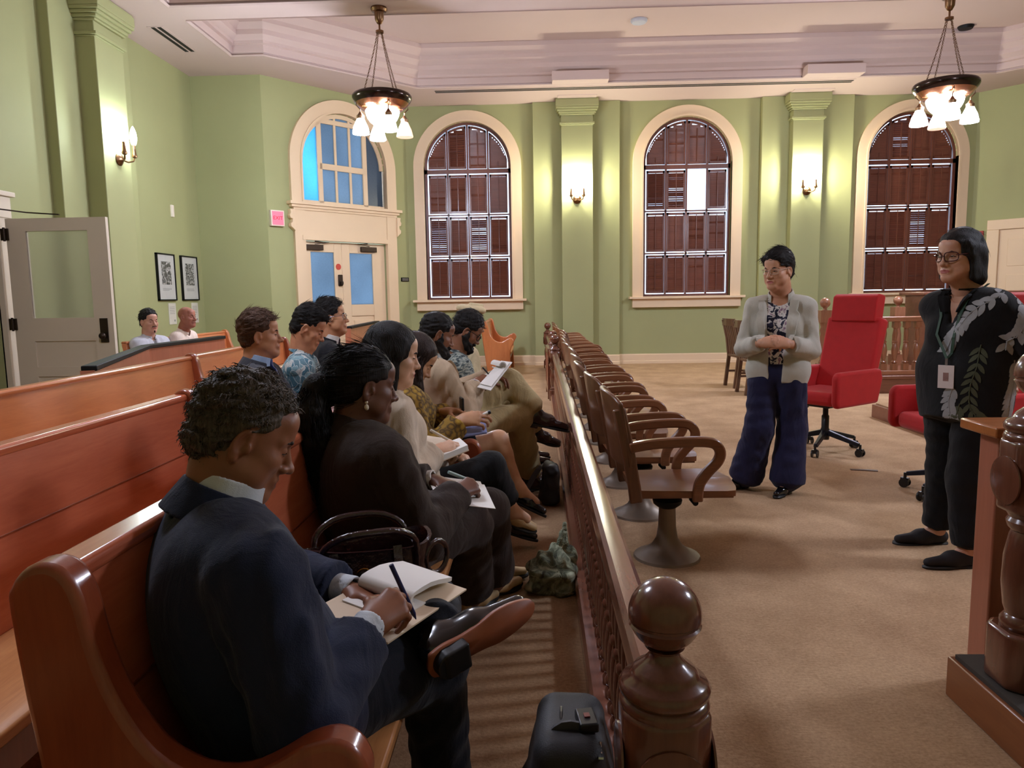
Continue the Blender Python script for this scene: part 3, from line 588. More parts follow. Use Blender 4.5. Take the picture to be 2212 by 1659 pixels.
# ---------------------------------------------------------------- jury chairs
M_oak = wood('jury_chair_oak', (104, 64, 40), (152, 98, 64), 'x', .3, 1.2, .3)
M_oakz = wood('jury_chair_oak_upright', (84, 52, 34), (126, 82, 54), 'z', .3, 1.2, .3)
M_iron = plain('painted_iron_pedestal', (132, 116, 100), .45, .3, var=.12, vs=10)
def make_jury(label, loc, rz=0):
    t = thing('jury_chair', label, 'chair', loc, rz, 'oak swivel jury chairs in a row')
    mb = MB(); mb.lathe([(.17, 0), (.165, .012), (.12, .03), (.08, .06), (.055, .10), (.045, .16), (.042, .25), (.042, .27)], seg=24); mb.obj('pedestal', M_iron, t, smooth=40)
    mb = MB(); mb.lathe([(.045, .26), (.07, .28), (.075, .30), (.06, .32), (.05, .34), (.06, .36)], seg=20); mb.rng((-.14, -.02, .335), (.16, .02, .36)); mb.rng((-.02, -.12, .335), (.02, .12, .36)); mb.cyl((.10, -.18, .33), (.10, -.10, .33), .014); mb.obj('swivel_bracket', M_black, t, smooth=40)
    # saddle seat
    mb = MB(); nx, ny = 12, 10; x0, x1, w = -.20, .31, .23; V = []
    for i in range(nx + 1):
        for j in range(ny + 1):
            u = i / nx; s = j / ny * 2 - 1; ww = w * (1 - .12 * (1 - u) ** 2) if u < .93 else w * (1 - .05 * (u - .93) / .07)
            xx = x0 + (x1 - x0) * u - (.03 * abs(s) ** 3 if u > .9 else 0)
            V.append((xx, s * ww, .402 - .016 * math.exp(-((u - .42) / .28) ** 2) * (1 - s * s) + .012 * math.exp(-(s / .22) ** 2) * max(0, (u - .5) * 2)))
    n1 = (nx + 1) * (ny + 1); top = [(i * (ny + 1) + j, i * (ny + 1) + j + 1, (i + 1) * (ny + 1) + j + 1, (i + 1) * (ny + 1) + j) for i in range(nx) for j in range(ny)]
    V += [(a, b, .374) for a, b, c in V]; rim = [i * (ny + 1) for i in range(nx + 1)] + [nx * (ny + 1) + j for j in range(1, ny + 1)] + [i * (ny + 1) + ny for i in range(nx - 1, -1, -1)] + [j for j in range(ny - 1, 0, -1)]
    mb.add(V, top + [tuple(n1 + k for k in f) for f in top] + [(rim[i], rim[(i + 1) % len(rim)], n1 + rim[(i + 1) % len(rim)], n1 + rim[i]) for i in range(len(rim))]); mb.obj('seat', M_oak, t, smooth=45)
    mb = MB(); mb.rng((-.17, -.17, .352), (.285, .17, .374)); mb.obj('seat_frame', M_oak, t)
    for s in (-1, 1):
        mb = MB(); mb.sweep([(-.19, s * .205, .345), (-.20, s * .21, .42), (-.235, s * .215, .62), (-.275, s * .21, .80)], [(-.02, -.03), (.02, -.03), (.02, .03), (-.02, .03)], up=(1, 0, 0)); mb.obj('back_post', M_oakz, t, bevel=.008)
        mb = MB(); y = s * .245
        P = [(-.225, y * .93, .615), (-.12, y * .98, .635), (.02, y * 1.03, .645), (.12, y * 1.03, .645), (.17, y * 1.02, .632), (.195, y * 1.01, .595), (.185, y, .55), (.14, y, .50), (.105, y, .45), (.095, y * .98, .40), (.095, y * .97, .355)]
        P = [tuple(v) for v in _cr(P)]
        mb.sweep(P, [(-.024, -.019), (.024, -.019), (.024, .019), (-.024, .019)], up=(0, 1, 0) if 0 else (0, s, 0)); mb.obj('arm', M_oak, t, bevel=.008)
    # bent back board
    mb = MB(); n = 14; V = []
    for zi in range(6):
        z = .52 + (.875 - .52) * zi / 5
        for k in range(n + 1):
            s = k / n * 2 - 1; hw = .235; zz = z - (.05 * abs(s) ** 4 if zi == 5 else 0); xx = -.262 - (zz - .52) * .16 + .055 * s * s
            V.append((xx, s * hw, zz))
    m = n + 1; F = [(i * m + k, i * m + k + 1, (i + 1) * m + k + 1, (i + 1) * m + k) for i in range(5) for k in range(n)]; N0 = len(V); V2 = [(a - .022, b, c) for a, b, c in V]
    rim = list(range(m)) + [i * m + n for i in range(1, 6)] + [5 * m + k for k in range(n - 1, -1, -1)] + [i * m for i in range(4, 0, -1)]
    mb.add(V + V2, F + [tuple(N0 + q for q in f) for f in F] + [(rim[i], rim[(i + 1) % len(rim)], N0 + rim[(i + 1) % len(rim)], N0 + rim[i]) for i in range(len(rim))]); mb.obj('backrest', M_oakz, t, bevel=.006)
    return t
def _cr(P, k=4):
    P = [Vector(p) for p in P]; out = []
    for i in range(len(P) - 1):
        p0, p1, p2, p3 = P[max(i - 1, 0)], P[i], P[i + 1], P[min(i + 2, len(P) - 1)]
        for j in range(k):
            t = j / k; out.append(.5 * (2 * p1 + (p2 - p0) * t + (2 * p0 - 5 * p1 + 4 * p2 - p3) * t * t + (3 * p1 - p0 - 3 * p2 + p3) * t ** 3))
    return out + [P[-1]]
ORD = ['nearest the camera', 'second from the camera', 'third from the camera', 'fourth from the camera', 'fifth from the camera', 'sixth from the camera', 'seventh from the camera', 'seventh from the far wall', 'sixth from the far wall', 'fifth from the far wall', 'fourth from the far wall', 'third from the far wall', 'second from the far wall', 'nearest the far wall']
JROT = [.02, .06, -.02, .05, .0, .08, -.04, .03, .0, .1, .02, -.05, .05, .0]
JC = make_jury('oak swivel jury chair with curved arms, ' + ORD[0], (.655, 3.62, 0), JROT[0])
for i in range(1, 14): dup(JC, (.61 + .015 * math.sin(i * 2.1) + (.05 if i in (8, 9) else 0), 3.62 + .735 * i, 0), JROT[i], 'oak swivel jury chair in the row along the rail, ' + ORD[i])
# ---------------------------------------------------------------- red office chairs
M_red = plain('red_wool_upholstery', (178, 22, 24), .85, var=.08, vs=14, bump=.12, bs=220, sheen=.15)
M_blk = plain('black_plastic', (20, 20, 22), .4); M_alu = plain('dark_aluminium', (58, 58, 66), .3, .9)
def make_red(label, loc, rz, r_arm=None):
    t = thing('office_chair', label, 'chair', loc, rz, 'red high-back swivel chairs')
    for k in range(5):
        a = 2 * PI * k / 5 + .35; c, s = math.cos(a), math.sin(a)
        mb = MB(); mb.sweep([(c * .03, s * .03, .16), (c * .30, s * .30, .095)], [(-.026, -.02), (.026, -.02), (.018, .022), (-.018, .022)], scale=[1, .7]); l = mb.obj('base_leg', M_alu, t, bevel=.005)
        mb = MB(); x, y = c * .31, s * .31
        for e in (-.016, .016): mb.cyl((x - s * e - s * .010 * (1 if e > 0 else -1), y + c * e + c * .010 * (1 if e > 0 else -1), .031), (x - s * e, y + c * e, .031), .031, None, 16)
        mb.cyl((x, y, .05), (x, y, .10), .010); mb.box((x, y, .05), (.05, .03, .03), a); mb.obj('caster', M_blk, l, smooth=40)
    mb = MB(); mb.lathe([(.035, .10), (.04, .17), (.03, .20), (.03, .30), (.022, .31), (.022, .40)], seg=20); mb.obj('gas_lift', M_blk, t, smooth=40)
    mb = MB(); mb.rng((-.14, -.12, .385), (.14, .12, .42)); mb.box((.0, -.22, .36), (.05, .1, .03)); mb.obj('mechanism', M_blk, t, bevel=.01)
    mb = MB(); mb.rng((-.24, -.235, .42), (.28, .235, .53)); mb.obj('seat_cushion', M_red, t, bevel=.04, bseg=4)
    for s in (-1, 1):
        mb = MB(); pr = [(-.27, .415), (.29, .415), (.31, .46), (.31, .66), (.28, .70), (-.30, .70), (-.33, .62)]
        mb.prism(pr, lambda a, b, q: (a, s * q, b), .235, .30); mb.obj('arm_panel', M_red, t, bevel=.025, bseg=4)
    mb = MB(); pr = [(-.20, .42), (-.29, .42), (-.345, .66), (-.475, 1.09), (-.36, 1.12), (-.25, .70), (-.20, .55)]
    mb.prism(pr, lambda a, b, q: (a, q, b), -.25, .25); mb.obj('backrest', M_red, t, bevel=.03, bseg=4)
    mb = MB(); pr = [(-.33, 1.08), (-.45, 1.06), (-.49, 1.28), (-.475, 1.30), (-.40, 1.31), (-.36, 1.29)]
    mb.prism(pr, lambda a, b, q: (a, q, b), -.20, .20); mb.obj('headrest', M_red, t, bevel=.03, bseg=4)
    return t
RC = make_red('red high-back swivel chair just behind the woman in the grey blazer', (2.42, 6.12, 0), PI + .62)
dup(RC, (2.72, 4.72, 0), PI + .10, 'red high-back swivel chair partly hidden behind the woman in the leaf shirt')
# ---------------------------------------------------------------- plain wooden chairs by the dais
M_wch = wood('dark_side_chair_wood', (70, 44, 30), (108, 72, 50), 'z', .35, 1.2, .3)
def make_side(label, loc, rz):
    t = thing('side_chair', label, 'chair', loc, rz, 'dark slat-back side chairs')
    for sx, sy in ((1, -1), (1, 1), (-1, -1), (-1, 1)):
        mb = MB(); x, y = sx * .2, sy * .19
        if sx > 0: mb.sweep([(x, y, 0), (x, y, .44)], [(-.02, -.02), (.02, -.02), (.02, .02), (-.02, .02)], up=(1, 0, 0)); mb.obj('leg', M_wch, t)
        else: mb.sweep([(x - .05, y, 0), (x, y, .44), (x - .03, y, .7), (x - .09, y, .96)], [(-.02, -.022), (.02, -.022), (.02, .022), (-.02, .022)], up=(1, 0, 0)); mb.obj('back_leg', M_wch, t)
    mb = MB(); mb.rng((-.22, -.22, .43), (.24, .22, .47)); mb.obj('seat', M_wch, t, bevel=.01)
    mb = MB(); mb.sweep([(-.285, -.21, .93), (-.305, 0, .93), (-.285, .21, .93)], [(-.015, -.05), (.015, -.05), (.015, .05), (-.015, .05)]); mb.obj('top_slat', M_wch, t)
    for y in (-.1, -.03, .04, .11): mb = MB(); mb.sweep([(-.205, y, .46), (-.235, y, .7), (-.285, y, .9)], [(-.018, -.008), (.018, -.008), (.018, .008), (-.018, .008)], up=(1, 0, 0)); mb.obj('back_slat', M_wch, t)
    mb = MB(); mb.rng((-.2, -.2, .2), (.2, -.18, .23)); mb.rng((-.2, .18, .2), (.2, .2, .23)); mb.rng((-.015, -.18, .2), (.015, .18, .23)); mb.obj('stretcher', M_wch, t)
    return t
SD = make_side('dark wooden side chair left of the woman in the grey blazer, the further one', (3.02, 10.5, 0), .1)
dup(SD, (2.98, 9.75, 0), .05, 'dark wooden side chair left of the woman in the grey blazer, the nearer one')
# ---------------------------------------------------------------- dais and balustrade
M_dais = wood('dais_mahogany', (104, 60, 44), (140, 88, 66), 'x', .4, .8, .3)
M_bal = wood('balustrade_oak', (124, 78, 56), (166, 112, 82), 'z', .3, 1.0, .4)
M_balx = wood('balustrade_oak_rail', (134, 84, 60), (178, 122, 88), 'x', .3, 1.0, .4)
t = thing('platform', 'low carpeted platform step with wooden riser behind the red chairs', 'platform'); mb = MB(); mb.rng((3.57, 6.0, 0), (7.2, 7.80, .135)); mb.obj('riser', M_dais, t)
mb = MB(); mb.rng((3.60, 6.02, .135), (7.2, 7.78, .150)); mb.obj('carpet_top', M_carpet, t)
t = thing('dais', 'raised dais with wooden front below the balustrade', 'platform'); mb = MB(); mb.rng((3.72, 9.62, 0), (9.5, 12.6, .19)); mb.obj('front_panel', M_dais, t); mb = MB(); mb.rng((3.70, 9.58, .19), (9.5, 12.6, .235)); mb.obj('dais_floor', M_dais, t, bevel=.01)
bt = thing('balustrade', 'oak balustrade with thick turned balusters on the dais', 'railing', (3.8, 9.7, .235)); L = 5.0
mb = MB(); mb.rng((0, -.06, .70), (L, .06, .765)); mb.obj('top_rail', M_balx, bt, bevel=.012); mb = MB(); mb.rng((0, -.05, 0), (L, .05, .06)); mb.obj('bottom_rail', M_balx, bt, bevel=.008)
mb = MB(); mb.rng((-.035, -.035, .06), (.035, .035, .15)); mb.lathe([(.028, .15), (.042, .17), (.022, .19), (.034, .25), (.042, .32), (.03, .40), (.02, .42), (.034, .435), (.02, .45), (.03, .54), (.022, .60), (.036, .62)], seg=14); mb.rng((-.035, -.035, .62), (.035, .035, .70)); b0 = mb.obj('baluster', M_bal, bt, smooth=40)
for i in range(34):
    o = b0 if i == 0 else b0.copy()
    if i: COL.objects.link(o); o.parent = bt
    o.location = (.20 + i * .14, 0, 0)
def dpost(label, loc):
    t = thing('balustrade_post', label, 'post', loc, 0, 'square oak posts with ball finials')
    mb = MB(); mb.rng((-.075, -.075, .70), (.075, .075, .86)); mb.rng((-.075, -.075, 0), (.075, .075, .16)); mb.lathe([(.05, .15), (.065, .18), (.045, .22), (.06, .32), (.06, .45), (.045, .55), (.06, .60), (.045, .64), (.065, .70)], seg=18); mb.obj('post', M_bal, t, smooth=40)
    mb = MB(); mb.lathe([(.03, .86), (.022, .88), (.03, .895)], seg=16); mb.ball((0, 0, .955), .066, 22); mb.obj('ball_finial', M_bal, t, smooth=40)
dpost('square oak post with ball finial at the left end of the balustrade', (3.78, 9.7, .235)); dpost('square oak post with ball finial further right, behind the balustrade', (5.35, 11.0, .235))
t = thing('judge_bench', 'brown wooden bench desk behind the balustrade at the right', 'desk', (6.2, 10.9, .235)); mb = MB(); mb.rng((-.65, -.3, 0), (1.4, .3, 1.03)); mb.obj('body', M_dais, t); mb = MB(); mb.rng((-.72, -.36, 1.03), (1.4, .36, 1.075)); mb.obj('desk_top', M_dais, t, bevel=.01)
mb = MB(); mb.rng((.0, -.31, .2), (.7, -.3, .9)); mb.obj('panel', M_dais, t)
t = thing('dais_chair', 'low tan chair back showing above the balustrade rail', 'chair', (4.85, 10.9, .235)); mb = MB(); mb.rng((-.24, -.02, .4), (.24, .03, .83)); mb.obj('backrest', plain('tan_leather', (150, 118, 84), .6), t, bevel=.03); mb = MB(); mb.rng((-.24, .03, .38), (.24, .45, .44)); [mb.rng((x - .02, y - .02, 0), (x + .02, y + .02, .4)) for x in (-.2, .2) for y in (.05, .42)]; mb.obj('seat', M_wch, t)
# ---------------------------------------------------------------- right foreground: witness stand
t = thing('stand_platform', 'wooden platform step at the lower right corner', 'platform'); mb = MB(); mb.rng((1.34, 1.0, 0), (3.6, 2.32, .135)); mb.obj('riser', wood('stand_step_oak', (118, 66, 34), (150, 92, 52), 'y', .4, .8, .3), t, bevel=.006); mb = MB(); mb.rng((1.355, 1.0, .135), (3.6, 2.30, .150)); mb.obj('platform_top', plain('dark_grey_mat', (62, 56, 50), .8, bump=.1), t)
q = dup(PO, (1.455, 2.13, .15), 0, 'tall dark newel post on the platform at the right edge of the picture'); q.scale = (1.12, 1.12, 1.19)
t = thing('stand_rail', 'wooden witness stand rail with orange-brown top behind the right post', 'railing', (1.475, 2.39, 0)); mb = MB(); mb.rng((-.04, -.10, .865), (1.6, .10, .90)); mb.obj('top_board', wood('stand_top_oak', (150, 84, 36), (190, 116, 60), 'x', .3, .8, .5), t, bevel=.006)
mb = MB(); mb.rng((.03, -.02, .0), (1.6, .03, .865)); mb.obj('panel', M_part, t); mb = MB(); mb.rng((.0, -.05, .0), (.07, .05, .865)); mb.obj('corner_stile', M_part, t, bevel=.006)
t = thing('floor_lamp_base', 'round dark grey base standing on the platform by the right post', 'base', (1.62, 1.88, .15)); mb = MB(); mb.lathe([(.15, 0), (.155, .02), (.14, .045), (.03, .06), (.02, .2), (.015, .9)], seg=32); mb.obj('base', M_blk, t, smooth=40)
# ---------------------------------------------------------------- organic shapes: signed distance fields -> surface nets
def nz(v): v = np.asarray(v, float); return v / (np.linalg.norm(v) + 1e-9)
def V3(*a): return np.array(a, float)
class Field:
    def __init__(s, lo, hi, vs):
        s.lo = np.asarray(lo, float); s.vs = vs; s.n = np.maximum(4, np.ceil((np.asarray(hi) - s.lo) / vs).astype(int) + 1)
        s.f = np.full(s.n, 1.0, np.float32)
    def win(s, lo, hi):
        a = np.clip(np.floor((lo - s.lo) / s.vs).astype(int), 0, s.n); b = np.clip(np.ceil((hi - s.lo) / s.vs).astype(int) + 1, 0, s.n)
        if (b <= a).any(): return None
        g = [(s.lo[i] + s.vs * np.arange(a[i], b[i])).astype(np.float32) for i in range(3)]
        return tuple(slice(a[i], b[i]) for i in range(3)), (g[0][:, None, None], g[1][None, :, None], g[2][None, None, :])
    def put(s, prim, k=.02, op='u'):
        fn, lo, hi = prim; m = k + 2.5 * s.vs; w = s.win(lo - m, hi + m)
        if w is None: return
        sl, P = w; d = fn(*P).astype(np.float32); f = s.f[sl]
        if op == 'u': h = np.clip(.5 + .5 * (f - d) / k, 0, 1); s.f[sl] = f * (1 - h) + d * h - k * h * (1 - h)
        elif op == 's': h = np.clip(.5 - .5 * (f + d) / k, 0, 1); s.f[sl] = f * (1 - h) - d * h + k * h * (1 - h)
        elif op == 'i': h = np.clip(.5 - .5 * (f - d) / k, 0, 1); s.f[sl] = f * (1 - h) + d * h + k * h * (1 - h)
    def mesh(s):
        f = s.f; S = f < 0; nx, ny, nz_ = f.shape
        cnt = np.zeros((nx - 1, ny - 1, nz_ - 1), np.int8); corners = [(i, j, k) for i in (0, 1) for j in (0, 1) for k in (0, 1)]
        for i, j, k in corners: cnt += S[i:nx - 1 + i, j:ny - 1 + j, k:nz_ - 1 + k]
        mask = (cnt > 0) & (cnt < 8); ci = np.argwhere(mask)
        if not len(ci): return np.zeros((0, 3)), np.zeros((0, 4), int)
        idx = np.full(mask.shape, -1, np.int64); idx[mask] = np.arange(len(ci))
        cv = np.stack([f[ci[:, 0] + i, ci[:, 1] + j, ci[:, 2] + k] for i, j, k in corners], 1)
        acc = np.zeros((len(ci), 3)); num = np.zeros(len(ci)); cc = np.array(corners, float)
        for a in range(8):
            for b in range(a + 1, 8):
                if np.abs(cc[a] - cc[b]).sum() != 1: continue
                fa, fb = cv[:, a], cv[:, b]; m = (fa < 0) != (fb < 0); t = np.where(m, fa / np.where(m, fa - fb, 1), 0)
                acc += m[:, None] * (cc[a] + t[:, None] * (cc[b] - cc[a])); num += m
        V = s.lo + (ci + acc / num[:, None]) * s.vs; Q = []
        for ax in range(3):
            o = [[0, 0, 0] for _ in range(2)]; o[1][ax] = 1
            u, v = [(1, 2), (2, 0), (0, 1)][ax]
            a = S[tuple(slice(0, f.shape[q] - (1 if q == ax else 0)) for q in range(3))]; b = S[tuple(slice(1 if q == ax else 0, f.shape[q]) for q in range(3))]
            e = np.argwhere(a != b); ok = (e[:, u] > 0) & (e[:, v] > 0) & (e[:, u] < f.shape[u] - 1) & (e[:, v] < f.shape[v] - 1); e = e[ok]
            if not len(e): continue
            sg = a[tuple(e.T)]; q = []
            for du, dv in ((1, 1), (0, 1), (0, 0), (1, 0)):
                c = e.copy(); c[:, u] -= du; c[:, v] -= dv; q.append(idx[tuple(c.T)])
            q = np.stack(q, 1); q[~sg] = q[~sg][:, ::-1]; Q.append(q)
        return V, np.concatenate(Q)
def cap(a, b, ra, rb=None, n=None, sq=1., cut=None):
    """tapered capsule, optionally flattened along n, optionally with flat ends ('a','b','ab')"""
    a = np.asarray(a, float); b = np.asarray(b, float); rb = ra if rb is None else rb; ba = b - a; L2 = max(1e-9, ba @ ba); r = max(ra, rb) * max(1, sq)
    if n is not None: n = nz(n)
    ud = ba / math.sqrt(L2)
    def fn(X, Y, Z):
        px, py, pz = X - a[0], Y - a[1], Z - a[2]; tr = (px * ba[0] + py * ba[1] + pz * ba[2]) / L2; t = np.clip(tr, 0, 1)
        wx, wy, wz = px - t * ba[0], py - t * ba[1], pz - t * ba[2]
        if n is not None:
            q = (wx * n[0] + wy * n[1] + wz * n[2]) * (1 / sq - 1); wx, wy, wz = wx + n[0] * q, wy + n[1] * q, wz + n[2] * q
        d = (np.sqrt(wx * wx + wy * wy + wz * wz) - (ra + t * (rb - ra))) * (min(1, sq) if n is not None else 1)
        if cut:
            if 'b' in cut: d = np.maximum(d, (tr - 1) * math.sqrt(L2))
            if 'a' in cut: d = np.maximum(d, -tr * math.sqrt(L2))
        return d
    return fn, np.minimum(a, b) - r, np.maximum(a, b) + r
def ell(c, r, R=None):
    c = np.asarray(c, float); r = np.asarray(r, float); R = np.eye(3) if R is None else np.asarray(R, float); e = np.sqrt(((R * r) ** 2).sum(1))
    def fn(X, Y, Z):
        p = (X - c[0], Y - c[1], Z - c[2]); q = [sum(R[i, j] * p[i] for i in range(3)) / r[j] for j in range(3)]
        k0 = np.sqrt(q[0] ** 2 + q[1] ** 2 + q[2] ** 2); k1 = np.sqrt((q[0] / r[0]) ** 2 + (q[1] / r[1]) ** 2 + (q[2] / r[2]) ** 2) + 1e-6
        return k0 * (k0 - 1) / k1
    return fn, c - e, c + e
def rbox(c, h, R=None, rad=.01):
    c = np.asarray(c, float); h = np.asarray(h, float); R = np.eye(3) if R is None else np.asarray(R, float); e = (np.abs(R) * h).sum(1) + rad
    def fn(X, Y, Z):
        p = (X - c[0], Y - c[1], Z - c[2]); q = [np.abs(sum(R[i, j] * p[i] for i in range(3))) - h[j] + rad for j in range(3)]
        return np.sqrt(sum(np.maximum(x, 0) ** 2 for x in q)) + np.minimum(np.maximum(np.maximum(q[0], q[1]), q[2]), 0) - rad
    return fn, c - e, c + e
def noised(prim, amp, freq, seed=0):
    fn, lo, hi = prim; rs = np.random.RandomState(seed); ks = rs.normal(size=(5, 3)) * freq; ph = rs.rand(5) * 6.28
    return (lambda X, Y, Z: fn(X, Y, Z) + amp / 2 * sum(np.sin(k[0] * X + k[1] * Y + k[2] * Z + p) for k, p in zip(ks, ph))), lo - amp, hi + amp
def grow(groups, vs, lo=None, hi=None, subs=()):
    """groups: (k_inside, k_outside, prims); subs: (k, prim)"""
    ps = [p for g in groups for p in g[2]]
    lo = np.min([p[1] for p in ps], 0) - .02 if lo is None else lo; hi = np.max([p[2] for p in ps], 0) + .02 if hi is None else hi
    F = Field(lo - .01, hi + .01, vs)
    for ki, ko, pr in groups:
        if len(groups) == 1:
            for p in pr: F.put(p, ki)
        else:
            l2 = np.min([p[1] for p in pr], 0) - ko - 3 * vs; h2 = np.max([p[2] for p in pr], 0) + ko + 3 * vs
            w = F.win(l2, h2); G = Field(F.lo + vs * np.array([q.start for q in w[0]]), h2, vs); G.n = np.array([q.stop - q.start for q in w[0]]); G.f = np.full(G.n, 1.0, np.float32)
            for p in pr: G.put(p, ki)
            f = F.f[w[0]]; d = G.f; h = np.clip(.5 + .5 * (f - d) / ko, 0, 1); F.f[w[0]] = f * (1 - h) + d * h - ko * h * (1 - h)
    for k, p in subs: F.put(p, k, 's')
    return F.mesh()
class Acc:
    """collects meshes into one object"""
    def __init__(s): s.V = []; s.Q = []; s.M = []; s.n = 0
    def add(s, V, Q, m=0, T=None):
        V = np.asarray(V, float); Q = np.asarray(Q)
        if not len(V): return
        if T is not None: V = V @ T[0].T + T[1]
        s.V.append(V); s.Q.append(Q + s.n); s.M.append(np.full(len(Q), m) if np.isscalar(m) else m); s.n += len(V)
    def obj(s, name, mats, parent):
        V = np.concatenate(s.V); me = bpy.data.meshes.new(name); fs = [tuple(r) if r[-1] != r[-2] else tuple(r[:-1]) for q in s.Q for r in q.tolist()]
        me.from_pydata(V.tolist(), [], fs); me.polygons.foreach_set('material_index', np.concatenate(s.M).astype(np.int32)); me.polygons.foreach_set('use_smooth', np.ones(len(fs), bool))
        for m in (mats if isinstance(mats, (list, tuple)) else [mats]): me.materials.append(m)
        o = bpy.data.objects.new(name, me); COL.objects.link(o); o.parent = parent; me.update(); return o
def strands(paths, r, seg=3):
    """thin tapered tubes; paths: (n,m,3)"""
    P = np.asarray(paths, float); n, m, _ = P.shape; T = np.gradient(P, axis=1); T /= np.linalg.norm(T, axis=2, keepdims=True) + 1e-9
    A = np.cross(T, V3(.3, .5, .81)); A /= np.linalg.norm(A, axis=2, keepdims=True) + 1e-9; B_ = np.cross(T, A)
    w = r * np.clip(np.minimum(1, 1.6 * (1 - np.linspace(0, 1, m)) + .12), .1, 1)[None, :, None]
    R = np.stack([P + w * (A * math.cos(2 * PI * k / seg) + B_ * math.sin(2 * PI * k / seg)) for k in range(seg)], 2)   # n,m,seg,3
    base = (np.arange(n) * m * seg)[:, None, None]; i = np.arange(m - 1)[None, :, None] * seg; k = np.arange(seg)[None, None, :]; k2 = (k + 1) % seg
    Q = np.stack([base + i + k, base + i + k2, base + i + seg + k2, base + i + seg + k], -1).reshape(-1, 4)
    return R.reshape(-1, 3), Q
# ---------------------------------------------------------------- people
def skin(name, c, blush=.10):
    N = NT(name); v = N.coords(); f = N.noise(v, 9, 4); g = N.noise(v, 160, 2); c = lin(c); d = (c[0] * .80, c[1] * .70, c[2] * .66)
    N.l(N.ramp(f, [(.3, d), (.6, c)]), N.p.inputs['Base Color']); N.p.inputs['Roughness'].default_value = .48
    N.p.inputs['Subsurface Weight'].default_value = .08; N.p.inputs['Subsurface Radius'].default_value = (.012, .005, .003); N.p.inputs['Subsurface Scale'].default_value = .5
    N.bump(g, .06, .002); return N.m
def cloth(name, c, rough=.85, fold=.35, weave=.1, var=.1, c2=None):
    if name in _mats: return _mats[name]
    N = NT(name); v = N.coords((1, 1, .45)); f = N.noise(v, 9, 3, .5, 1.6); g = N.noise(N.coords(), 420, 2); c = lin(c)
    N.l(N.ramp(f, [(.3, tuple(x * (1 - var) for x in c)), (.7, lin(c2) if c2 else tuple(min(1, x * (1 + var)) for x in c))]), N.p.inputs['Base Color'])
    mx = N.n('ShaderNodeMix', data_type='FLOAT'); mx.inputs[0].default_value = weave; N.l(f, mx.inputs[2]); N.l(g, mx.inputs[3])
    N.bump(mx.outputs[0], fold, .03); N.p.inputs['Roughness'].default_value = rough; N.p.inputs['Specular IOR Level'].default_value = .25
    N.p.inputs['Sheen Weight'].default_value = .08; _mats[name] = N.m; return N.m
def hairmat(name, c, rough=.6):
    if name in _mats: return _mats[name]
    N = NT(name); v = N.coords((70, 70, 7)); f = N.noise(v, 3.4, 4); c = lin(c)
    N.l(N.ramp(f, [(.3, tuple(x * .55 for x in c)), (.7, tuple(min(1, x * 1.35) for x in c))]), N.p.inputs['Base Color']); N.p.inputs['Roughness'].default_value = rough; N.p.inputs['Specular IOR Level'].default_value = .3
    N.bump(f, .7, .006); _mats[name] = N.m; return N.m
M_eyew = plain('eye_white', (206, 198, 190), .3); M_iris = plain('iris_dark', (30, 18, 12), .2)
def lipmat(c): return plain('lip_%d_%d_%d' % c, c, .4)
def frame_m(f, up=(0, 0, 1)):
    """columns: right, forward, up"""
    f = nz(f); r = nz(np.cross(f, up)); u = np.cross(r, f); return np.stack([r, f, u], 1)
CRAN = ((0, -.012, .034), (.0755, .094, .083))
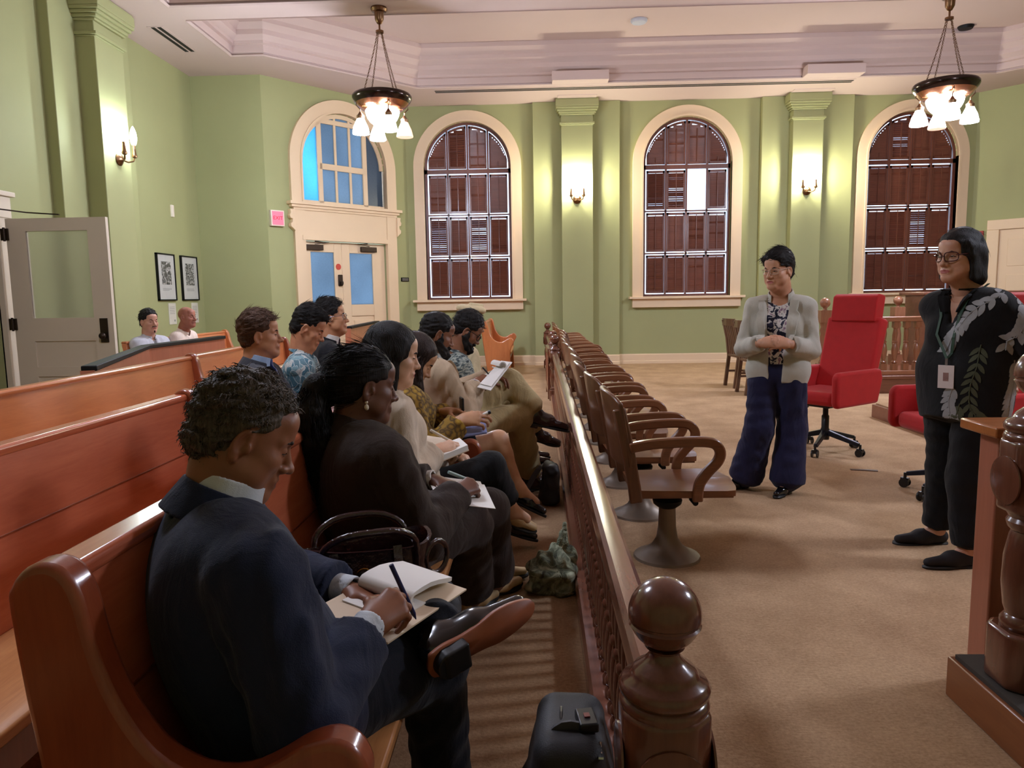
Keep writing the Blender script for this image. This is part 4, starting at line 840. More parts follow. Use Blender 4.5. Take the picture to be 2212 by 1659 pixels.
def head_mesh(vs, p):
    """head in its own frame: x right, y face forward, z up, ears near the origin"""
    jw, fl, ns, fat, old = p.get('jaw', 1.), p.get('long', 1.), p.get('nose', 1.), p.get('fat', 0.), p.get('old', 0)
    G = [ell(*CRAN), ell((0, .024, -.028), (.061 + .004 * fat, .066, .086 * fl))]
    F = Field(V3(-.115, -.13, -.27), V3(.115, .15, .145), vs); P = F.put
    for g in G: P(g, .03)
    for s in (-1, 1):
        P(cap((s * .046 * jw, -.002, -.052), (s * .018 * jw, .068, -.098 * fl), .024, .019), .022)
        P(ell((s * .043, .052, -.026), (.024, .026, .022)), .022)
        P(ell((s * (.046 + .004 * fat), .032, -.062), (.020 + .006 * fat, .032, .030)), .02)
        P(cap((s * .014, .084, .019), (s * .046, .066, .020), .0105, .008), .014)
    P(ell((0, .075, -.099 * fl), (.021, .018, .017)), .02)
    P(ell((0, .066, .052), (.050, .028, .034)), .02)
    for s in (-1, 1): P(ell((s * .032, .094, .001), (.019, .015, .0125)), .010, 's')
    for s in (-1, 1): P(ell((s * .0315, .0735, .000), (.0150, .0140, .0135)), .004)
    # nose
    q = .012 * (ns - 1)
    P(cap((0, .083, .012), (0, .104 + q, -.030), .0085, .0105), .010); P(ell((0, .108 + q, -.034), (.0125 * ns, .0115, .0105)), .008)
    for s in (-1, 1): P(ell((s * .0135 * ns, .095 + q * .5, -.037), (.0085, .0105, .0085)), .007)
    for s in (-1, 1): P(ell((s * .0065, .103 + q, -.0445), (.0035, .0055, .004)), .003, 's')
    # mouth
    P(ell((0, .084, -.066), (.026, .014, .020)), .015)
    P(cap((-.020, .0875, -.0645), (.020, .0875, -.0645), .0048), .006); P(cap((-.016, .0895, -.0735), (.016, .0895, -.0735), .0058), .006)
    for s in (-1, 1): P(cap((0, .0945, -.0615), (s * .022, .084, -.0665), .0042, .003), .005)
    P(cap((-.022, .097, -.0688), (.022, .097, -.0688), .0018 + p.get('open', 0) * .003), .003, 's')
    # ears
    for s in (-1, 1):
        R = frame_m((-s * .25, 1, -.12)); e = V3(s * .0765, -.008, -.006)
        Rm = np.array(Matrix.Rotation(-.22, 3, 'X') @ Matrix.Rotation(s * .38, 3, 'Z')); P(ell(e, (.0075, .019, .033), Rm), .006)
        P(ell(e + V3(s * .0065, .001, .004), (.0055, .0105, .020), Rm), .005, 's'); P(ell(e + V3(s * .001, -.004, -.030), (.006, .008, .009)), .006)
        P(ell(e + V3(s * .0, .016, -.006), (.006, .006, .011)), .006)
    # neck
    nt = V3(*p['neck_to']); nr = p.get('neckr', .056)
    P(cap((0, -.022, -.055), nt * .55 + V3(0, -.01, -.02), nr, nr * 1.0), .03); P(cap(nt * .55 + V3(0, -.01, -.02), nt, nr * 1.0, nr * 1.18), .03)
    P(cap((0, .03, -.10), nt * .6 + V3(0, .02, -.02), .030, .034), .04)
    return F.mesh()
def head_mats(V, Q, p):
    """0 skin, 1 lips, 2 eye white, 3 iris / lashes"""
    c = V[Q].mean(1); m = np.zeros(len(Q), int); x, y, z = np.abs(c[:, 0]), c[:, 1], c[:, 2]
    lip = (y > .082) & (((x / .0255) ** 2 + ((z + .0685) / .0095) ** 2) < 1) ; m[lip] = 1
    ex = x - .0315 + 0; eo = p.get('eyes', .5)
    eye = (y > .06) & ((ex / .0135) ** 2 + ((z - .0005) / (.0055 * max(eo, .05))) ** 2 < 1); lash = (y > .06) & (np.abs(z - (.001 + (eo - .3) * .006 - ex * ex * 14)) < .0017) & (np.abs(ex) < .0145)
    if eo > .15: m[eye] = 2; m[eye & (np.abs(ex + p.get('gaze', 0)) < .0062)] = 3
    m[lash] = 3
    return m
def hair_shell(style, vs, seed=1):
    """hair volumes in the head frame"""
    F = Field(V3(-.15, -.17, -.34 if style.get('len', 0) else -.16), V3(.15, .16, .19), vs); P = F.put; t = style.get('t', .010); amp = style.get('amp', .004); fr = style.get('freq', 110); tt = style.get('top', t)
    P(noised(ell(V3(0, -.014, .036 + (tt - t) * .5), (.0765 + t, .095 + t, .084 + t * .5 + tt * .5)), amp, fr, seed), .01)
    if style.get('nape', 1): P(noised(ell((0, -.052, -.022), (.062 + t * .6, .052 + t * .6, .052)), amp, fr, seed + 1), .02)
    for pr, k in style.get('extra', ()): P(noised(pr, amp, fr, seed + 2) if style.get('nz', 1) else pr, k)
    # face window and ears
    hl = style.get('line', .075); fw = style.get('facew', .064)
    for pr, k in style.get('cut', ()): P(pr, k, 's')
    if style.get('window', 1):
        P(ell((0, .092, hl - .105), (fw, .075, .108)), .012, 's'); P(rbox((0, .085, hl - .22), (fw * 1.02, .072, .15), None, .03), .012, 's')
        if style.get('fore', 1): P(rbox((0, .105, hl - .062), (fw * .95, .062, .058), None, .022), .010, 's')
        if style.get('earcut', 1):
            P(rbox((0, .065, -.034), (.13, .046, .060), None, .02), .010, 's')
            for s in (-1, 1): P(ell((s * .083, .004, -.026), (.030, .030 + style.get('side', 0), .046)), .008, 's')
        P(rbox((0, .03, -.17 + style.get('napez', 0)), (.12, .2, .10), None, .02), .012, 's')
    for pr, k in style.get('post', ()): P(noised(pr, amp, fr, seed + 3) if style.get('nz', 1) else pr, k)
    return biggest(*F.mesh())
def biggest(V, Q, frac=.12):
    """drops small loose islands"""
    if not len(Q): return V, Q
    lab = np.arange(len(V))
    while True:
        m = lab[Q].min(1); new = lab.copy(); np.minimum.at(new, Q.ravel(), np.repeat(m, 4)); new = new[new]
        if (new == lab).all(): break
        lab = new
    n = np.bincount(lab, minlength=len(V)); keep = n[lab] > frac * n.max(); return V, Q[keep[Q[:, 0]]]
def flow_strands(V, Q, n, L, r, flow, seed, lift=.0008, m=7, wave=0, rnd=.35, face_z=.07, earfree=True, minz=-1):
    """short hairs that start on the hair surface and run along the flow field"""
    rs = np.random.RandomState(seed); c = V[Q].mean(1); nrm = np.cross(V[Q[:, 2]] - V[Q[:, 0]], V[Q[:, 3]] - V[Q[:, 1]]); nrm /= np.linalg.norm(nrm, axis=1, keepdims=True) + 1e-9
    i = rs.randint(0, len(Q), n); p = c[i] - nrm[i] * .001; N_ = nrm[i]; L = L * (.6 + .8 * rs.rand(n, 1)); out = [p]; d = flow(p) + rs.normal(size=(n, 3)) * rnd
    for k in range(1, m):
        d = d - N_ * (d * N_).sum(1, keepdims=True) * .9; d /= np.linalg.norm(d, axis=1, keepdims=True) + 1e-9
        w = wave * np.sin(k * 1.3 + rs.rand(n, 1) * 6) * np.cross(d, N_) if wave else 0
        p = p + (d + w) * L / (m - 1) + N_ * lift * (1 if k < 3 else -.3); out.append(p); d = flow(p) * .5 + d * .6
    P = np.stack(out, 1); bad = ((P[:, :, 1] > .030) & (P[:, :, 2] < face_z) & (np.abs(P[:, :, 0]) < .080)).any(1) | ((np.abs(P[:, :, 0]) > .060) & (P[:, :, 2] < .030) & (P[:, :, 1] > -.030)).any(1) * earfree | (P[:, :, 2].min(1) < minz)
    return strands(P[~bad], r)
def hand_mesh(vs, curl, thumb, spread=1., size=1.):
    """left hand, palm down: wrist at origin, fingers +y, thumb on +x; curl: four triples of joint angles (radians)"""
    G = []; W = V3(0, 0, 0); KN = [V3(.028, .088, 0), V3(.009, .093, .003), V3(-.011, .088, .002), V3(-.029, .077, -.003)]
    LN = [(.043, .026, .021), (.048, .030, .022), (.044, .028, .021), (.034, .021, .019)]; RD = [.0092, .0095, .0090, .0080]
    G.append((.016, .008, [cap((0, -.01, 0), (0, .02, 0), .026, .030, (0, 0, 1), .68)] + [cap(V3(k[0] * .55, .012, 0), k, .014, .0115) for k in KN] + [cap((.02, .02, -.008), (.034, .045, -.010), .016, .014)]))
    for k, ln, rd, cu, sp in zip(KN, LN, RD, curl, (.10, .03, -.05, -.12)):
        p = k.copy(); a = 0; pr = []; yaw = sp * spread
        for l, c, j in zip(ln, cu, range(3)):
            a += c; d = V3(math.sin(yaw) * math.cos(a), math.cos(yaw) * math.cos(a), -math.sin(a)); q = p + d * l; pr.append(cap(p, q, rd * (1.06 - .10 * j), rd * (.96 - .10 * j))); p = q
        G.append((.004, .005, pr))
    p = V3(.030, .040, -.010); pr = []
    for d, l, r in zip(thumb, (.034, .031, .024), (.0125, .0108, .0095)): q = p + nz(d) * l; pr.append(cap(p, q, r, r * .9)); p = q
    G.append((.006, .008, pr))
    V, Q = grow(G, vs); return V * size, Q
HP = {  # poses: finger curls and thumb directions
 'pen': ([(.75, .75, .35), (.85, .85, .4), (1.0, 1.0, .5), (1.1, 1.0, .5)], [(.75, .55, -.5), (-.05, .85, -.55), (-.25, .85, -.4)]),
 'hold': ([(.45, .6, .3), (.5, .65, .35), (.6, .7, .35), (.65, .7, .35)], [(.6, .6, -.55), (.1, .85, -.5), (-.05, .9, -.3)]),
 'rest': ([(.18, .28, .15), (.2, .3, .15), (.25, .3, .18), (.3, .3, .18)], [(.8, .6, -.2), (.45, .85, -.15), (.3, .95, -.1)]),
 'fist': ([(1.1, 1.3, .6), (1.15, 1.3, .6), (1.2, 1.3, .6), (1.2, 1.3, .6)], [(.6, .6, -.5), (-.3, .7, -.6), (-.6, .4, -.4)]),
 'clasp': ([(.5, .75, .35), (.55, .8, .35), (.6, .85, .4), (.7, .85, .4)], [(.5, .75, -.2), (.0, .95, -.25), (-.2, .95, -.15)])}
def shoe_mesh(vs, kind):
    """foot frame: ankle above the origin, y to the toe, z up, sole at z=0"""
    if kind in ('oxford', 'loafer', 'flat', 'pump'):
        k = 1.0 if kind in ('oxford', 'loafer') else .88
        G = [cap((0, -.055, .042), (0, .05, .036), .038 * k, .041 * k), cap((0, .05, .034), (.004, .165 * k, .026), .041 * k, .026 * k, (0, 0, 1), .85)]
        if kind == 'oxford': G += [cap((0, -.03, .065), (0, .06, .052), .034, .030), cap((0, -.025, .07), (0, -.03, .095), .036, .036, cut='b')]
        if kind == 'loafer': G += [cap((0, -.03, .055), (0, .06, .046), .034, .032)]
        F = Field(V3(-.07, -.12, -.01), V3(.07, .23, .12), vs)
        for g in G: F.put(g, .02)
        if kind in ('flat', 'pump'): F.put(cap((0, -.04, .075), (0, .045, .062), .030, .026), .01, 's')
        if kind == 'loafer': F.put(cap((0, -.035, .105), (0, .01, .10), .030, .026), .012, 's')
        F.put(rbox((0, .05, -.05), (.2, .3, .055), None, .002), .006, 's')
        return F.mesh()
def sole_prism(acc, m, kind, T, heel=.016):
    pts = [(.030, -.085), (.036, -.05), (.032, .0), (.036, .05), (.044, .09), (.040, .14), (.024, .185), (.004, .198)]; k = 1.0 if kind in ('oxford', 'loafer') else .90
    loop = [V3(x * k, y * k, 0) for x, y in pts] + [V3(-x * k * .92, y * k, 0) for x, y in pts[::-1][1:]] + [V3(0, -.094 * k, 0)]
    loop = [V3(*v) for v in [tuple(q) for q in _cr([Vector(p) for p in loop + loop[:1]], 3)][:-1]]; n = len(loop); z0, z1 = -.002, .010
    V = [p + V3(0, 0, z0) for p in loop] + [p + V3(0, 0, z1) for p in loop]; ctr = [V3(0, .05, z0), V3(0, .05, z1)]; V += ctr
    Q = [(i, (i + 1) % n, n + (i + 1) % n, n + i) for i in range(n)] + [((i + 1) % n, i, 2 * n, 2 * n) for i in range(n)] + [(n + i, n + (i + 1) % n, 2 * n + 1, 2 * n + 1) for i in range(n)]
    return np.array(V), np.array(Q)
M_lensN = NT('spectacle_lens'); _t = M_lensN.t; _a = M_lensN.n('ShaderNodeBsdfTransparent'); _b = M_lensN.n('ShaderNodeBsdfGlossy'); _b.inputs['Roughness'].default_value = .05
_m = M_lensN.n('ShaderNodeMixShader'); _m.inputs[0].default_value = .12; M_lensN.l(_a.outputs[0], _m.inputs[1]); M_lensN.l(_b.outputs[0], _m.inputs[2]); M_lensN.l(_m.outputs[0], _t.nodes['Material Output'].inputs[0]); M_lens = M_lensN.m
M_sock = plain('dark_sock', (22, 22, 28), .9)
M_pearl = plain('pearl', (236, 226, 205), .2)
def person(label, face, hip, neck, head, hf, skinc, hands, legs, hair=None, top=None, bottom=None, shoes=None, **o):
    hip, neck, head = V3(*hip), V3(*neck), V3(*head); th = face - PI / 2; O = V3(hip[0], hip[1], 0)
    Rz = np.array(Matrix.Rotation(th, 3, 'Z')); w = lambda p: Rz.T @ (np.asarray(p, float) - O); wd = lambda v: Rz.T @ np.asarray(v, float)
    t = thing('person', label, 'person', tuple(O), th)
    b = o.get('bulk', 1.); fem = o.get('fem', 0); vs = o.get('vs', .010); hvs = o.get('hvs', .0042); fine = o.get('fine', .004)
    hl, nl, cl = w(hip), w(neck), w(head); r = V3(1, 0, 0); u = nz(nl - hl); f = nz(V3(0, 1, 0) - u * u[1]); cv = o.get('curve', .02); Lt = np.linalg.norm(nl - hl)
    c = lambda q: hl + (nl - hl) * q - f * cv * math.sin(PI * q)
    sw = o.get('sw', .178 - .018 * fem) * b; sd = o.get('sdrop', .088); rs = nz(r * 1.0 + u * o.get('roll', 0))
    S = {'R': nl - u * sd + rs * sw + f * o.get('shf', .005), 'L': nl - u * sd - rs * sw + f * o.get('shf', .005)}
    belly = o.get('belly', 0.)
    def torso(e, waist=1.):
        q = [cap(c(.02) - r * .085 * b, c(.02) + r * .085 * b, .120 * b + e, n=f, sq=.92), cap(c(.26) - r * .07 * b * waist + f * belly * .5, c(.26) + r * .07 * b * waist + f * belly * .5, (.112 + belly * .5) * b * (waist * .5 + .5) + e, n=f, sq=.95),
             cap(c(.52) - r * .08 * b, c(.52) + r * .08 * b, .112 * b + e, n=f, sq=.92), cap(c(.74) - r * .10 * b, c(.74) + r * .10 * b, .092 * b + e, n=f, sq=.95),
             cap(S['L'] + r * .02, S['R'] - r * .02, .052 * b + e, n=f, sq=1.0)]
        for s in (-1, 1): q.append(cap(nl - u * .028 + r * s * .025 - f * .008, nl - u * (sd - .012) + r * s * sw * .72, .034 + e * .6, .046 * b + e))
        if fem:
            for s in (-1, 1): q.append(ell(c(.60) + f * (.085 * b) + r * s * .068, (.062 + e, .055 + e, .064 + e)))
        return q
    # arms
    A = {}
    for k in 'RL':
        if k not in hands: continue
        wr, fd, pn, pose = hands[k][:4]; wr = w(wr); fd = wd(fd); pn = wd(pn); s = 1 if k == 'R' else -1; l1, l2 = .285 * o.get('arm', 1), .255 * o.get('arm', 1)
        pole = wd(hands[k][4]) if len(hands[k]) > 4 else V3(s * .45, -.35, -.9); D = wr - S[k]; d = np.linalg.norm(D)
        if d > (l1 + l2) * .995: sc = d / ((l1 + l2) * .995); l1 *= sc; l2 *= sc
        a = (l1 * l1 - l2 * l2 + d * d) / (2 * d); h = math.sqrt(max(0, l1 * l1 - a * a)); D /= d; pp = nz(pole - D * (pole @ D)); E_ = S[k] + D * a + pp * h
        A[k] = (S[k], E_, wr, nz(fd), pn, pose)
    Lg = {}
    for k, (kn, an, toe) in legs.items():
        s = 1 if k == 'R' else -1; Lg[k] = (hl + r * s * .085 * b - u * .01, w(kn), w(an), wd(toe))
    body = Acc(); SK = [skin('skin_' + o.get('id', 'a'), skinc), lipmat(o.get('lip', tuple(int(a * m) for a, m in zip(skinc, (.82, .62, .62))))), M_eyew, M_iris]
    # under-body, continuous from neck to limbs
    G = [(.05, .03, torso(-.022))]
    G[0][2].append(cap(c(.9), nl + (cl - nl) * .3, .055, .050))
    lt = o.get('legthick', 1.)
    for k, (s_, e_, w_, fd, pn, ps) in A.items(): G.append((.02, .02, [cap(s_, e_, .046 * b, .038 * b), cap(e_, e_ + (w_ - e_) * .35, .039 * b, .040 * b), cap(e_ + (w_ - e_) * .35, w_, .039 * b, .0265, fd if 0 else nz(pn), .82)]))
    for k, (h_, k_, a_, td) in Lg.items(): G.append((.03, .03, [cap(h_, k_, .078 * lt, .050 * lt), cap(k_, k_ + (a_ - k_) * .3 - nz(td) * .012, .048 * lt, .050 * lt), cap(k_ + (a_ - k_) * .3 - nz(td) * .012, a_, .050 * lt, .031)] + ([] if shoes and shoes['kind'] == 'oxford' else [cap(a_, a_ + nz(td) * .08 + nz(a_ - k_) * .04, .030, .024), cap(a_, a_ + nz(a_ - k_) * .04, .03, .03)])))
    V, Q = grow(G, vs * 1.1); body.add(V, Q)
    Rh = frame_m(wd(hf), wd(o.get('hup', (0, 0, 1)))); hs = o.get('hs', 1.0); HT = (Rh * hs, cl); hp = dict(o.get('hp', {})); hp['neck_to'] = tuple(Rh.T @ (nl - cl) / hs)
    V, Q = head_mesh(hvs, hp); body.add(V, Q, head_mats(V, Q, hp), HT)
    for k, (s_, e_, w_, fd, pn, ps) in A.items():
        if ps is None: continue
        V, Q = hand_mesh(fine, *HP[ps], size=o.get('hand', 1.)); z = nz(-pn - fd * (-pn @ fd)); x = np.cross(fd, z)
        if k == 'R': V = V * V3(-1, 1, 1); Q = Q[:, ::-1]
        body.add(V, Q, 0, (np.stack([x, fd, z], 1), w_ + fd * .0))
    body.obj('body', SK, t)
    hd = o.get('brow', None)
    if hd:
        V, Q = grow([(.004, .004, [q for s in (-1, 1) for q in (cap((s * .018, .0925, .0185), (s * .032, .0885, .0225), .0030, .0036), cap((s * .032, .0885, .0225), (s * .048, .0735, .0185), .0036, .0018))])], .0028); a = Acc(); a.add(V, Q, 0, HT); a.obj('eyebrows', hd, t)
    nh = o.get('neckr', .056)
    nd = nz(cl - nl + V3(0, 0, .05)); ntilt = nz(nd + f * .10)
    # ---- garments
    def sleeve(k, e, rad, length=1., cutr=None):
        s_, e_, w_, fd, pn, ps = A[k]; r0, r1, r2 = rad
        if length <= .5: q = s_ + (e_ - s_) * (length / .5); return [cap(s_, q, r0 + e, r1 + e + .006, cut='b')]
        q = e_ + (w_ - e_) * ((length - .5) / .5)
        fdir = nz(w_ - e_); bk = nz(np.cross(np.cross(e_ - s_, w_ - e_), w_ - s_)) if 1 else 0
        return [noised(cap(s_, e_, r0 + e, r1 + e), .0042, 60, 3 if k == 'R' else 7), noised(cap(e_, q, r1 + e - .002, r2 + e, cut='b'), .0038, 62, 4), cap(e_, q, r1 * .9 + e * .5, r2 + e, cut='b')]
    tp = top; e = tp.get('e', .012); gar = [(tp.get('kt', .055), .02, torso(e, tp.get('waist', 1.)))]
    for s in (-1, 1):
        if tp.get('pad'): gar[0][2].append(cap(S['R' if s > 0 else 'L'] - r * s * .05 + u * .018, S['R' if s > 0 else 'L'] + r * s * .010 + u * .006, .045, .042))
    if tp.get('hem', 0):   # standing garments hang below the hips
        hm = tp['hem']; gar[0][2].append(cap(c(.1) - r * .0, hl - u * hm, tp.get('hw', .16) * b, tp.get('hw2', .175) * b, n=f, sq=tp.get('hsq', .8), cut='b'))
        for s in (-1, 1): gar[0][2].append(cap(c(.2) + r * s * .08, hl - u * hm + r * s * (tp.get('hw2', .175) * .45), .10 * b, tp.get('hwr', .12) * b, n=f, sq=.85, cut='b'))
    elif tp.get('lap', 1):
        for k, (h_, k_, a_, td) in Lg.items(): gar[0][2].append(cap(h_ + u * .03, h_ + (k_ - h_) * tp.get('laplen', .30), .098 * b + e, .085 * b + e * .6))
    rad = tp.get('rad', (.064 * b, .055 * b, .045))
    ln = tp.get('sleeve', .97)
    for k in A: gar.append((.03, tp.get('ks', .022), sleeve(k, e * .6, rad, ln)))
    subs = [(.008, cap(nl - nd * .05 + f * .01, nl + nd * .25, nh + tp.get('nk', .010), nh + .02))]
    if 'vee' in tp:
        q0, hw, bot = tp['vee']; B0 = c(bot); H_ = nl + u * .02 - B0; Hn = np.linalg.norm(H_); Hu = H_ / Hn
        def vf(X, Y, Z, B0=B0, Hu=Hu, Hn=Hn, q0=q0, hw=hw):
            px, py, pz = X - B0[0], Y - B0[1], Z - B0[2]; a = px * Hu[0] + py * Hu[1] + pz * Hu[2]; bb = px * r[0] + py * r[1] + pz * r[2]; cc = px * f[0] + py * f[1] + pz * f[2]
            return np.maximum(np.maximum(np.abs(bb) - (q0 + hw * np.clip(a / Hn, 0, 1.1)), .02 - cc), np.maximum(-a, a - Hn * 1.05))
        subs.append((.004, (vf, np.minimum(B0, B0 + H_) - .2, np.maximum(B0, B0 + H_) + .2)))
    V, Q = grow(gar, vs, subs=subs); a = Acc(); a.add(V, Q); jk = a.obj(tp['name'], tp['mat'], t); jk_mesh = (V, Q)
    if 'lapel' in tp:    # lapels laid along the edges of the opening
        from mathutils.bvhtree import BVHTree
        bv = BVHTree.FromPolygons([Vector(v) for v in V.tolist()], [tuple(q) for q in Q.tolist()]); q0, hw, bot = tp['vee']; lw = tp['lapel']
        mb = MB()
        for s in (-1, 1):
            rows = []
            for i in range(15):
                q = tp.get('lap0', .08) + (.90 - tp.get('lap0', .08)) * i / 14; Bq = c(bot) + (nl + u * .02 - c(bot)) * q; edge = s * (q0 + hw * q); row = []
                wd_ = lw * min(1, .25 + q * 1.0) * (1 if i < 11 else (.72 if i == 11 else .8))
                for j in range(5):
                    x = edge + s * wd_ * j / 4; org = Bq + r * x + f * .4; hit = bv.ray_cast(Vector(org), Vector(-f)); row.append((np.array(hit[0]) if hit[0] else Bq + r * x + f * .1) + f * (.012 if j < 2 else (.016 if j < 4 else .026)))
                rows.append(row)
            n = 5; vv = [p for row in rows for p in row] + [p - f * .022 for row in rows for p in row]; m = len(rows) * n
            F = [(i * n + j, i * n + j + 1, (i + 1) * n + j + 1, (i + 1) * n + j) for i in range(len(rows) - 1) for j in range(n - 1)]
            rim = list(range(n)) + [i * n + n - 1 for i in range(1, len(rows))] + [(len(rows) - 1) * n + j for j in range(n - 2, -1, -1)] + [i * n for i in range(len(rows) - 2, 0, -1)]
            mb.add(vv, F + [tuple(m + q for q in ff) for ff in F] + [(rim[i], rim[(i + 1) % len(rim)], m + rim[(i + 1) % len(rim)], m + rim[i]) for i in range(len(rim))])
        mb.obj('lapels', tp['mat'], jk, smooth=60)
    if 'inner' in tp:
        im = tp['inner']; V, Q = grow([(.05, .02, torso(e - .014))], vs, subs=[(.008, cap(nl - nd * .03 + f * .012, nl + nd * .25, nh + tp.get('ink', .004), nh + .02))]); a = Acc(); a.add(V, Q); a.obj(tp.get('inner_name', 'shirt'), im, t)
        if tp.get('cuffs', 1):
            for k, (s_, e_, w_, fd, pn, ps) in A.items():
                d = nz(w_ - e_); a = Acc(); V, Q = grow([(.004, .004, [cap(w_ - d * .05, w_ + d * .012, .036, .036, cut='b')])], .005, subs=[(.002, cap(w_ - d * .02, w_ + d * .05, .029, .029))]); a.add(V, Q); a.obj('shirt_cuff', im, t)
    def band(z0, z1, r0, r1, th, name, mat, tl=.25, par=t, gap=0):
        ax = nz(nd + f * tl); p0 = nl + ax * z0 + f * .012; p1 = nl + ax * z1 + f * .004; sb = [(.002, cap(p0 - ax * .05, p1 + ax * .05, r0 - th, r1 - th))]
        if gap: sb.append((.004, rbox(p0 + f * .09 + ax * .02, (gap, .06, .1), np.stack([r, f, u], 1), .004)))
        V, Q = grow([(.002, .002, [cap(p0, p1, r0, r1, cut='ab')])], .0034, subs=sb); a = Acc(); a.add(V, Q); a.obj(name, mat, par)
    if 'collar' in tp: band(-.018 + tp.get('cz', 0), .046 + tp.get('cz', 0), nh + .016, nh + .009, .008, 'shirt_collar', tp['collar'], .28, gap=tp.get('cgap', .012))
    if 'jcollar' in tp: band(-.058, .018, nh + .040, nh + .020, .013, 'jacket_collar', tp['mat'], .34, jk, gap=.05)
    if 'fold' in tp: band(-.014, .026, nh + .026, nh + .012, .006, 'collar', tp['mat'], .45, jk, gap=.02)
    if 'tie' in tp:
        p0 = nl + f * (nh + .020) - u * .012; pts = [p0, c(.86) + f * .105 * b, c(.66) + f * .128 * b, c(.42) + f * (.132 + belly) * b]
        V, Q = grow([(.006, .006, [cap(p0 + u * .012, p0 - u * .02, .020, .014, f, .7)] + [cap(pts[i], pts[i + 1], (.016, .022, .030)[i], (.022, .030, .036)[i], f, .25) for i in range(3)])], .005); a = Acc(); a.add(V, Q); a.obj('tie', tp['tie'], t)
    if bottom:
        bt = bottom; g0 = [cap(c(.0) - r * .085 * b, c(.0) + r * .085 * b, .118 * b, n=f, sq=.9)]; gg = [(.05, .025, g0)]; kr, ar, lr = bt.get('r', (.098, .072, .056))
        if bt['kind'] == 'trousers':
            for i, (k, (h_, k_, a_, td)) in enumerate(Lg.items()):
                q = k_ + (a_ - k_) * bt.get('len', .93); gg.append((.035, .018, [noised(cap(h_, k_, kr * b, ar), .004, 34, 5 + i), noised(cap(k_, k_ + (q - k_) * .9, ar * .97, lr), .004, 38, 8 + i), cap(k_, q, ar * .8, lr, cut='b')]))
        else:
            mid = (Lg['R'][1] + Lg['L'][1]) / 2
            for k, (h_, k_, a_, td) in Lg.items(): q = h_ + (k_ - h_) * bt.get('len', .85); g0 += [cap(h_, q, .098 * b, .082, cut='b')]
            g0 += [cap((Lg['R'][0] + Lg['L'][0]) / 2, (Lg['R'][0] + (Lg['R'][1] - Lg['R'][0]) * .8 + Lg['L'][0] + (Lg['L'][1] - Lg['L'][0]) * .8) / 2, .10, .07)]
        V, Q = grow(gg, vs); a = Acc(); a.add(V, Q); a.obj(bt.get('name', bt['kind']), bt['mat'], t)
    if shoes:
        for k, (h_, k_, a_, td) in Lg.items():
            kind = shoes['kind']; y = nz(td); zz = nz((k_ - a_) if 'up' not in shoes else wd(shoes['up'].get(k, (0, 0, 1)))); z = nz(zz - y * (zz @ y)); x = np.cross(y, z); Tm = (np.stack([x, y, z], 1) * shoes.get('size', 1.), a_ - z * shoes.get('drop', .085) + y * .03)
            V, Q = shoe_mesh(shoes.get('vs', .0055), kind); a = Acc(); a.add(V, Q, 0, Tm); V, Q = sole_prism(a, 1, kind, Tm); a.add(V, Q, 1, Tm)
            sh = a.obj('shoe', [shoes['mat'], shoes['sole']], t)
            if kind == 'oxford': a = Acc(); V, Q = grow([(.02, .02, [cap(a_ - z * .02, a_ + (k_ - a_) * .3, .040, .046), cap(a_ - z * .02, a_ + y * .05 - z * .03, .034, .030)])], .008); a.add(V, Q); a.obj('sock', M_sock, t)
            hh = shoes.get('heel', .014); a = Acc(); hw_ = shoes.get('heelw', .032); V, Q = grow([(.003, .003, [cap((0, -.045, -hh), (0, -.045, .004), hw_, .028, cut='ab')] if hw_ < .02 else [rbox((0, -.032, -hh / 2), (.032, .030, hh / 2 + .003), None, .004), cap((0, -.052, -hh), (0, -.052, .003), .032, .032, cut='ab')])], .003); a.add(V, Q, 0, Tm); a.obj('heel', shoes['heelmat'] if 'heelmat' in shoes else shoes['mat'], sh)
    if hair:
        st = hair; V, Q = hair_shell(st, st.get('vs', .005), st.get('seed', 1)); a = Acc(); a.add(V, Q, 0, HT)
        if st.get('n', 400):
            cr = V3(*st.get('crown', (0, -.045, .13))); fl0 = st.get('flow')
            def flow(p):
                d = p - cr
                if fl0 is not None: d = d * .3 / (np.linalg.norm(d, axis=1, keepdims=True) + 1e-6) + V3(*fl0)
                d = d + np.where((p[:, 2:3] < .03), 1., 0.) * V3(0, -.01, -.12)
                return d / (np.linalg.norm(d, axis=1, keepdims=True) + 1e-9)
            SV, SQ = flow_strands(V, Q, st.get('n', 400), st.get('L', .03), st.get('r', .0011), flow, 5, st.get('lift', .0007), 6, st.get('wave', 0), st.get('rnd', .25), st.get('line', .075) - .004, bool(st.get('earcut', 1)), st.get('minz', -1)); a.add(SV, SQ, 0, HT)
        for fn in st.get('more', ()): fn(a, HT, Rh, cl)
        a.obj('hair', st['mat'], t)
    if 'beard' in o:
        bd = o['beard']; F = Field(V3(-.10, -.05, -.28), V3(.10, .15, .02), .0045)
        for p, k in bd['prims']: F.put(noised(p, bd.get('amp', .004), 120, 4), k)
        F.put(ell((0, .101, -.066), (.024, .030, .010)), .006, 's')
        V, Q = F.mesh(); a = Acc(); a.add(V, Q, 0, HT)
        if bd.get('n'):
            SV, SQ = flow_strands(V, Q, bd['n'], bd.get('L', .03), .0009, lambda p: np.tile(nz((0, .25, -1)), (len(p), 1)) + p * V3(2, 0, 0), 9, .001, 6, .15); a.add(SV, SQ, 0, HT)
        a.obj('beard', bd['mat'], t)
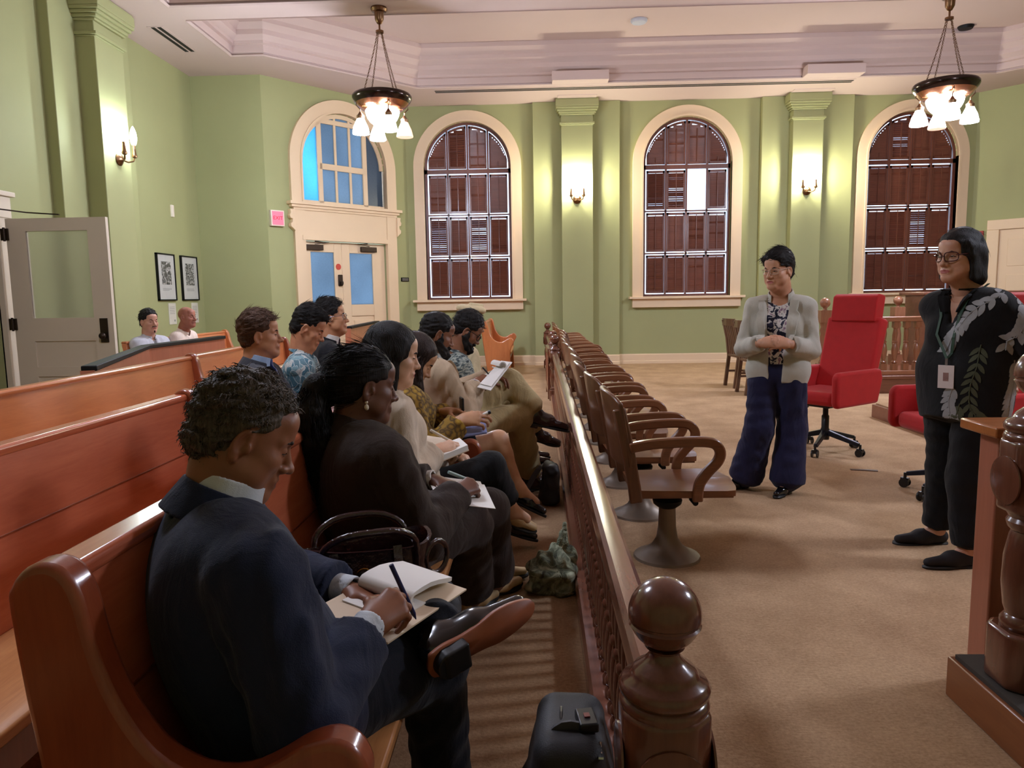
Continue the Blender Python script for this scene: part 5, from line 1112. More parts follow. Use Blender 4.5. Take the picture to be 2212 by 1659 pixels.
    if 'glasses' in o:
        gm, sx, sz, th_ = o['glasses']; mb = MB(); T4 = lambda p: tuple(Rh @ (V3(*p) * hs) + cl)
        for s in (-1, 1):
            lp = []
            for i in range(20): an = 2 * PI * i / 20; ca, sa = math.cos(an), math.sin(an); xx = s * .0335 + sx * abs(ca) ** .6 * (1 if ca > 0 else -1); zz = -.001 + sz * abs(sa) ** .6 * (1 if sa > 0 else -1); lp.append(T4((xx, .1045 - 2.2 * max(0, abs(xx) - .02) ** 1.35, zz)))
            mb.tube(lp, th_, 6, closed=True); mb.tube([T4((s * (.0335 + sx), .092, .006)), T4((s * .077, .06, .008)), T4((s * .0795, .0, .010)), T4((s * .078, -.02, -.005))], th_, 6)
        mb.tube([T4((-.0335 + sx, .1045, .003)), T4((0, .112, .006)), T4((.0335 - sx, .1045, .003))], th_, 6); gl = mb.obj('glasses', gm, t, smooth=60)
        mb = MB()
        for s in (-1, 1): mb.add([T4((s * .0335 + sx * .95 * math.cos(2 * PI * i / 16), .1035 - 2.2 * max(0, abs(s * .0335 + sx * .95 * math.cos(2 * PI * i / 16)) - .02) ** 1.35, -.001 + sz * .95 * math.sin(2 * PI * i / 16))) for i in range(16)], [tuple(range(16))])
        mb.obj('lenses', M_lens, gl)
    if o.get('earring'):
        for s in (-1, 1): mb = MB(); q = Rh @ V3(s * .079, -.010, -.048) + cl; mb.ball(tuple(q), .0055, 12); mb.ball(tuple(q + V3(0, 0, -.016)), .0078, 12, (1, 1, 1.3)); mb.obj('earring', M_pearl, t, smooth=60)
    return t, dict(w=w, wd=wd, A=A, jk=jk_mesh, jko=jk, c=c, f=f, r=r, u=u, nl=nl, HT=HT, Rh=Rh, cl=cl, Rz=Rz, O=O)
# ---------------------------------------------------------------- the people
M_navy = cloth('navy_wool', (26, 34, 58), .8, .38, .12, .14); M_navyt = cloth('dark_navy_trousers', (16, 19, 30), .85, .4)
M_bluesh = cloth('pale_blue_cotton', (206, 212, 218), .8, .25); M_brownw = cloth('dark_brown_wool', (54, 42, 36), .9, .5, .12, .14)
M_beige = cloth('beige_linen', (220, 202, 180), .85, .45); M_tan = cloth('tan_suit_wool', (190, 166, 138), .85, .5, .12); M_khaki = cloth('khaki_twill', (186, 166, 122), .85, .45)
M_charc = cloth('charcoal_wool', (56, 56, 62), .85, .45); M_blk_s = cloth('black_suit_wool', (26, 26, 32), .85, .4); M_blkc = cloth('black_cotton', (20, 19, 21), .9, .35)
M_lav = cloth('pale_blue_shirt', (160, 186, 220), .8, .25); M_wht = cloth('white_cotton', (226, 222, 216), .8, .3); M_greysh = cloth('pale_grey_shirt', (196, 196, 204), .85, .35); M_creamsh = cloth('cream_shirt', (226, 208, 196), .85, .35)
M_blz = cloth('pale_grey_linen_blazer', (200, 196, 184), .85, .4, .25, .05); M_ntrous = cloth('dark_blue_trousers', (34, 34, 66), .85, .4); M_kurta = cloth('cream_kurta', (214, 196, 158), .9, .5)
M_tieb = cloth('blue_tie', (40, 56, 112), .5, .1); M_tied = cloth('maroon_tie', (58, 28, 38), .5, .1)
M_shoeb = plain('black_shoe_leather', (24, 22, 22), .22, var=.15, vs=20, coat=.5); M_shoebr = plain('brown_shoe_leather', (52, 28, 22), .25, var=.15, vs=20, coat=.4); M_soleo = plain('tan_leather_sole', (150, 84, 52), .5, var=.12, vs=18); M_sole = plain('black_sole', (18, 17, 17), .5); M_flat = plain('beige_flat_leather', (206, 176, 130), .45); M_patent = plain('black_patent', (14, 13, 15), .12, coat=.6)
M_hblack = hairmat('hair_black', (22, 17, 16)); M_hdark = hairmat('hair_dark_brown', (48, 32, 25)); M_hbrown = hairmat('hair_brown', (84, 58, 42)); M_hgrey = hairmat('hair_salt_and_pepper', (82, 72, 62), .5)
def pattern(name, kind):
    if name in _mats: return _mats[name]
    N = NT(name); v = N.coords()
    if kind == 'aloha':
        vo = N.n('ShaderNodeTexVoronoi'); vo.inputs['Scale'].default_value = 33; vo.inputs['Randomness'].default_value = 1; mp0 = N.coords((1, 1, .6), (.4, .5, .7)); nn = N.n('ShaderNodeTexNoise'); nn.inputs['Scale'].default_value = 14; N.l(mp0, nn.inputs['Vector']); va = N.n('ShaderNodeVectorMath', operation='MULTIPLY_ADD'); va.inputs[1].default_value = (.07, .07, .07); N.l(nn.outputs['Color'], va.inputs[0]); N.l(mp0, va.inputs[2]); mp = va.outputs[0]; N.l(mp, vo.inputs['Vector'])
        e = N.n('ShaderNodeTexVoronoi', feature='DISTANCE_TO_EDGE'); e.inputs['Scale'].default_value = 33; N.l(mp, e.inputs['Vector'])
        sp = N.n('ShaderNodeSeparateColor'); N.l(vo.outputs['Color'], sp.inputs[0])
        col = N.ramp(sp.outputs[0], [(0, lin((70, 110, 126))), (.3, lin((120, 152, 160))), (.45, lin((92, 122, 132))), (.66, lin((184, 186, 182))), (.8, lin((62, 94, 106))), (1, lin((170, 152, 140)))]); N.t.nodes[-1].color_ramp.interpolation = 'CONSTANT'
        mx = N.n('ShaderNodeMix', data_type='RGBA'); N.l(N.ramp(e.outputs['Distance'], [(.015, (0, 0, 0)), (.04, (1, 1, 1))]), mx.inputs[0]); mx.inputs[6].default_value = (*lin((196, 200, 196)), 1); N.l(col, mx.inputs[7]); N.l(mx.outputs[2], N.p.inputs['Base Color'])
    elif kind == 'mustard':
        vo = N.n('ShaderNodeTexVoronoi'); vo.inputs['Scale'].default_value = 30; N.l(v, vo.inputs['Vector']); f = N.noise(v, 14, 3); mx = N.n('ShaderNodeMix', data_type='FLOAT'); mx.inputs[0].default_value = .5; N.l(vo.outputs['Distance'], mx.inputs[2]); N.l(f, mx.inputs[3])
        N.l(N.ramp(mx.outputs[0], [(.30, lin((176, 140, 44))), (.42, lin((140, 106, 34))), (.52, lin((74, 54, 24))), (.62, lin((150, 116, 40)))]), N.p.inputs['Base Color'])
    elif kind == 'floral':
        f = N.noise(v, 26, 3, .5, .6); N.l(N.ramp(f, [(.38, lin((20, 20, 40))), (.46, lin((40, 40, 70))), (.50, lin((226, 222, 218))), (.58, lin((236, 230, 226))), (.66, lin((150, 110, 140)))]), N.p.inputs['Base Color'])
    else:
        f = N.noise(N.coords((1, 1, 2)), 24, 3, .5, .5); N.l(N.ramp(f, [(.36, lin((38, 46, 50))), (.46, lin((96, 108, 108))), (.54, lin((176, 180, 168))), (.66, lin((64, 78, 80)))]), N.p.inputs['Base Color'])
    N.p.inputs['Roughness'].default_value = .85; N.bump(N.noise(v, 9, 3, .5, 1.5), .35, .03); _mats[name] = N.m; return N.m
M_aloha = pattern('blue_aloha_print', 'aloha'); M_must = pattern('mustard_print', 'mustard'); M_flor = pattern('navy_white_floral', 'floral'); M_chk = pattern('grey_green_print', 'check')
BRD = [(cap((s * .058, .004, -.045), (s * .043, .050, -.084), .026, .030), .015) for s in (-1, 1)] + [(cap((s * .043, .050, -.084), (0, .080, -.104), .030, .032), .015) for s in (-1, 1)] + [(cap((s * .071, .012, -.004), (s * .062, .008, -.045), .012, .023), .015) for s in (-1, 1)] + [(cap((-.024, .092, -.054), (.024, .092, -.054), .009), .006), (cap((0, .084, -.085), (0, .084, -.1), .024), .01)]
SHORT = dict(t=.006, top=.018, line=.076, amp=.0025, freq=120, n=700, L=.022, mat=M_hblack, facew=.067)
def st(**k): d = dict(SHORT); d.update(k); return d
PPL = {}
def add(key, *a, **k): PPL[key] = person(*a, id=key, **k)
# man in the navy jacket, front pew, writing
add('navy', 'man in a navy jacket writing on a notepad, seated nearest the camera', .55, (-.56, 1.43, .52), (-.632, 1.385, .945), (-.590, 1.42, 1.062), (.86, .43, -.46), (146, 94, 66),
    {'R': ((-.352, 1.415, .662), (.55, .75, .30), (-.25, .45, -.85), 'pen', (.1, -.5, -1)), 'L': ((-.455, 1.675, .632), (.80, -.52, -.10), (-.25, -.35, -.9), 'hold', (-.2, .6, -.6))},
    {'R': ((-.262, 1.66, .455), (-.25, 1.72, .10), (.85, .5, 0)), 'L': ((-.30, 1.90, .485), (-.245, 1.60, .555), (.76, .58, .22))},
    hair=st(mat=M_hgrey, t=.005, top=.014, amp=.005, freq=150, n=2600, L=.014, r=.0010, wave=.9, rnd=.9, vs=.004, lift=.0016, line=.080, facew=.068), vs=.0072, hvs=.003, fine=.003, bulk=1.17, belly=.04, curve=.05, sw=.205, neckr=.062, brow=M_hdark,
    hp=dict(jaw=1.05, fat=1, nose=1.15, eyes=.12), top=dict(name='jacket', mat=M_navy, e=.014, sleeve=.91, rad=(.078, .066, .050), inner=M_bluesh, collar=M_bluesh, jcollar=1, laplen=.2, nk=.018, ks=.010),
    bottom=dict(kind='trousers', mat=M_navyt, r=(.098, .080, .066)), shoes=dict(kind='oxford', mat=M_shoeb, sole=M_soleo, heelmat=M_sole, up={'L': (-.50, .72, .16), 'R': (0, 0, 1)}, drop=.085, vs=.0045, size=1.02, heel=.026))
def tail(a, HT, Rh, cl):      # long wavy ponytail falling down the back
    rs = np.random.RandomState(4); g = Rh.T @ V3(0, 0, -1); bk = Rh.T @ nz(V3(*(Rh @ V3(0, -1, 0))[:2], 0)); p0 = V3(0, -.108, .012)
    key = [p0, p0 + bk * .045 + g * .02, p0 + bk * .062 + g * .10, p0 + bk * .050 + g * .20, p0 + bk * .040 + g * .30, p0 + bk * .032 + g * .38]
    V, Q = grow([(.03, .02, [noised(cap(key[i], key[i + 1], (.020, .034, .050, .055, .045)[i], (.030, .042, .046, .036, .014)[i]), .004, 60, i) for i in range(5)])], .006); a.add(V, Q, 0, HT)
    n = 1700; m = 12; P = np.zeros((n, m, 3)); ph = rs.rand(n, 3) * 6.28; off = rs.normal(size=(n, 3)); off /= np.linalg.norm(off, axis=1, keepdims=True); rad = np.sqrt(rs.rand(n)); t1 = .5 + .55 * rs.rand(n)
    for j in range(m):
        s = np.clip(j / (m - 1) * t1 * 5, 0, 4.999); i = s.astype(int); fr = (s - i)[:, None]; ctr = np.array(key)[i] * (1 - fr) + np.array(key)[i + 1] * fr; rr = np.interp(s, range(6), [.018, .036, .056, .064, .060, .05])
        P[:, j] = ctr + off * (rad * rr)[:, None] + .008 * np.sin(ph + j * 1.5) * min(1, j / 3)
    SV, SQ = strands(P, .0013); a.add(SV, SQ, 0, HT)
add('ponytail', 'woman in a dark brown suit with a long wavy ponytail and pearl earring', .60, (-.56, 2.42, .52), (-.605, 2.34, .925), (-.568, 2.36, 1.050), (.86, .50, -.16), (112, 72, 54),
    {'R': ((-.285, 2.45, .655), (.60, .75, .20), (-.2, .4, -.88), 'pen', (.1, -.5, -1)), 'L': ((-.40, 2.66, .655), (.85, -.2, -.15), (0, -.2, -1), 'rest', (0, .5, -.7))},
    {'R': ((-.268, 2.70, .465), (-.285, 2.92, .09), (.62, .78, 0)), 'L': ((-.205, 2.87, .475), (-.20, 3.08, .09), (.7, .7, 0))},
    hair=st(t=.010, top=.012, amp=.0015, freq=90, line=.066, n=900, L=.07, rnd=.08, crown=(0, .07, .06), flow=(0, -1, -.1), more=[tail], facew=.062), fem=1, bulk=1.2, belly=.05, curve=.03, vs=.008, hvs=.0034, sw=.185, hs=1.03, brow=M_hblack,
    hp=dict(fat=1, nose=1.1, eyes=.2, jaw=.98), lip=(96, 44, 44), earring=1, top=dict(name='suit_jacket', mat=M_brownw, e=.014, sleeve=.97, rad=(.074, .064, .048), jcollar=1, laplen=.55, nk=.02, ks=.03, inner=M_wht, cuffs=1),
    bottom=dict(kind='trousers', name='wide_trousers', mat=M_brownw, r=(.100, .086, .088), len=.86), shoes=dict(kind='flat', mat=M_flat, sole=M_sole, heel=.006, size=.92, drop=.075))
BOB = dict(t=.012, top=.016, amp=.001, freq=60, line=.066, facew=.060, earcut=0, napez=-.16, len=1, n=500, L=.035, r=.0009, rnd=.04, lift=.0002, mat=M_hblack)
def bob(L, **k):
    d = dict(BOB); d['extra'] = [(cap((s * .075, -.010, .02), (s * .078, -.014, -L), .021, .018, (1, 0, 0), .8), .02) for s in (-1, 1)] + [(cap((0, -.062, .0), (0, -.066, -L), .060, .054, (0, 1, 0), .7), .03)] + [(cap((s * .045, -.055, .0), (s * .058, -.052, -L), .045, .038), .03) for s in (-1, 1)]
    d['post'] = [(cap((s * .077, .012, .035), (s * .081, .010, -L + .006), .016, .017, (1, 0, 0), .8), .014) for s in (-1, 1)] + [(cap((s * .070, .030, .062), (s * .080, .020, .0), .012, .013), .014) for s in (-1, 1)]
    d['minz'] = -L + .005; d.update(k); return d
add('bob', 'woman in a beige jacket with black bobbed hair, holding an open notebook', .38, (-.57, 2.95, .52), (-.612, 2.875, .975), (-.572, 2.87, 1.108), (.95, .28, -.16), (228, 184, 154),
    {'R': ((-.435, 2.93, .695), (.85, .30, .25), (-.2, .45, -.85), 'pen', (.0, -.5, -1)), 'L': ((-.385, 3.08, .66), (.8, -.5, -.1), (0, 0, -1), 'hold', (0, .6, -.6))},
    {'R': ((-.205, 3.03, .61), (-.135, 3.13, .41), (.84, .30, -.42)), 'L': ((-.22, 3.20, .48), (-.22, 3.26, .09), (.9, .4, 0))},
    hair=bob(.145, mat=M_hblack), fem=1, bulk=.96, vs=.008, hvs=.0036, brow=M_hblack, hp=dict(fat=.3, nose=.95, eyes=.35, jaw=.95), lip=(178, 100, 92),
    top=dict(name='jacket', mat=M_beige, e=.014, sleeve=.97, rad=(.066, .058, .046), fold=1, laplen=.3, nk=.014, vee=(.01, .07, .35), inner=M_blkc, cuffs=0), bottom=dict(kind='trousers', mat=M_blkc, r=(.090, .066, .058), len=.80), shoes=dict(kind='flat', mat=M_flat, sole=M_sole, heel=.004, size=.9, drop=.075))
def longhair(a, HT, Rh, cl):
    rs = np.random.RandomState(9); g = Rh.T @ V3(0, 0, -1); fw = Rh.T @ nz(V3(*(Rh @ V3(0, 1, 0))[:2], 0))
    for s in (-1, 1):
        key = [V3(s * .07, .015, .05), V3(s * .086, .02, -.02), V3(s * .085, .02, -.04) + g * .06 + fw * .005, V3(s * .078, .03, -.04) + g * .16 + fw * .015, V3(s * .07, .04, -.04) + g * .26 + fw * .02]
        V, Q = grow([(.02, .02, [noised(cap(key[i], key[i + 1], (.022, .030, .032, .030)[i], (.030, .032, .030, .014)[i]), .004, 80, i) for i in range(4)])], .006); a.add(V, Q, 0, HT)
        n = 250; m = 10; P = np.zeros((n, m, 3)); off = rs.normal(size=(n, 3)); off /= np.linalg.norm(off, axis=1, keepdims=True); ph = rs.rand(n, 3) * 6
        for j in range(m):
            q = min(3.999, j / (m - 1) * 4); i = int(q); fr = q - i; P[:, j] = key[i] * (1 - fr) + key[i + 1] * fr + off * .030 + .006 * np.sin(ph + j)
        SV, SQ = strands(P, .0012); a.add(SV, SQ, 0, HT)
add('mustard', 'woman in a mustard patterned top and navy skirt, head bowed, long dark hair', .22, (-.62, 3.62, .52), (-.668, 3.62, .915), (-.612, 3.63, 1.030), (.84, .16, -.62), (205, 156, 120),
    {'R': ((-.375, 3.50, .735), (.96, .10, .12), (.1, .75, -.6), 'hold', (-.2, -.5, -1)), 'L': ((-.475, 3.70, .75), (.93, -.30, .05), (.1, -.3, -.9), 'hold', (0, .5, -.8))},
    {'R': ((-.20, 3.68, .60), (-.10, 3.63, .36), (.86, -.12, -.40)), 'L': ((-.205, 3.80, .49), (-.165, 3.77, .155), (.95, .0, -.28))},
    hair=bob(.15, mat=M_hdark, more=[longhair]), fem=1, bulk=.98, vs=.009, hp=dict(fat=0, nose=.95, eyes=.1, jaw=.92), lip=(170, 90, 86), brow=M_hblack,
    top=dict(name='blouse', mat=M_must, e=.012, sleeve=.95, rad=(.064, .056, .050), laplen=.12, nk=.014), bottom=dict(kind='skirt', name='navy_skirt', mat=M_navyt, len=.72), shoes=dict(kind='pump', mat=M_patent, sole=M_sole, heel=.060, heelw=.007, size=.9, drop=.072))
add('beard', 'man in a tan suit with long black beard writing on a white clipboard', .42, (-.58, 4.28, .53), (-.632, 4.28, .975), (-.587, 4.30, 1.120), (.88, .36, -.36), (140, 92, 66),
    {'R': ((-.368, 4.29, .82), (.70, .60, .30), (-.2, .45, -.85), 'pen', (.1, -.5, -1)), 'L': ((-.30, 4.58, .82), (.8, -.45, .1), (0, -.2, -1), 'hold', (0, .6, -.7))},
    {'R': ((-.11, 4.58, .585), (-.045, 4.86, .10), (.8, .5, 0)), 'L': ((-.175, 4.60, .795), (-.005, 4.60, .60), (.95, .05, -.22))},
    hair=st(t=.006, top=.012, n=500, L=.018), beard=dict(mat=M_hblack, n=500, L=.05, prims=[(cap((0, .074, -.10), (0, .070, -.195), .044, .028), .02)] + BRD),
    bulk=1.14, belly=.03, vs=.0095, brow=M_hblack, hp=dict(nose=1.15, eyes=.15), top=dict(name='suit_jacket', mat=M_tan, e=.014, sleeve=.96, rad=(.072, .062, .048), inner=M_wht, collar=M_bluesh, laplen=.28, nk=.016, vee=(.012, .075, .30), lapel=.06), bottom=dict(kind='trousers', mat=M_khaki, r=(.10, .080, .072), len=.90), shoes=dict(kind='oxford', mat=M_shoebr, sole=M_sole, size=1.05))
add('specs', 'man in a grey-green patterned shirt and glasses beyond the bearded man, looking down', .30, (-.58, 5.0, .52), (-.545, 4.96, .955), (-.472, 4.97, 1.108), (.86, .14, -.58), (150, 102, 76),
    {'R': ((-.30, 4.98, .78), (.8, .3, -.1), (0, .2, -1), 'rest'), 'L': ((-.27, 5.16, .78), (.8, -.3, 0), (0, -.2, -1), 'rest')}, {'R': ((-.15, 5.08, .50), (-.10, 5.12, .10), (.95, .2, 0)), 'L': ((-.15, 5.25, .60), (.0, 5.42, .33), (.9, .25, -.3))},
    hair=st(t=.012, top=.030, n=700, L=.04), beard=dict(mat=M_hblack, prims=[(cap((0, .076, -.10), (0, .078, -.122), .034, .026), .02)] + BRD),
    glasses=(M_black, .022, .018, .0022), vs=.011, brow=M_hblack, hp=dict(nose=1.1, eyes=.15), top=dict(name='shirt', mat=M_chk, e=.010, sleeve=.95, fold=1, laplen=.1), bottom=dict(kind='trousers', mat=M_khaki, len=.92), shoes=dict(kind='oxford', mat=M_shoebr, sole=M_sole))
def cap_hat(a, HT, Rh, cl): pass
_, K = person('person in a cream tunic and pointed cream cap, mostly hidden behind the man in glasses', .3, (-.58, 5.62, .52), (-.555, 5.58, .975), (-.505, 5.58, 1.130), (.92, .25, -.2), (150, 104, 78),
    {'R': ((-.30, 5.52, .70), (.9, .2, -.1), (0, .2, -1), 'rest'), 'L': ((-.30, 5.75, .70), (.9, -.2, 0), (0, -.2, -1), 'rest')}, {'R': ((-.15, 5.62, .49), (-.12, 5.66, .10), (1, 0, 0)), 'L': ((-.15, 5.82, .49), (-.12, 5.85, .10), (1, .1, 0))},
    hair=st(t=.010, top=.014, n=300), id='cap', vs=.012, hp=dict(eyes=.3), top=dict(name='tunic', mat=M_kurta, e=.016, sleeve=.95, rad=(.07, .062, .052), fold=1, laplen=.6), bottom=dict(kind='trousers', mat=M_kurta), shoes=dict(kind='loafer', mat=M_shoebr, sole=M_sole))
a = Acc(); V, Q = grow([(.01, .01, [cap((0, -.07, .105), (0, .055, .118), .058, .050, (0, 0, 1), .6), cap((0, -.02, .145), (0, .07, .158), .020, .010)])], .006); a.add(V, Q, 0, K['HT']); a.obj('pointed_cap', cloth('cream_felt', (232, 214, 172), .9, .2), _)
add('greysuit', 'man in a charcoal suit, blue shirt and blue tie in the second row', .26, (-1.42, 3.82, .53), (-1.50, 3.83, 1.0), (-1.475, 3.85, 1.150), (.94, .30, .02), (196, 142, 108),
    {'R': ((-1.215, 3.93, .795), (.90, .40, .05), (0, .2, -1), 'rest', (.2, -.6, -.8)), 'L': ((-1.19, 4.08, .79), (.9, -.3, 0), (0, -.2, -1), 'rest', (0, .6, -.8))}, {'R': ((-1.06, 3.92, .50), (-1.02, 3.97, .10), (.95, .2, 0)), 'L': ((-1.05, 4.08, .56), (-.95, 4.1, .2), (.95, .1, -.2))},
    hair=st(mat=M_hbrown, t=.010, top=.026, n=1100, L=.04, r=.0013, line=.078, flow=(0, .8, .35)), vs=.009, hvs=.0036, brow=M_hdark, hp=dict(fat=.8, nose=1.0, eyes=.35), lip=(170, 100, 88),
    top=dict(name='suit_jacket', mat=M_charc, e=.014, sleeve=.96, rad=(.070, .060, .047), inner=M_lav, collar=M_lav, tie=M_tieb, vee=(.012, .085, .22), lapel=.055, nk=.016, jcollar=1, laplen=.25), bottom=dict(kind='trousers', mat=M_blk_s), shoes=dict(kind='oxford', mat=M_shoeb, sole=M_sole))
add('aloha', 'man in a blue and white leaf-print short-sleeved shirt, second row, looking down', .22, (-1.42, 4.42, .53), (-1.445, 4.41, 1.01), (-1.395, 4.42, 1.162), (.88, .16, -.42), (206, 146, 110),
    {'R': ((-1.28, 4.46, .79), (.85, .45, .05), (0, .3, -1), 'rest', (-.2, -.7, -.8)), 'L': ((-1.2, 4.62, .79), (.8, -.4, .1), (0, -.3, -1), 'hold', (0, .6, -.8))}, {'R': ((-1.05, 4.45, .50), (-1.0, 4.5, .10), (.95, .2, 0)), 'L': ((-1.05, 4.65, .50), (-1.0, 4.68, .1), (.95, .1, 0))},
    hair=st(t=.005, top=.036, n=900, L=.05, flow=(0, .9, .3), extra=[(ell((0, .035, .098), (.056, .055, .030)), .02)]), vs=.0095, brow=M_hblack, hp=dict(nose=1.0, eyes=.12), lip=(180, 104, 90),
    top=dict(name='aloha_shirt', mat=M_aloha, e=.016, sleeve=.46, rad=(.070, .064, .05), fold=1, laplen=.25, nk=.012), bottom=dict(kind='trousers', mat=M_blk_s), shoes=dict(kind='oxford', mat=M_shoeb, sole=M_sole))
add('blacksuit', 'man in a black suit, dark tie and round glasses, furthest in the second row', .28, (-1.43, 4.98, .54), (-1.435, 4.96, 1.055), (-1.405, 4.97, 1.208), (.95, .25, .10), (206, 150, 112),
    {'R': ((-1.18, 5.0, .76), (.9, .3, 0), (0, .2, -1), 'rest'), 'L': ((-1.18, 5.15, .76), (.9, -.3, 0), (0, -.2, -1), 'rest')}, {'R': ((-1.05, 5.05, .50), (-1.0, 5.1, .10), (.95, .2, 0)), 'L': ((-1.05, 5.22, .50), (-1.0, 5.25, .1), (.95, .1, 0))},
    hair=st(t=.009, top=.030, n=900, L=.04, flow=(0, .7, .5)), glasses=(plain('silver_metal', (170, 170, 180), .25, 1), .021, .019, .0018), vs=.010, brow=M_hblack, hp=dict(nose=1.0, eyes=.3, fat=.5), lip=(176, 100, 88),
    top=dict(name='suit_jacket', mat=M_blk_s, e=.014, sleeve=.96, rad=(.070, .060, .047), inner=M_wht, collar=M_wht, tie=M_tied, vee=(.012, .085, .22), lapel=.055, nk=.016, jcollar=1), bottom=dict(kind='trousers', mat=M_blk_s), shoes=dict(kind='oxford', mat=M_shoeb, sole=M_sole))
add('mustache', 'man with dark hair and moustache in a pale grey shirt, seated by the left wall', -.35, (-4.27, 8.0, .50), (-4.325, 8.0, .965), (-4.30, 7.99, 1.125), (.86, -.50, -.02), (208, 156, 132),
    {'R': ((-3.98, 7.85, .66), (.9, 0, -.1), (0, .2, -1), 'rest'), 'L': ((-3.95, 8.1, .66), (.9, -.2, 0), (0, -.2, -1), 'rest')}, {'R': ((-3.92, 7.85, .49), (-3.9, 7.85, .10), (1, 0, 0)), 'L': ((-3.92, 8.08, .49), (-3.9, 8.1, .1), (1, 0, 0))},
    hair=st(t=.010, top=.026, n=500, L=.03), beard=dict(mat=M_hdark, amp=.001, prims=[(cap((-.022, .094, -.055), (0, .099, -.053), .005, .006), .004), (cap((.022, .094, -.055), (0, .099, -.053), .005, .006), .004), (cap((0, .092, -.098), (0, .09, -.108), .010, .008), .004)]), vs=.012, hvs=.005, fine=.006, hs=1.04, brow=M_hdark, hp=dict(nose=1.15, eyes=.1),
    top=dict(name='shirt', mat=M_greysh, e=.014, sleeve=.48, rad=(.068, .062, .05), fold=1, vee=(.006, .03, .75), inner=plain('grey_undershirt', (120, 116, 118), .9), cuffs=0), bottom=dict(kind='trousers', mat=M_charc), shoes=dict(kind='oxford', mat=M_shoeb, sole=M_sole, vs=.008))
add('bald', 'bald man in a cream short-sleeved shirt seated by the left wall under the pictures', .0, (-4.22, 8.52, .50), (-4.135, 8.43, 1.005), (-4.065, 8.40, 1.160), (.95, -.18, .02), (172, 112, 92),
    {'R': ((-3.9, 8.35, .66), (.9, 0, -.1), (0, .2, -1), 'rest'), 'L': ((-3.9, 8.6, .66), (.9, -.2, 0), (0, -.2, -1), 'rest')}, {'R': ((-3.85, 8.45, .49), (-3.8, 8.45, .10), (1, 0, 0)), 'L': ((-3.85, 8.66, .49), (-3.8, 8.66, .1), (1, 0, 0))},
    vs=.012, hvs=.005, fine=.006, brow=M_hdark, hp=dict(nose=1.2, eyes=.3, jaw=.95), lip=(130, 70, 64), top=dict(name='shirt', mat=M_creamsh, e=.014, sleeve=.48, rad=(.068, .062, .05), fold=1), bottom=dict(kind='trousers', mat=M_charc), shoes=dict(kind='oxford', mat=M_shoeb, sole=M_sole, vs=.008))
# standing women
add('blazer', 'standing woman in a pale grey blazer and dark blue trousers, hands clasped', -2.02, (1.585, 4.82, .82), (1.595, 4.83, 1.325), (1.562, 4.79, 1.475), (-.78, -.60, -.10), (212, 158, 128),
    {'R': ((1.425, 4.635, 1.02), (.88, -.38, .05), (.25, .75, -.45), 'clasp', (-.30, .45, -.85)), 'L': ((1.575, 4.60, 1.015), (-.95, .0, .06), (-.1, .85, -.35), 'clasp', (.62, .4, -.65))},
    {'R': ((1.475, 4.82, .44), (1.425, 4.93, .085), (-.88, -.42, 0)), 'L': ((1.69, 4.82, .44), (1.66, 4.80, .085), (-.62, -.75, 0))},
    hair=st(t=.013, top=.030, n=900, L=.045, line=.070, facew=.060, flow=(.5, .4, .1), extra=[(cap((-.05, .05, .085), (.06, .045, .075), .022, .024), .02)]), glasses=(plain('clear_frame', (190, 170, 150), .3), .0225, .017, .0018), fem=1, bulk=.97, sw=.170, vs=.008, hvs=.0034, brow=M_hdark, hp=dict(fat=.8, nose=1.05, eyes=.45, open=.8), lip=(176, 96, 88), arm=.98,
    top=dict(name='blazer', mat=M_blz, e=.006, sleeve=.90, rad=(.056, .050, .047), hem=.055, hw=.10, hw2=.155, hsq=.62, hwr=.10, waist=.80, kt=.04, pad=1, jcollar=1, vee=(.034, .040, -.22), lapel=.066, lap0=.42, nk=.016, ks=.022, inner=M_flor, inner_name='floral_blouse', cuffs=0, ink=.012), bottom=dict(kind='trousers', mat=M_ntrous, r=(.108, .092, .108), len=1.0), shoes=dict(kind='flat', mat=M_patent, sole=M_sole, size=.9, drop=.078, heel=.006))
add('leaf', 'standing woman in a black shirt with grey leaf garlands, hands behind her back', -2.80, (2.085, 3.60, .80), (2.075, 3.60, 1.335), (2.022, 3.588, 1.492), (-.93, -.36, -.06), (206, 156, 130),
    {'R': ((2.26, 3.68, .88), (.3, -.5, -.5), (.6, .4, .2), 'fist', (.4, .8, -.1)), 'L': ((2.27, 3.58, .87), (.2, .6, -.4), (.7, -.2, .2), 'fist', (.75, -.75, -.2))},
    {'R': ((2.09, 3.74, .42), (2.10, 3.79, .085), (-1, -.05, 0)), 'L': ((2.06, 3.50, .42), (2.075, 3.47, .085), (-1, -.08, 0))},
    hair=bob(.105, mat=M_hblack, n=250, line=.072, facew=.060, amp=.002), glasses=(plain('dark_red_frame', (70, 26, 26), .25), .026, .021, .0026), fem=1, bulk=1.06, belly=.05, sw=.168, vs=.009, hvs=.0034, brow=M_hdark, hp=dict(fat=1, nose=1.05, eyes=.4), lip=(170, 90, 84), curve=.03,
    top=dict(name='leaf_shirt', mat=M_blkc, e=.012, sleeve=.46, rad=(.062, .074, .05), hem=.085, hw=.15, hw2=.165, hsq=.95, hwr=.11, vee=(.008, .045, .72), nk=.014, lapel=.045, lap0=.25, inner=skin('neck_skin', (206, 156, 130)), inner_name='chest', cuffs=0), bottom=dict(kind='trousers', mat=M_blkc, r=(.105, .080, .066), len=.92), shoes=dict(kind='loafer', mat=plain('black_suede', (26, 22, 24), .8), sole=M_sole, size=.98, drop=.085))
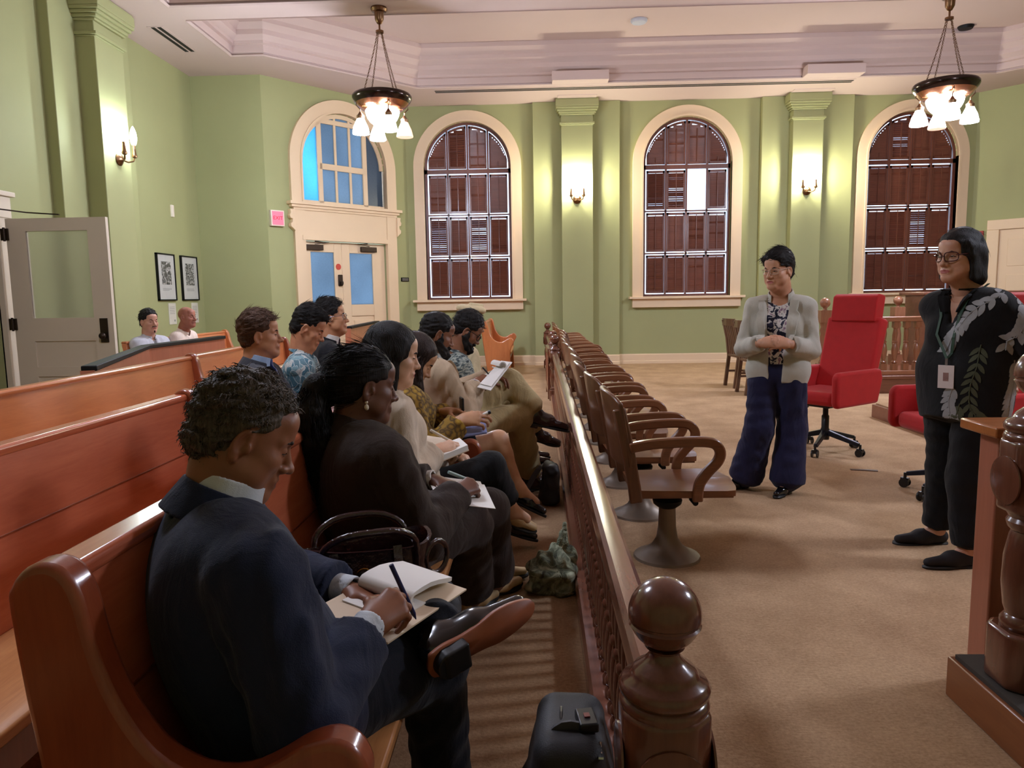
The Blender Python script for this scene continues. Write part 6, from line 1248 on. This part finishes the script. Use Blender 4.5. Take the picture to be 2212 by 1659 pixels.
# ---------------------------------------------------------------- papers, pens, bags and small things
M_paper = plain('white_paper', (236, 232, 226), .8, var=.02); M_manila = plain('beige_card', (220, 198, 170), .7, var=.03); M_ink = plain('dark_ink', (50, 46, 44), .6)
def sheet(mb, pts, th):
    """thin slab from a quad"""
    P = [Vector(p) for p in pts]; n = (P[1] - P[0]).cross(P[2] - P[0]).normalized(); n = n if n.z > 0 else -n
    mb.add([p for p in P] + [p + n * th for p in P], [(0, 1, 2, 3), (4, 5, 6, 7), (0, 1, 5, 4), (1, 2, 6, 5), (2, 3, 7, 6), (3, 0, 4, 7)])
def pen(label, a, b, mat, r=.0048, group=None):
    t = thing('pen', label, 'pen', tuple(a), 0, group); A, B_ = Vector((0, 0, 0)), Vector(b) - Vector(a); d = B_.normalized()
    mb = MB(); mb.cyl(A + d * .014, B_, r, None, 12); mb.cyl(A, A + d * .014, .001, r, 12); mb.obj('barrel', mat, t, smooth=40)
    s = d.cross(Vector((0, 0, 1))).normalized(); mb = MB(); mb.tube([B_ - d * .004, B_ - d * .004 + s * .009, B_ - d * .04 + s * .008], .0016, 6); mb.obj('clip', plain('chrome', (190, 190, 195), .2, 1), t)
e1 = Vector((.40, .90, -.03)).normalized(); e2 = Vector((-.84, .50, .13)); e2 = (e2 - e1 * e2.dot(e1)).normalized(); en = e1.cross(e2).normalized(); o0 = Vector((-.318, 1.44, .612))
F1 = lambda a, b, c: o0 + e1 * a + e2 * b + en * c
t = thing('folder', 'beige card folder on the lap of the man in the navy jacket', 'folder', tuple(o0)); L1 = lambda a, b, c: F1(a, b, c) - o0
mb = MB(); sheet(mb, [L1(0, 0, 0), L1(.335, 0, 0), L1(.335, .215, 0), L1(0, .215, 0)], .004); mb.obj('cover', M_manila, t)
mb = MB(); sheet(mb, [L1(.075, .012, .0042), L1(.098, .018, .0042), L1(.088, .024, .0042), L1(.070, .016, .0042)], .0004); sheet(mb, [L1(.070, .010, .0042), L1(.096, .013, .0042), L1(.096, .0155, .0042), L1(.070, .0125, .0042)], .0004); mb.obj('printed_mark', M_ink, t)
t = thing('notepad', 'white notepad with its pages folded over, on the beige folder', 'notepad', tuple(o0))
mb = MB(); sheet(mb, [L1(.085, .035, .0048), L1(.20, .035, .0048), L1(.20, .19, .0048), L1(.085, .19, .0048)], .003); mb.obj('page', M_paper, t)
pr = [(.165 + .018 * math.cos(x), .026 + .018 * math.sin(x)) for x in [PI * 1.5 - i * PI / 10 for i in range(11)]]; up = [(.19, .046), (.23, .045), (.27, .038), (.31, .028), (.335, .022)]; lo = [(.335, .012), (.31, .016), (.27, .026), (.23, .033), (.19, .034)]
inn = [(.165 + .009 * math.cos(x), .026 + .009 * math.sin(x)) for x in [PI * .5 + i * PI / 10 for i in range(11)]]
mb = MB(); mb.prism(pr + up + lo + inn, lambda a, b, q: L1(a, q, b), .045, .195); mb.obj('folded_pages', M_paper, t, smooth=35)
pen('dark blue pen in the hand of the man in the navy jacket', (-.272, 1.525, .628), (-.322, 1.520, .755), plain('navy_pen', (28, 34, 84), .3), .0055)
t = thing('paper_sheet', 'white sheets on the lap of the woman with the ponytail', 'paper', (-.2, 2.5, .63)); O_ = Vector((-.2, 2.5, .63)); mb = MB()
for k, (dx, dy) in enumerate(((0, 0), (.03, -.02), (.012, .02))): sheet(mb, [Vector(p) - O_ + Vector((dx, dy, .002 * k)) for p in ((-.425, 2.72, .645), (-.235, 2.74, .615), (-.175, 2.43, .612), (-.335, 2.40, .640))], .0015)
mb.obj('sheets', M_paper, t)
pen('teal and white pen held over the white sheets by the woman with the ponytail', (-.222, 2.60, .655), (-.318, 2.53, .715), plain('pale_teal_pen', (150, 176, 172), .35), .006)
t = thing('notebook', 'thick open notebook on the knee of the woman with black bobbed hair', 'notebook', (-.36, 2.95, .66)); O_ = Vector((-.36, 2.95, .66))
Q4 = [Vector(p) - O_ for p in ((-.435, 2.83, .665), (-.285, 2.98, .700), (-.335, 3.12, .705), (-.49, 2.99, .672))]; mb = MB(); sheet(mb, [q + Vector((0, 0, -.004)) for q in Q4], .004); mb.obj('cover', M_manila, t); mb = MB(); sheet(mb, [q * .97 for q in Q4], .022); mb.obj('pages', M_paper, t)
pen('white pen held by the woman with black bobbed hair', (-.355, 3.01, .725), (-.445, 2.98, .785), plain('white_pen', (222, 214, 200), .35), .0055)
t = thing('booklet', 'pale blue booklet on the lap of the woman in the mustard top', 'booklet', (-.33, 3.6, .68)); O_ = Vector((-.33, 3.6, .68)); mb = MB(); sheet(mb, [Vector(p) - O_ for p in ((-.40, 3.60, .735), (-.27, 3.66, .715), (-.25, 3.55, .66), (-.365, 3.47, .655))], .008); mb.obj('cover', plain('periwinkle_card', (126, 134, 176), .6), t)
t = thing('phone', 'small black phone in the far hand of the woman in the mustard top', 'phone', (-.385, 3.68, .775)); mb = MB(); mb.box((0, 0, 0), (.012, .07, .10), .3); mb.obj('body', M_blk, t, bevel=.004); mb = MB(); mb.box((.0065, -.002, 0), (.001, .06, .088), .3); mb.obj('screen', plain('dark_screen', (20, 24, 34), .08), t)
t = thing('lip_balm', 'small white tube held in the near hand of the woman in the mustard top', 'tube', (-.27, 3.535, .755)); mb = MB(); mb.cyl((0, 0, 0), (.03, .0, .012), .009); mb.obj('tube', M_paper, t, smooth=40); mb = MB(); mb.cyl((.03, 0, .012), (.042, 0, .017), .0092); mb.obj('cap', M_blk, t, smooth=40)
t = thing('clipboard', 'white clipboard propped on the raised knee of the bearded man', 'clipboard', (-.25, 4.35, .86)); O_ = Vector((-.25, 4.35, .86)); CB = [Vector(p) - O_ for p in ((-.345, 4.18, .812), (-.265, 4.15, .795), (-.150, 4.50, .925), (-.225, 4.62, .925))]
mb = MB(); sheet(mb, CB, .005); mb.obj('board', M_paper, t)
t = thing('paper_roll', 'white writing pad with curled pages on the clipboard of the bearded man', 'notepad', (-.25, 4.35, .86)); a_, b_ = CB[0] * .3 + CB[3] * .7 + Vector((0, 0, .03)), CB[1] * .3 + CB[2] * .7 + Vector((-.02, 0, .03)); mb = MB()
for r0 in (.026,): mb.sweep([a_, b_], [(r0 * math.cos(x), r0 * math.sin(x)) for x in [i * 1.75 * PI / 20 for i in range(21)]] + [((r0 - .006) * math.cos(x), (r0 - .006) * math.sin(x)) for x in [i * 1.75 * PI / 20 for i in range(20, -1, -1)]])
mb.obj('curled_pages', M_paper, t, smooth=40); mb = MB(); sheet(mb, [q * .85 + Vector((0, 0, .012)) for q in CB], .003); mb.obj('page', M_paper, t)
pen('black pen held by the bearded man over the clipboard', (-.268, 4.37, .845), (-.322, 4.33, .915), M_blk)
t = thing('paper_sheet', 'pale blue paper on the lap of the man in the charcoal suit', 'paper', (-1.25, 3.95, .68)); O_ = Vector((-1.25, 3.95, .68)); mb = MB(); sheet(mb, [Vector(p) - O_ for p in ((-1.36, 3.74, .655), (-1.06, 3.86, .70), (-1.08, 4.08, .70), (-1.36, 3.97, .66))], .003); mb.obj('sheet', plain('pale_blue_paper', (196, 206, 232), .8), t)
# wristwatch of the bearded man
K = PPL['beard'][1]; _t = PPL['beard'][0]; s_, e_, w_, fd, pn, ps = K['A']['R']; d = nz(w_ - e_); mb = MB(); c0 = w_ - d * .012; side = nz(np.cross(d, pn)); mb.sweep([tuple(c0 + .034 * (math.cos(a) * side + math.sin(a) * nz(pn)) ) for a in [i * PI / 10 for i in range(20)]], [(-.009, -.002), (.009, -.002), (.009, .002), (-.009, .002)], up=tuple(d), closed=True); M_steel = plain('steel', (186, 186, 190), .2, 1); ww = mb.obj('wristwatch', M_steel, _t)
mb = MB(); q = c0 + side * .036; mb.cyl(tuple(q - side * .004), tuple(q + side * .006), .017); mb.obj('watch_case', M_steel, ww, smooth=40)
# handbag on the pew
M_croc = plain('brown_glossy_leather', (52, 28, 26), .22, var=.3, vs=60, bump=.5, bs=70, coat=.6); M_gold = plain('gold_metal', (150, 108, 52), .25, 1)
hb = thing('handbag', 'open dark brown leather handbag on the front pew between two seated people', 'handbag', (-.485, 1.955, .432), .42); hb.scale = (1.08, 1.0, 1.22); mb = MB(); n = 28; rings = []
for z, wx, wy in ((0, .135, .055), (.02, .160, .070), (.07, .170, .080), (.13, .162, .070), (.175, .172, .062), (.185, .176, .064)):
    rings.append([(wx * abs(math.cos(2 * PI * i / n)) ** .6 * (1 if math.cos(2 * PI * i / n) > 0 else -1), wy * abs(math.sin(2 * PI * i / n)) ** .7 * (1 if math.sin(2 * PI * i / n) > 0 else -1), z + (.012 * math.sin(4 * PI * i / n + .6) if z > .17 else 0)) for i in range(n)])
inner = [[(x * .94, y * .88, z) for x, y, z in r] for r in rings[::-1][:4]]; allr = rings + inner; V = [p for r in allr for p in r]
mb.add(V, [(k * n + i, k * n + (i + 1) % n, (k + 1) * n + (i + 1) % n, (k + 1) * n + i) for k in range(len(allr) - 1) for i in range(n)] + [tuple(range(n))[::-1], tuple((len(allr) - 1) * n + i for i in range(n))]); mb.obj('bag_body', M_croc, hb, smooth=60)
for y in (-.066, .066):
    mb = MB(); mb.tube(_cr([(-.12, y * .9, .12), (-.118, y * 1.05, .19), (-.07, y * 1.3, .222), (.0, y * 1.4, .228), (.07, y * 1.3, .222), (.118, y * 1.05, .19), (.12, y * .9, .12)]), .0085, 8); mb.obj('handle', M_croc, hb, smooth=60)
for x in (-.09, .07): mb = MB(); mb.sweep([(x, -.086, .0), (x, -.092, .07), (x, -.082, .13), (x, -.068, .185)], [(-.011, -.003), (.011, -.003), (.011, .003), (-.011, .003)]); mb.obj('strap', M_croc, hb)
mb = MB(); mb.tube([(-.02 + .02 * math.cos(a), -.080, .125 + .02 * math.sin(a)) for a in [i * PI / 8 for i in range(16)]], .003, 6, up=(0, 1, 0), closed=True); mb.obj('gold_ring', M_gold, hb)
mb = MB(); mb.tube([(.185 + .035 * math.cos(a), -.02 + .02 * math.cos(a), .13 + .038 * math.sin(a)) for a in [i * PI / 8 for i in range(16)]], .007, 8, closed=True, up=(0, 1, 0)); mb.obj('side_ring', M_croc, hb, smooth=60)
def lump(prims, k, vs, subs=()): return grow([(k, k, prims)], vs, subs=subs)
# green cloth bag on the floor
gb = thing('cloth_bag', 'crumpled dark green cloth bag on the floor against the bar rail', 'bag', (.06, 3.2, 0)); N = NT('mottled_green_cloth'); v = N.coords(); f = N.noise(v, 16, 4, .6, 1.2); N.l(N.ramp(f, [(.35, lin((58, 62, 50))), (.5, lin((120, 128, 102))), (.65, lin((186, 192, 164)))]), N.p.inputs['Base Color']); N.p.inputs['Roughness'].default_value = .7; N.bump(f, .7, .03)
a = Acc(); V, Q = lump([noised(rbox((.0, .0, .065), (.105, .10, .065), None, .04), .012, 34, 2), noised(ell((.02, .02, .14), (.085, .08, .05)), .012, 40, 3), noised(cap((.045, .05, .15), (.062, .07, .24), .032, .020), .008, 60, 4)], .03, .007); a.add(V, Q); a.obj('bag_body', N.m, gb)
a = Acc(); V, Q = lump([noised(cap((.03, .03, .20), (.062, .06, .29), .010, .008), .002, 50, 1), cap((.062, .06, .29), (.068, .09, .20), .008, .010)], .01, .004); a.add(V, Q); a.obj('tied_handle', N.m, gb)
# black backpack in the foreground
M_nyl = plain('black_nylon', (34, 34, 38), .6, var=.15, vs=12, bump=.15, bs=300); M_nyl2 = plain('grey_nylon_band', (74, 74, 78), .6, bump=.15, bs=300)
bp = thing('backpack', 'black backpack standing on the floor beside the near newel post', 'backpack', (.062, 1.45, 0), -.06); bp.scale = (1.0, 1.05, .94)
a = Acc(); V, Q = lump([rbox((0, 0, .20), (.095, .14, .20), None, .07), rbox((-.06, 0, .15), (.06, .125, .14), None, .05), rbox((.0, 0, .42), (.075, .115, .06), None, .045)], .05, .008); a.add(V, Q); a.obj('bag_body', M_nyl, bp)
mb = MB(); mb.tube(_cr([(-.055, -.10, .36), (-.035, -.085, .43), (-.02, -.03, .474), (-.02, .04, .474), (-.03, .09, .43), (-.055, .10, .36)]), .004, 6); mb.obj('zip', plain('zip_black', (16, 16, 18), .35), bp)
mb = MB(); mb.sweep(_cr([(-.075, -.06, .34), (-.052, -.055, .43), (-.01, -.05, .481), (.04, -.05, .475)]), [(-.016, -.003), (.016, -.003), (.016, .003), (-.016, .003)], up=(0, 1, 0)); mb.obj('grey_band', M_nyl2, bp)
mb = MB(); mb.box((.035, -.03, .488), (.04, .06, .022), .2); lk = mb.obj('combination_lock', M_blk, bp, bevel=.004); mb = MB(); mb.box((.035, -.03, .500), (.012, .014, .004), .2); mb.obj('lock_button', plain('dull_red', (120, 50, 46), .4), lk)
mb = MB(); mb.box((.062, -.095, .452), (.010, .04, .004), -.3, Matrix.Rotation(-.5, 3, 'X')); mb.tube([(.062, -.07, .468), (.062, -.075, .462), (.062, -.09, .455)], .003, 6); mb.obj('zip_pull', M_steel, bp)
# black shoulder bag with webbing strap near the rail
sb = thing('shoulder_bag', 'black shoulder bag with a webbing strap on the floor by the rail', 'bag', (.085, 4.62, 0)); a = Acc(); V, Q = lump([noised(rbox((0, 0, .13), (.05, .13, .13), None, .04), .006, 30, 1), noised(ell((-.03, 0, .07), (.05, .11, .07)), .006, 30, 2)], .03, .008); a.add(V, Q); a.obj('bag_body', M_nyl, sb)
mb = MB(); mb.sweep(_cr([(.0, .08, .25), (-.08, .0, .22), (-.16, -.08, .10), (-.20, -.10, .03), (-.22, -.05, .008)]), [(-.022, -.002), (.022, -.002), (.022, .002), (-.022, .002)]); mb.obj('strap', M_nyl2, sb)
t = thing('floor_plate', 'small flat brown cable plate on the carpet in front of the red chair', 'floor plate', (2.44, 5.42, 0)); mb = MB(); mb.sweep([(-.09, .02, 0), (0, .0, 0), (.09, -.03, 0)], [(-.02, 0), (.02, 0), (.016, .006), (-.016, .006)]); mb.obj('plate', plain('brown_rubber', (96, 70, 54), .6), t)
# leaf garlands printed on the black shirt
from mathutils.bvhtree import BVHTree
t_, K = PPL['leaf']; V, Q = K['jk']; bv = BVHTree.FromPolygons([Vector(v) for v in V.tolist()], [tuple(q) for q in Q.tolist()]); f, r, u, nl, c = K['f'], K['r'], K['u'], K['nl'], K['c']
def onshirt(phi, h, far=.6):
    """angle from the front (positive to her right) and height along the spine (1 at the neck)"""
    ctr = c(0) + (nl - c(0)) * h; d = f * math.cos(phi) + r * math.sin(phi); o = ctr + d * far; hit = bv.ray_cast(Vector(o), Vector(-d))
    return (np.array(hit[0]), d) if hit[0] is not None else (None, d)
def garland(mat, pts, n, ln, wd_):
    mb = MB(); P = _cr([Vector((a, b, 0)) for a, b in pts], 12); 
    for k in range(n):
        q = k / (n - .5) * (len(P) - 1.001); i = int(q); p = P[i].lerp(P[i + 1], q - i); tg = (P[i + 1] - P[i]).normalized()
        p3, d = onshirt(p.x, p.y); p4 = onshirt(p.x + tg.x * .02, p.y + tg.y * .02)[0]
        if p3 is None or p4 is None or np.linalg.norm(p4 - p3) > .05: continue
        nh_ = bv.find_nearest(Vector(p3)); nrm = np.array(nh_[1]); nrm = nrm if nrm @ d > 0 else -nrm; a3 = nz((p4 - p3) - nrm * ((p4 - p3) @ nrm))
        for s in (-1, 1):
            sd = nz(np.cross(nrm, a3)); dr = nz(a3 * .80 + sd * s * .62); sw_ = nz(np.cross(nrm, dr))
            prof = [(.02, .1), (.2, .7), (.45, 1), (.7, .82), (.9, .4), (1, .06)]
            loop = [p3 + dr * ln * x + sw_ * wd_ * y / 2 for x, y in prof] + [p3 + dr * ln * x - sw_ * wd_ * y / 2 for x, y in prof[::-1]]; top_ = []; low_ = []
            for w_ in loop:
                co, n_, _i, _d = bv.find_nearest(Vector(w_)); n_ = np.array(n_); n_ = n_ if n_ @ nrm > 0 else -n_; top_.append(np.array(co) + n_ * .0025); low_.append(np.array(co) - n_ * .001)
            m = len(loop); mb.add(top_ + low_, [(i, i + 1, m - 2 - i, m - 1 - i) for i in range(m // 2 - 1)] + [(m + i, m + m - 1 - i, m + m - 2 - i, m + i + 1) for i in range(m // 2 - 1)] + [(i, (i + 1) % m, m + (i + 1) % m, m + i) for i in range(m)])
        st_ = [np.array(bv.find_nearest(Vector(q_))[0]) + nrm * .002 for q_ in (p3 - a3 * .012, p3 + a3 * ln * .55)]; mb.tube([tuple(q_) for q_ in st_], .003, 5)
    o = mb.obj('leaf_print', mat, K['jko']); return o
M_lf1 = plain('grey_leaf_print', (150, 150, 152), .85, var=.12, vs=20); M_lf2 = plain('olive_leaf_print', (76, 80, 60), .85, var=.15, vs=20); M_lf3 = plain('green_leaf_print', (128, 142, 92), .85)
garland(M_lf1, [(-1.75, 1.02), (-1.2, .90), (-.75, .76), (-.35, .60), (-.10, .48)], 14, .066, .029)
garland(M_lf1, [(-2.0, 1.0), (-1.75, .86), (-1.62, .70), (-1.55, .52)], 12, .064, .029)
garland(M_lf1, [(-2.35, .98), (-2.25, .88), (-2.15, .80)], 5, .058, .025)
garland(M_lf2, [(-1.05, .50), (-.95, .34), (-.85, .18), (-.85, .0), (-1.0, -.10)], 10, .060, .020)
garland(M_lf1, [(-1.75, .36), (-1.70, .20), (-1.62, .04), (-1.65, -.10)], 11, .062, .026)
garland(M_lf1, [(-.45, .14), (-.35, .02), (-.40, -.10)], 6, .056, .024)
garland(M_lf2, [(-.62, -.02), (-.55, -.12)], 3, .05, .018); garland(M_lf3, [(-2.7, .86), (-2.6, .70), (-2.55, .56)], 7, .06, .026)
# badge on a green lanyard
bd = thing('id_badge', 'white identity badge on a dark green lanyard worn by the woman in the leaf shirt', 'badge', tuple(K['O']), t_.rotation_euler.z); M_lan = plain('dark_green_ribbon', (34, 62, 44), .7)
p0 = onshirt(-.30, .28)[0] + f * .012
for s in (-1, 1):
    mb = MB(); pa = [nl + r * s * .07 - f * .05 + u * .022] + [onshirt(s * q, h)[0] + f * .008 for q, h in ((.75, .90), (.45, .76), (.30, .60))] if s > 0 else [nl + r * s * .07 - f * .05 + u * .022] + [onshirt(s * q, h)[0] + f * .008 for q, h in ((.75, .90), (.50, .76), (.40, .58), (.34, .44))]
    mb.sweep([tuple(x) for x in pa] + [tuple(p0 + u * .06)], [(-.007, -.001), (.007, -.001), (.007, .001), (-.007, .001)], up=tuple(f)); mb.obj('lanyard', M_lan, bd)
nb = nz(f * .9 - r * .35); sb_ = nz(np.cross(u, nb)); fr_ = lambda x, z, d: tuple(p0 + sb_ * x + u * z + nb * d)
def slab(mb, x0, x1, z0, z1, d0, d1): mb.add([fr_(x, z, d) for x in (x0, x1) for z in (z0, z1) for d in (d0, d1)], [(0, 1, 3, 2), (4, 6, 7, 5), (0, 4, 5, 1), (2, 3, 7, 6), (0, 2, 6, 4), (1, 5, 7, 3)])
mb = MB(); slab(mb, -.035, .035, -.08, .03, .002, .006); cd = mb.obj('badge_card', plain('badge_white', (226, 214, 214), .35), bd, bevel=.001); mb = MB(); slab(mb, -.012, .012, -.045, -.005, .006, .0068); mb.obj('badge_photo', plain('badge_portrait', (150, 116, 112), .5), cd); mb = MB(); slab(mb, -.006, .006, .03, .062, .002, .005); mb.obj('badge_clip', M_steel, bd)
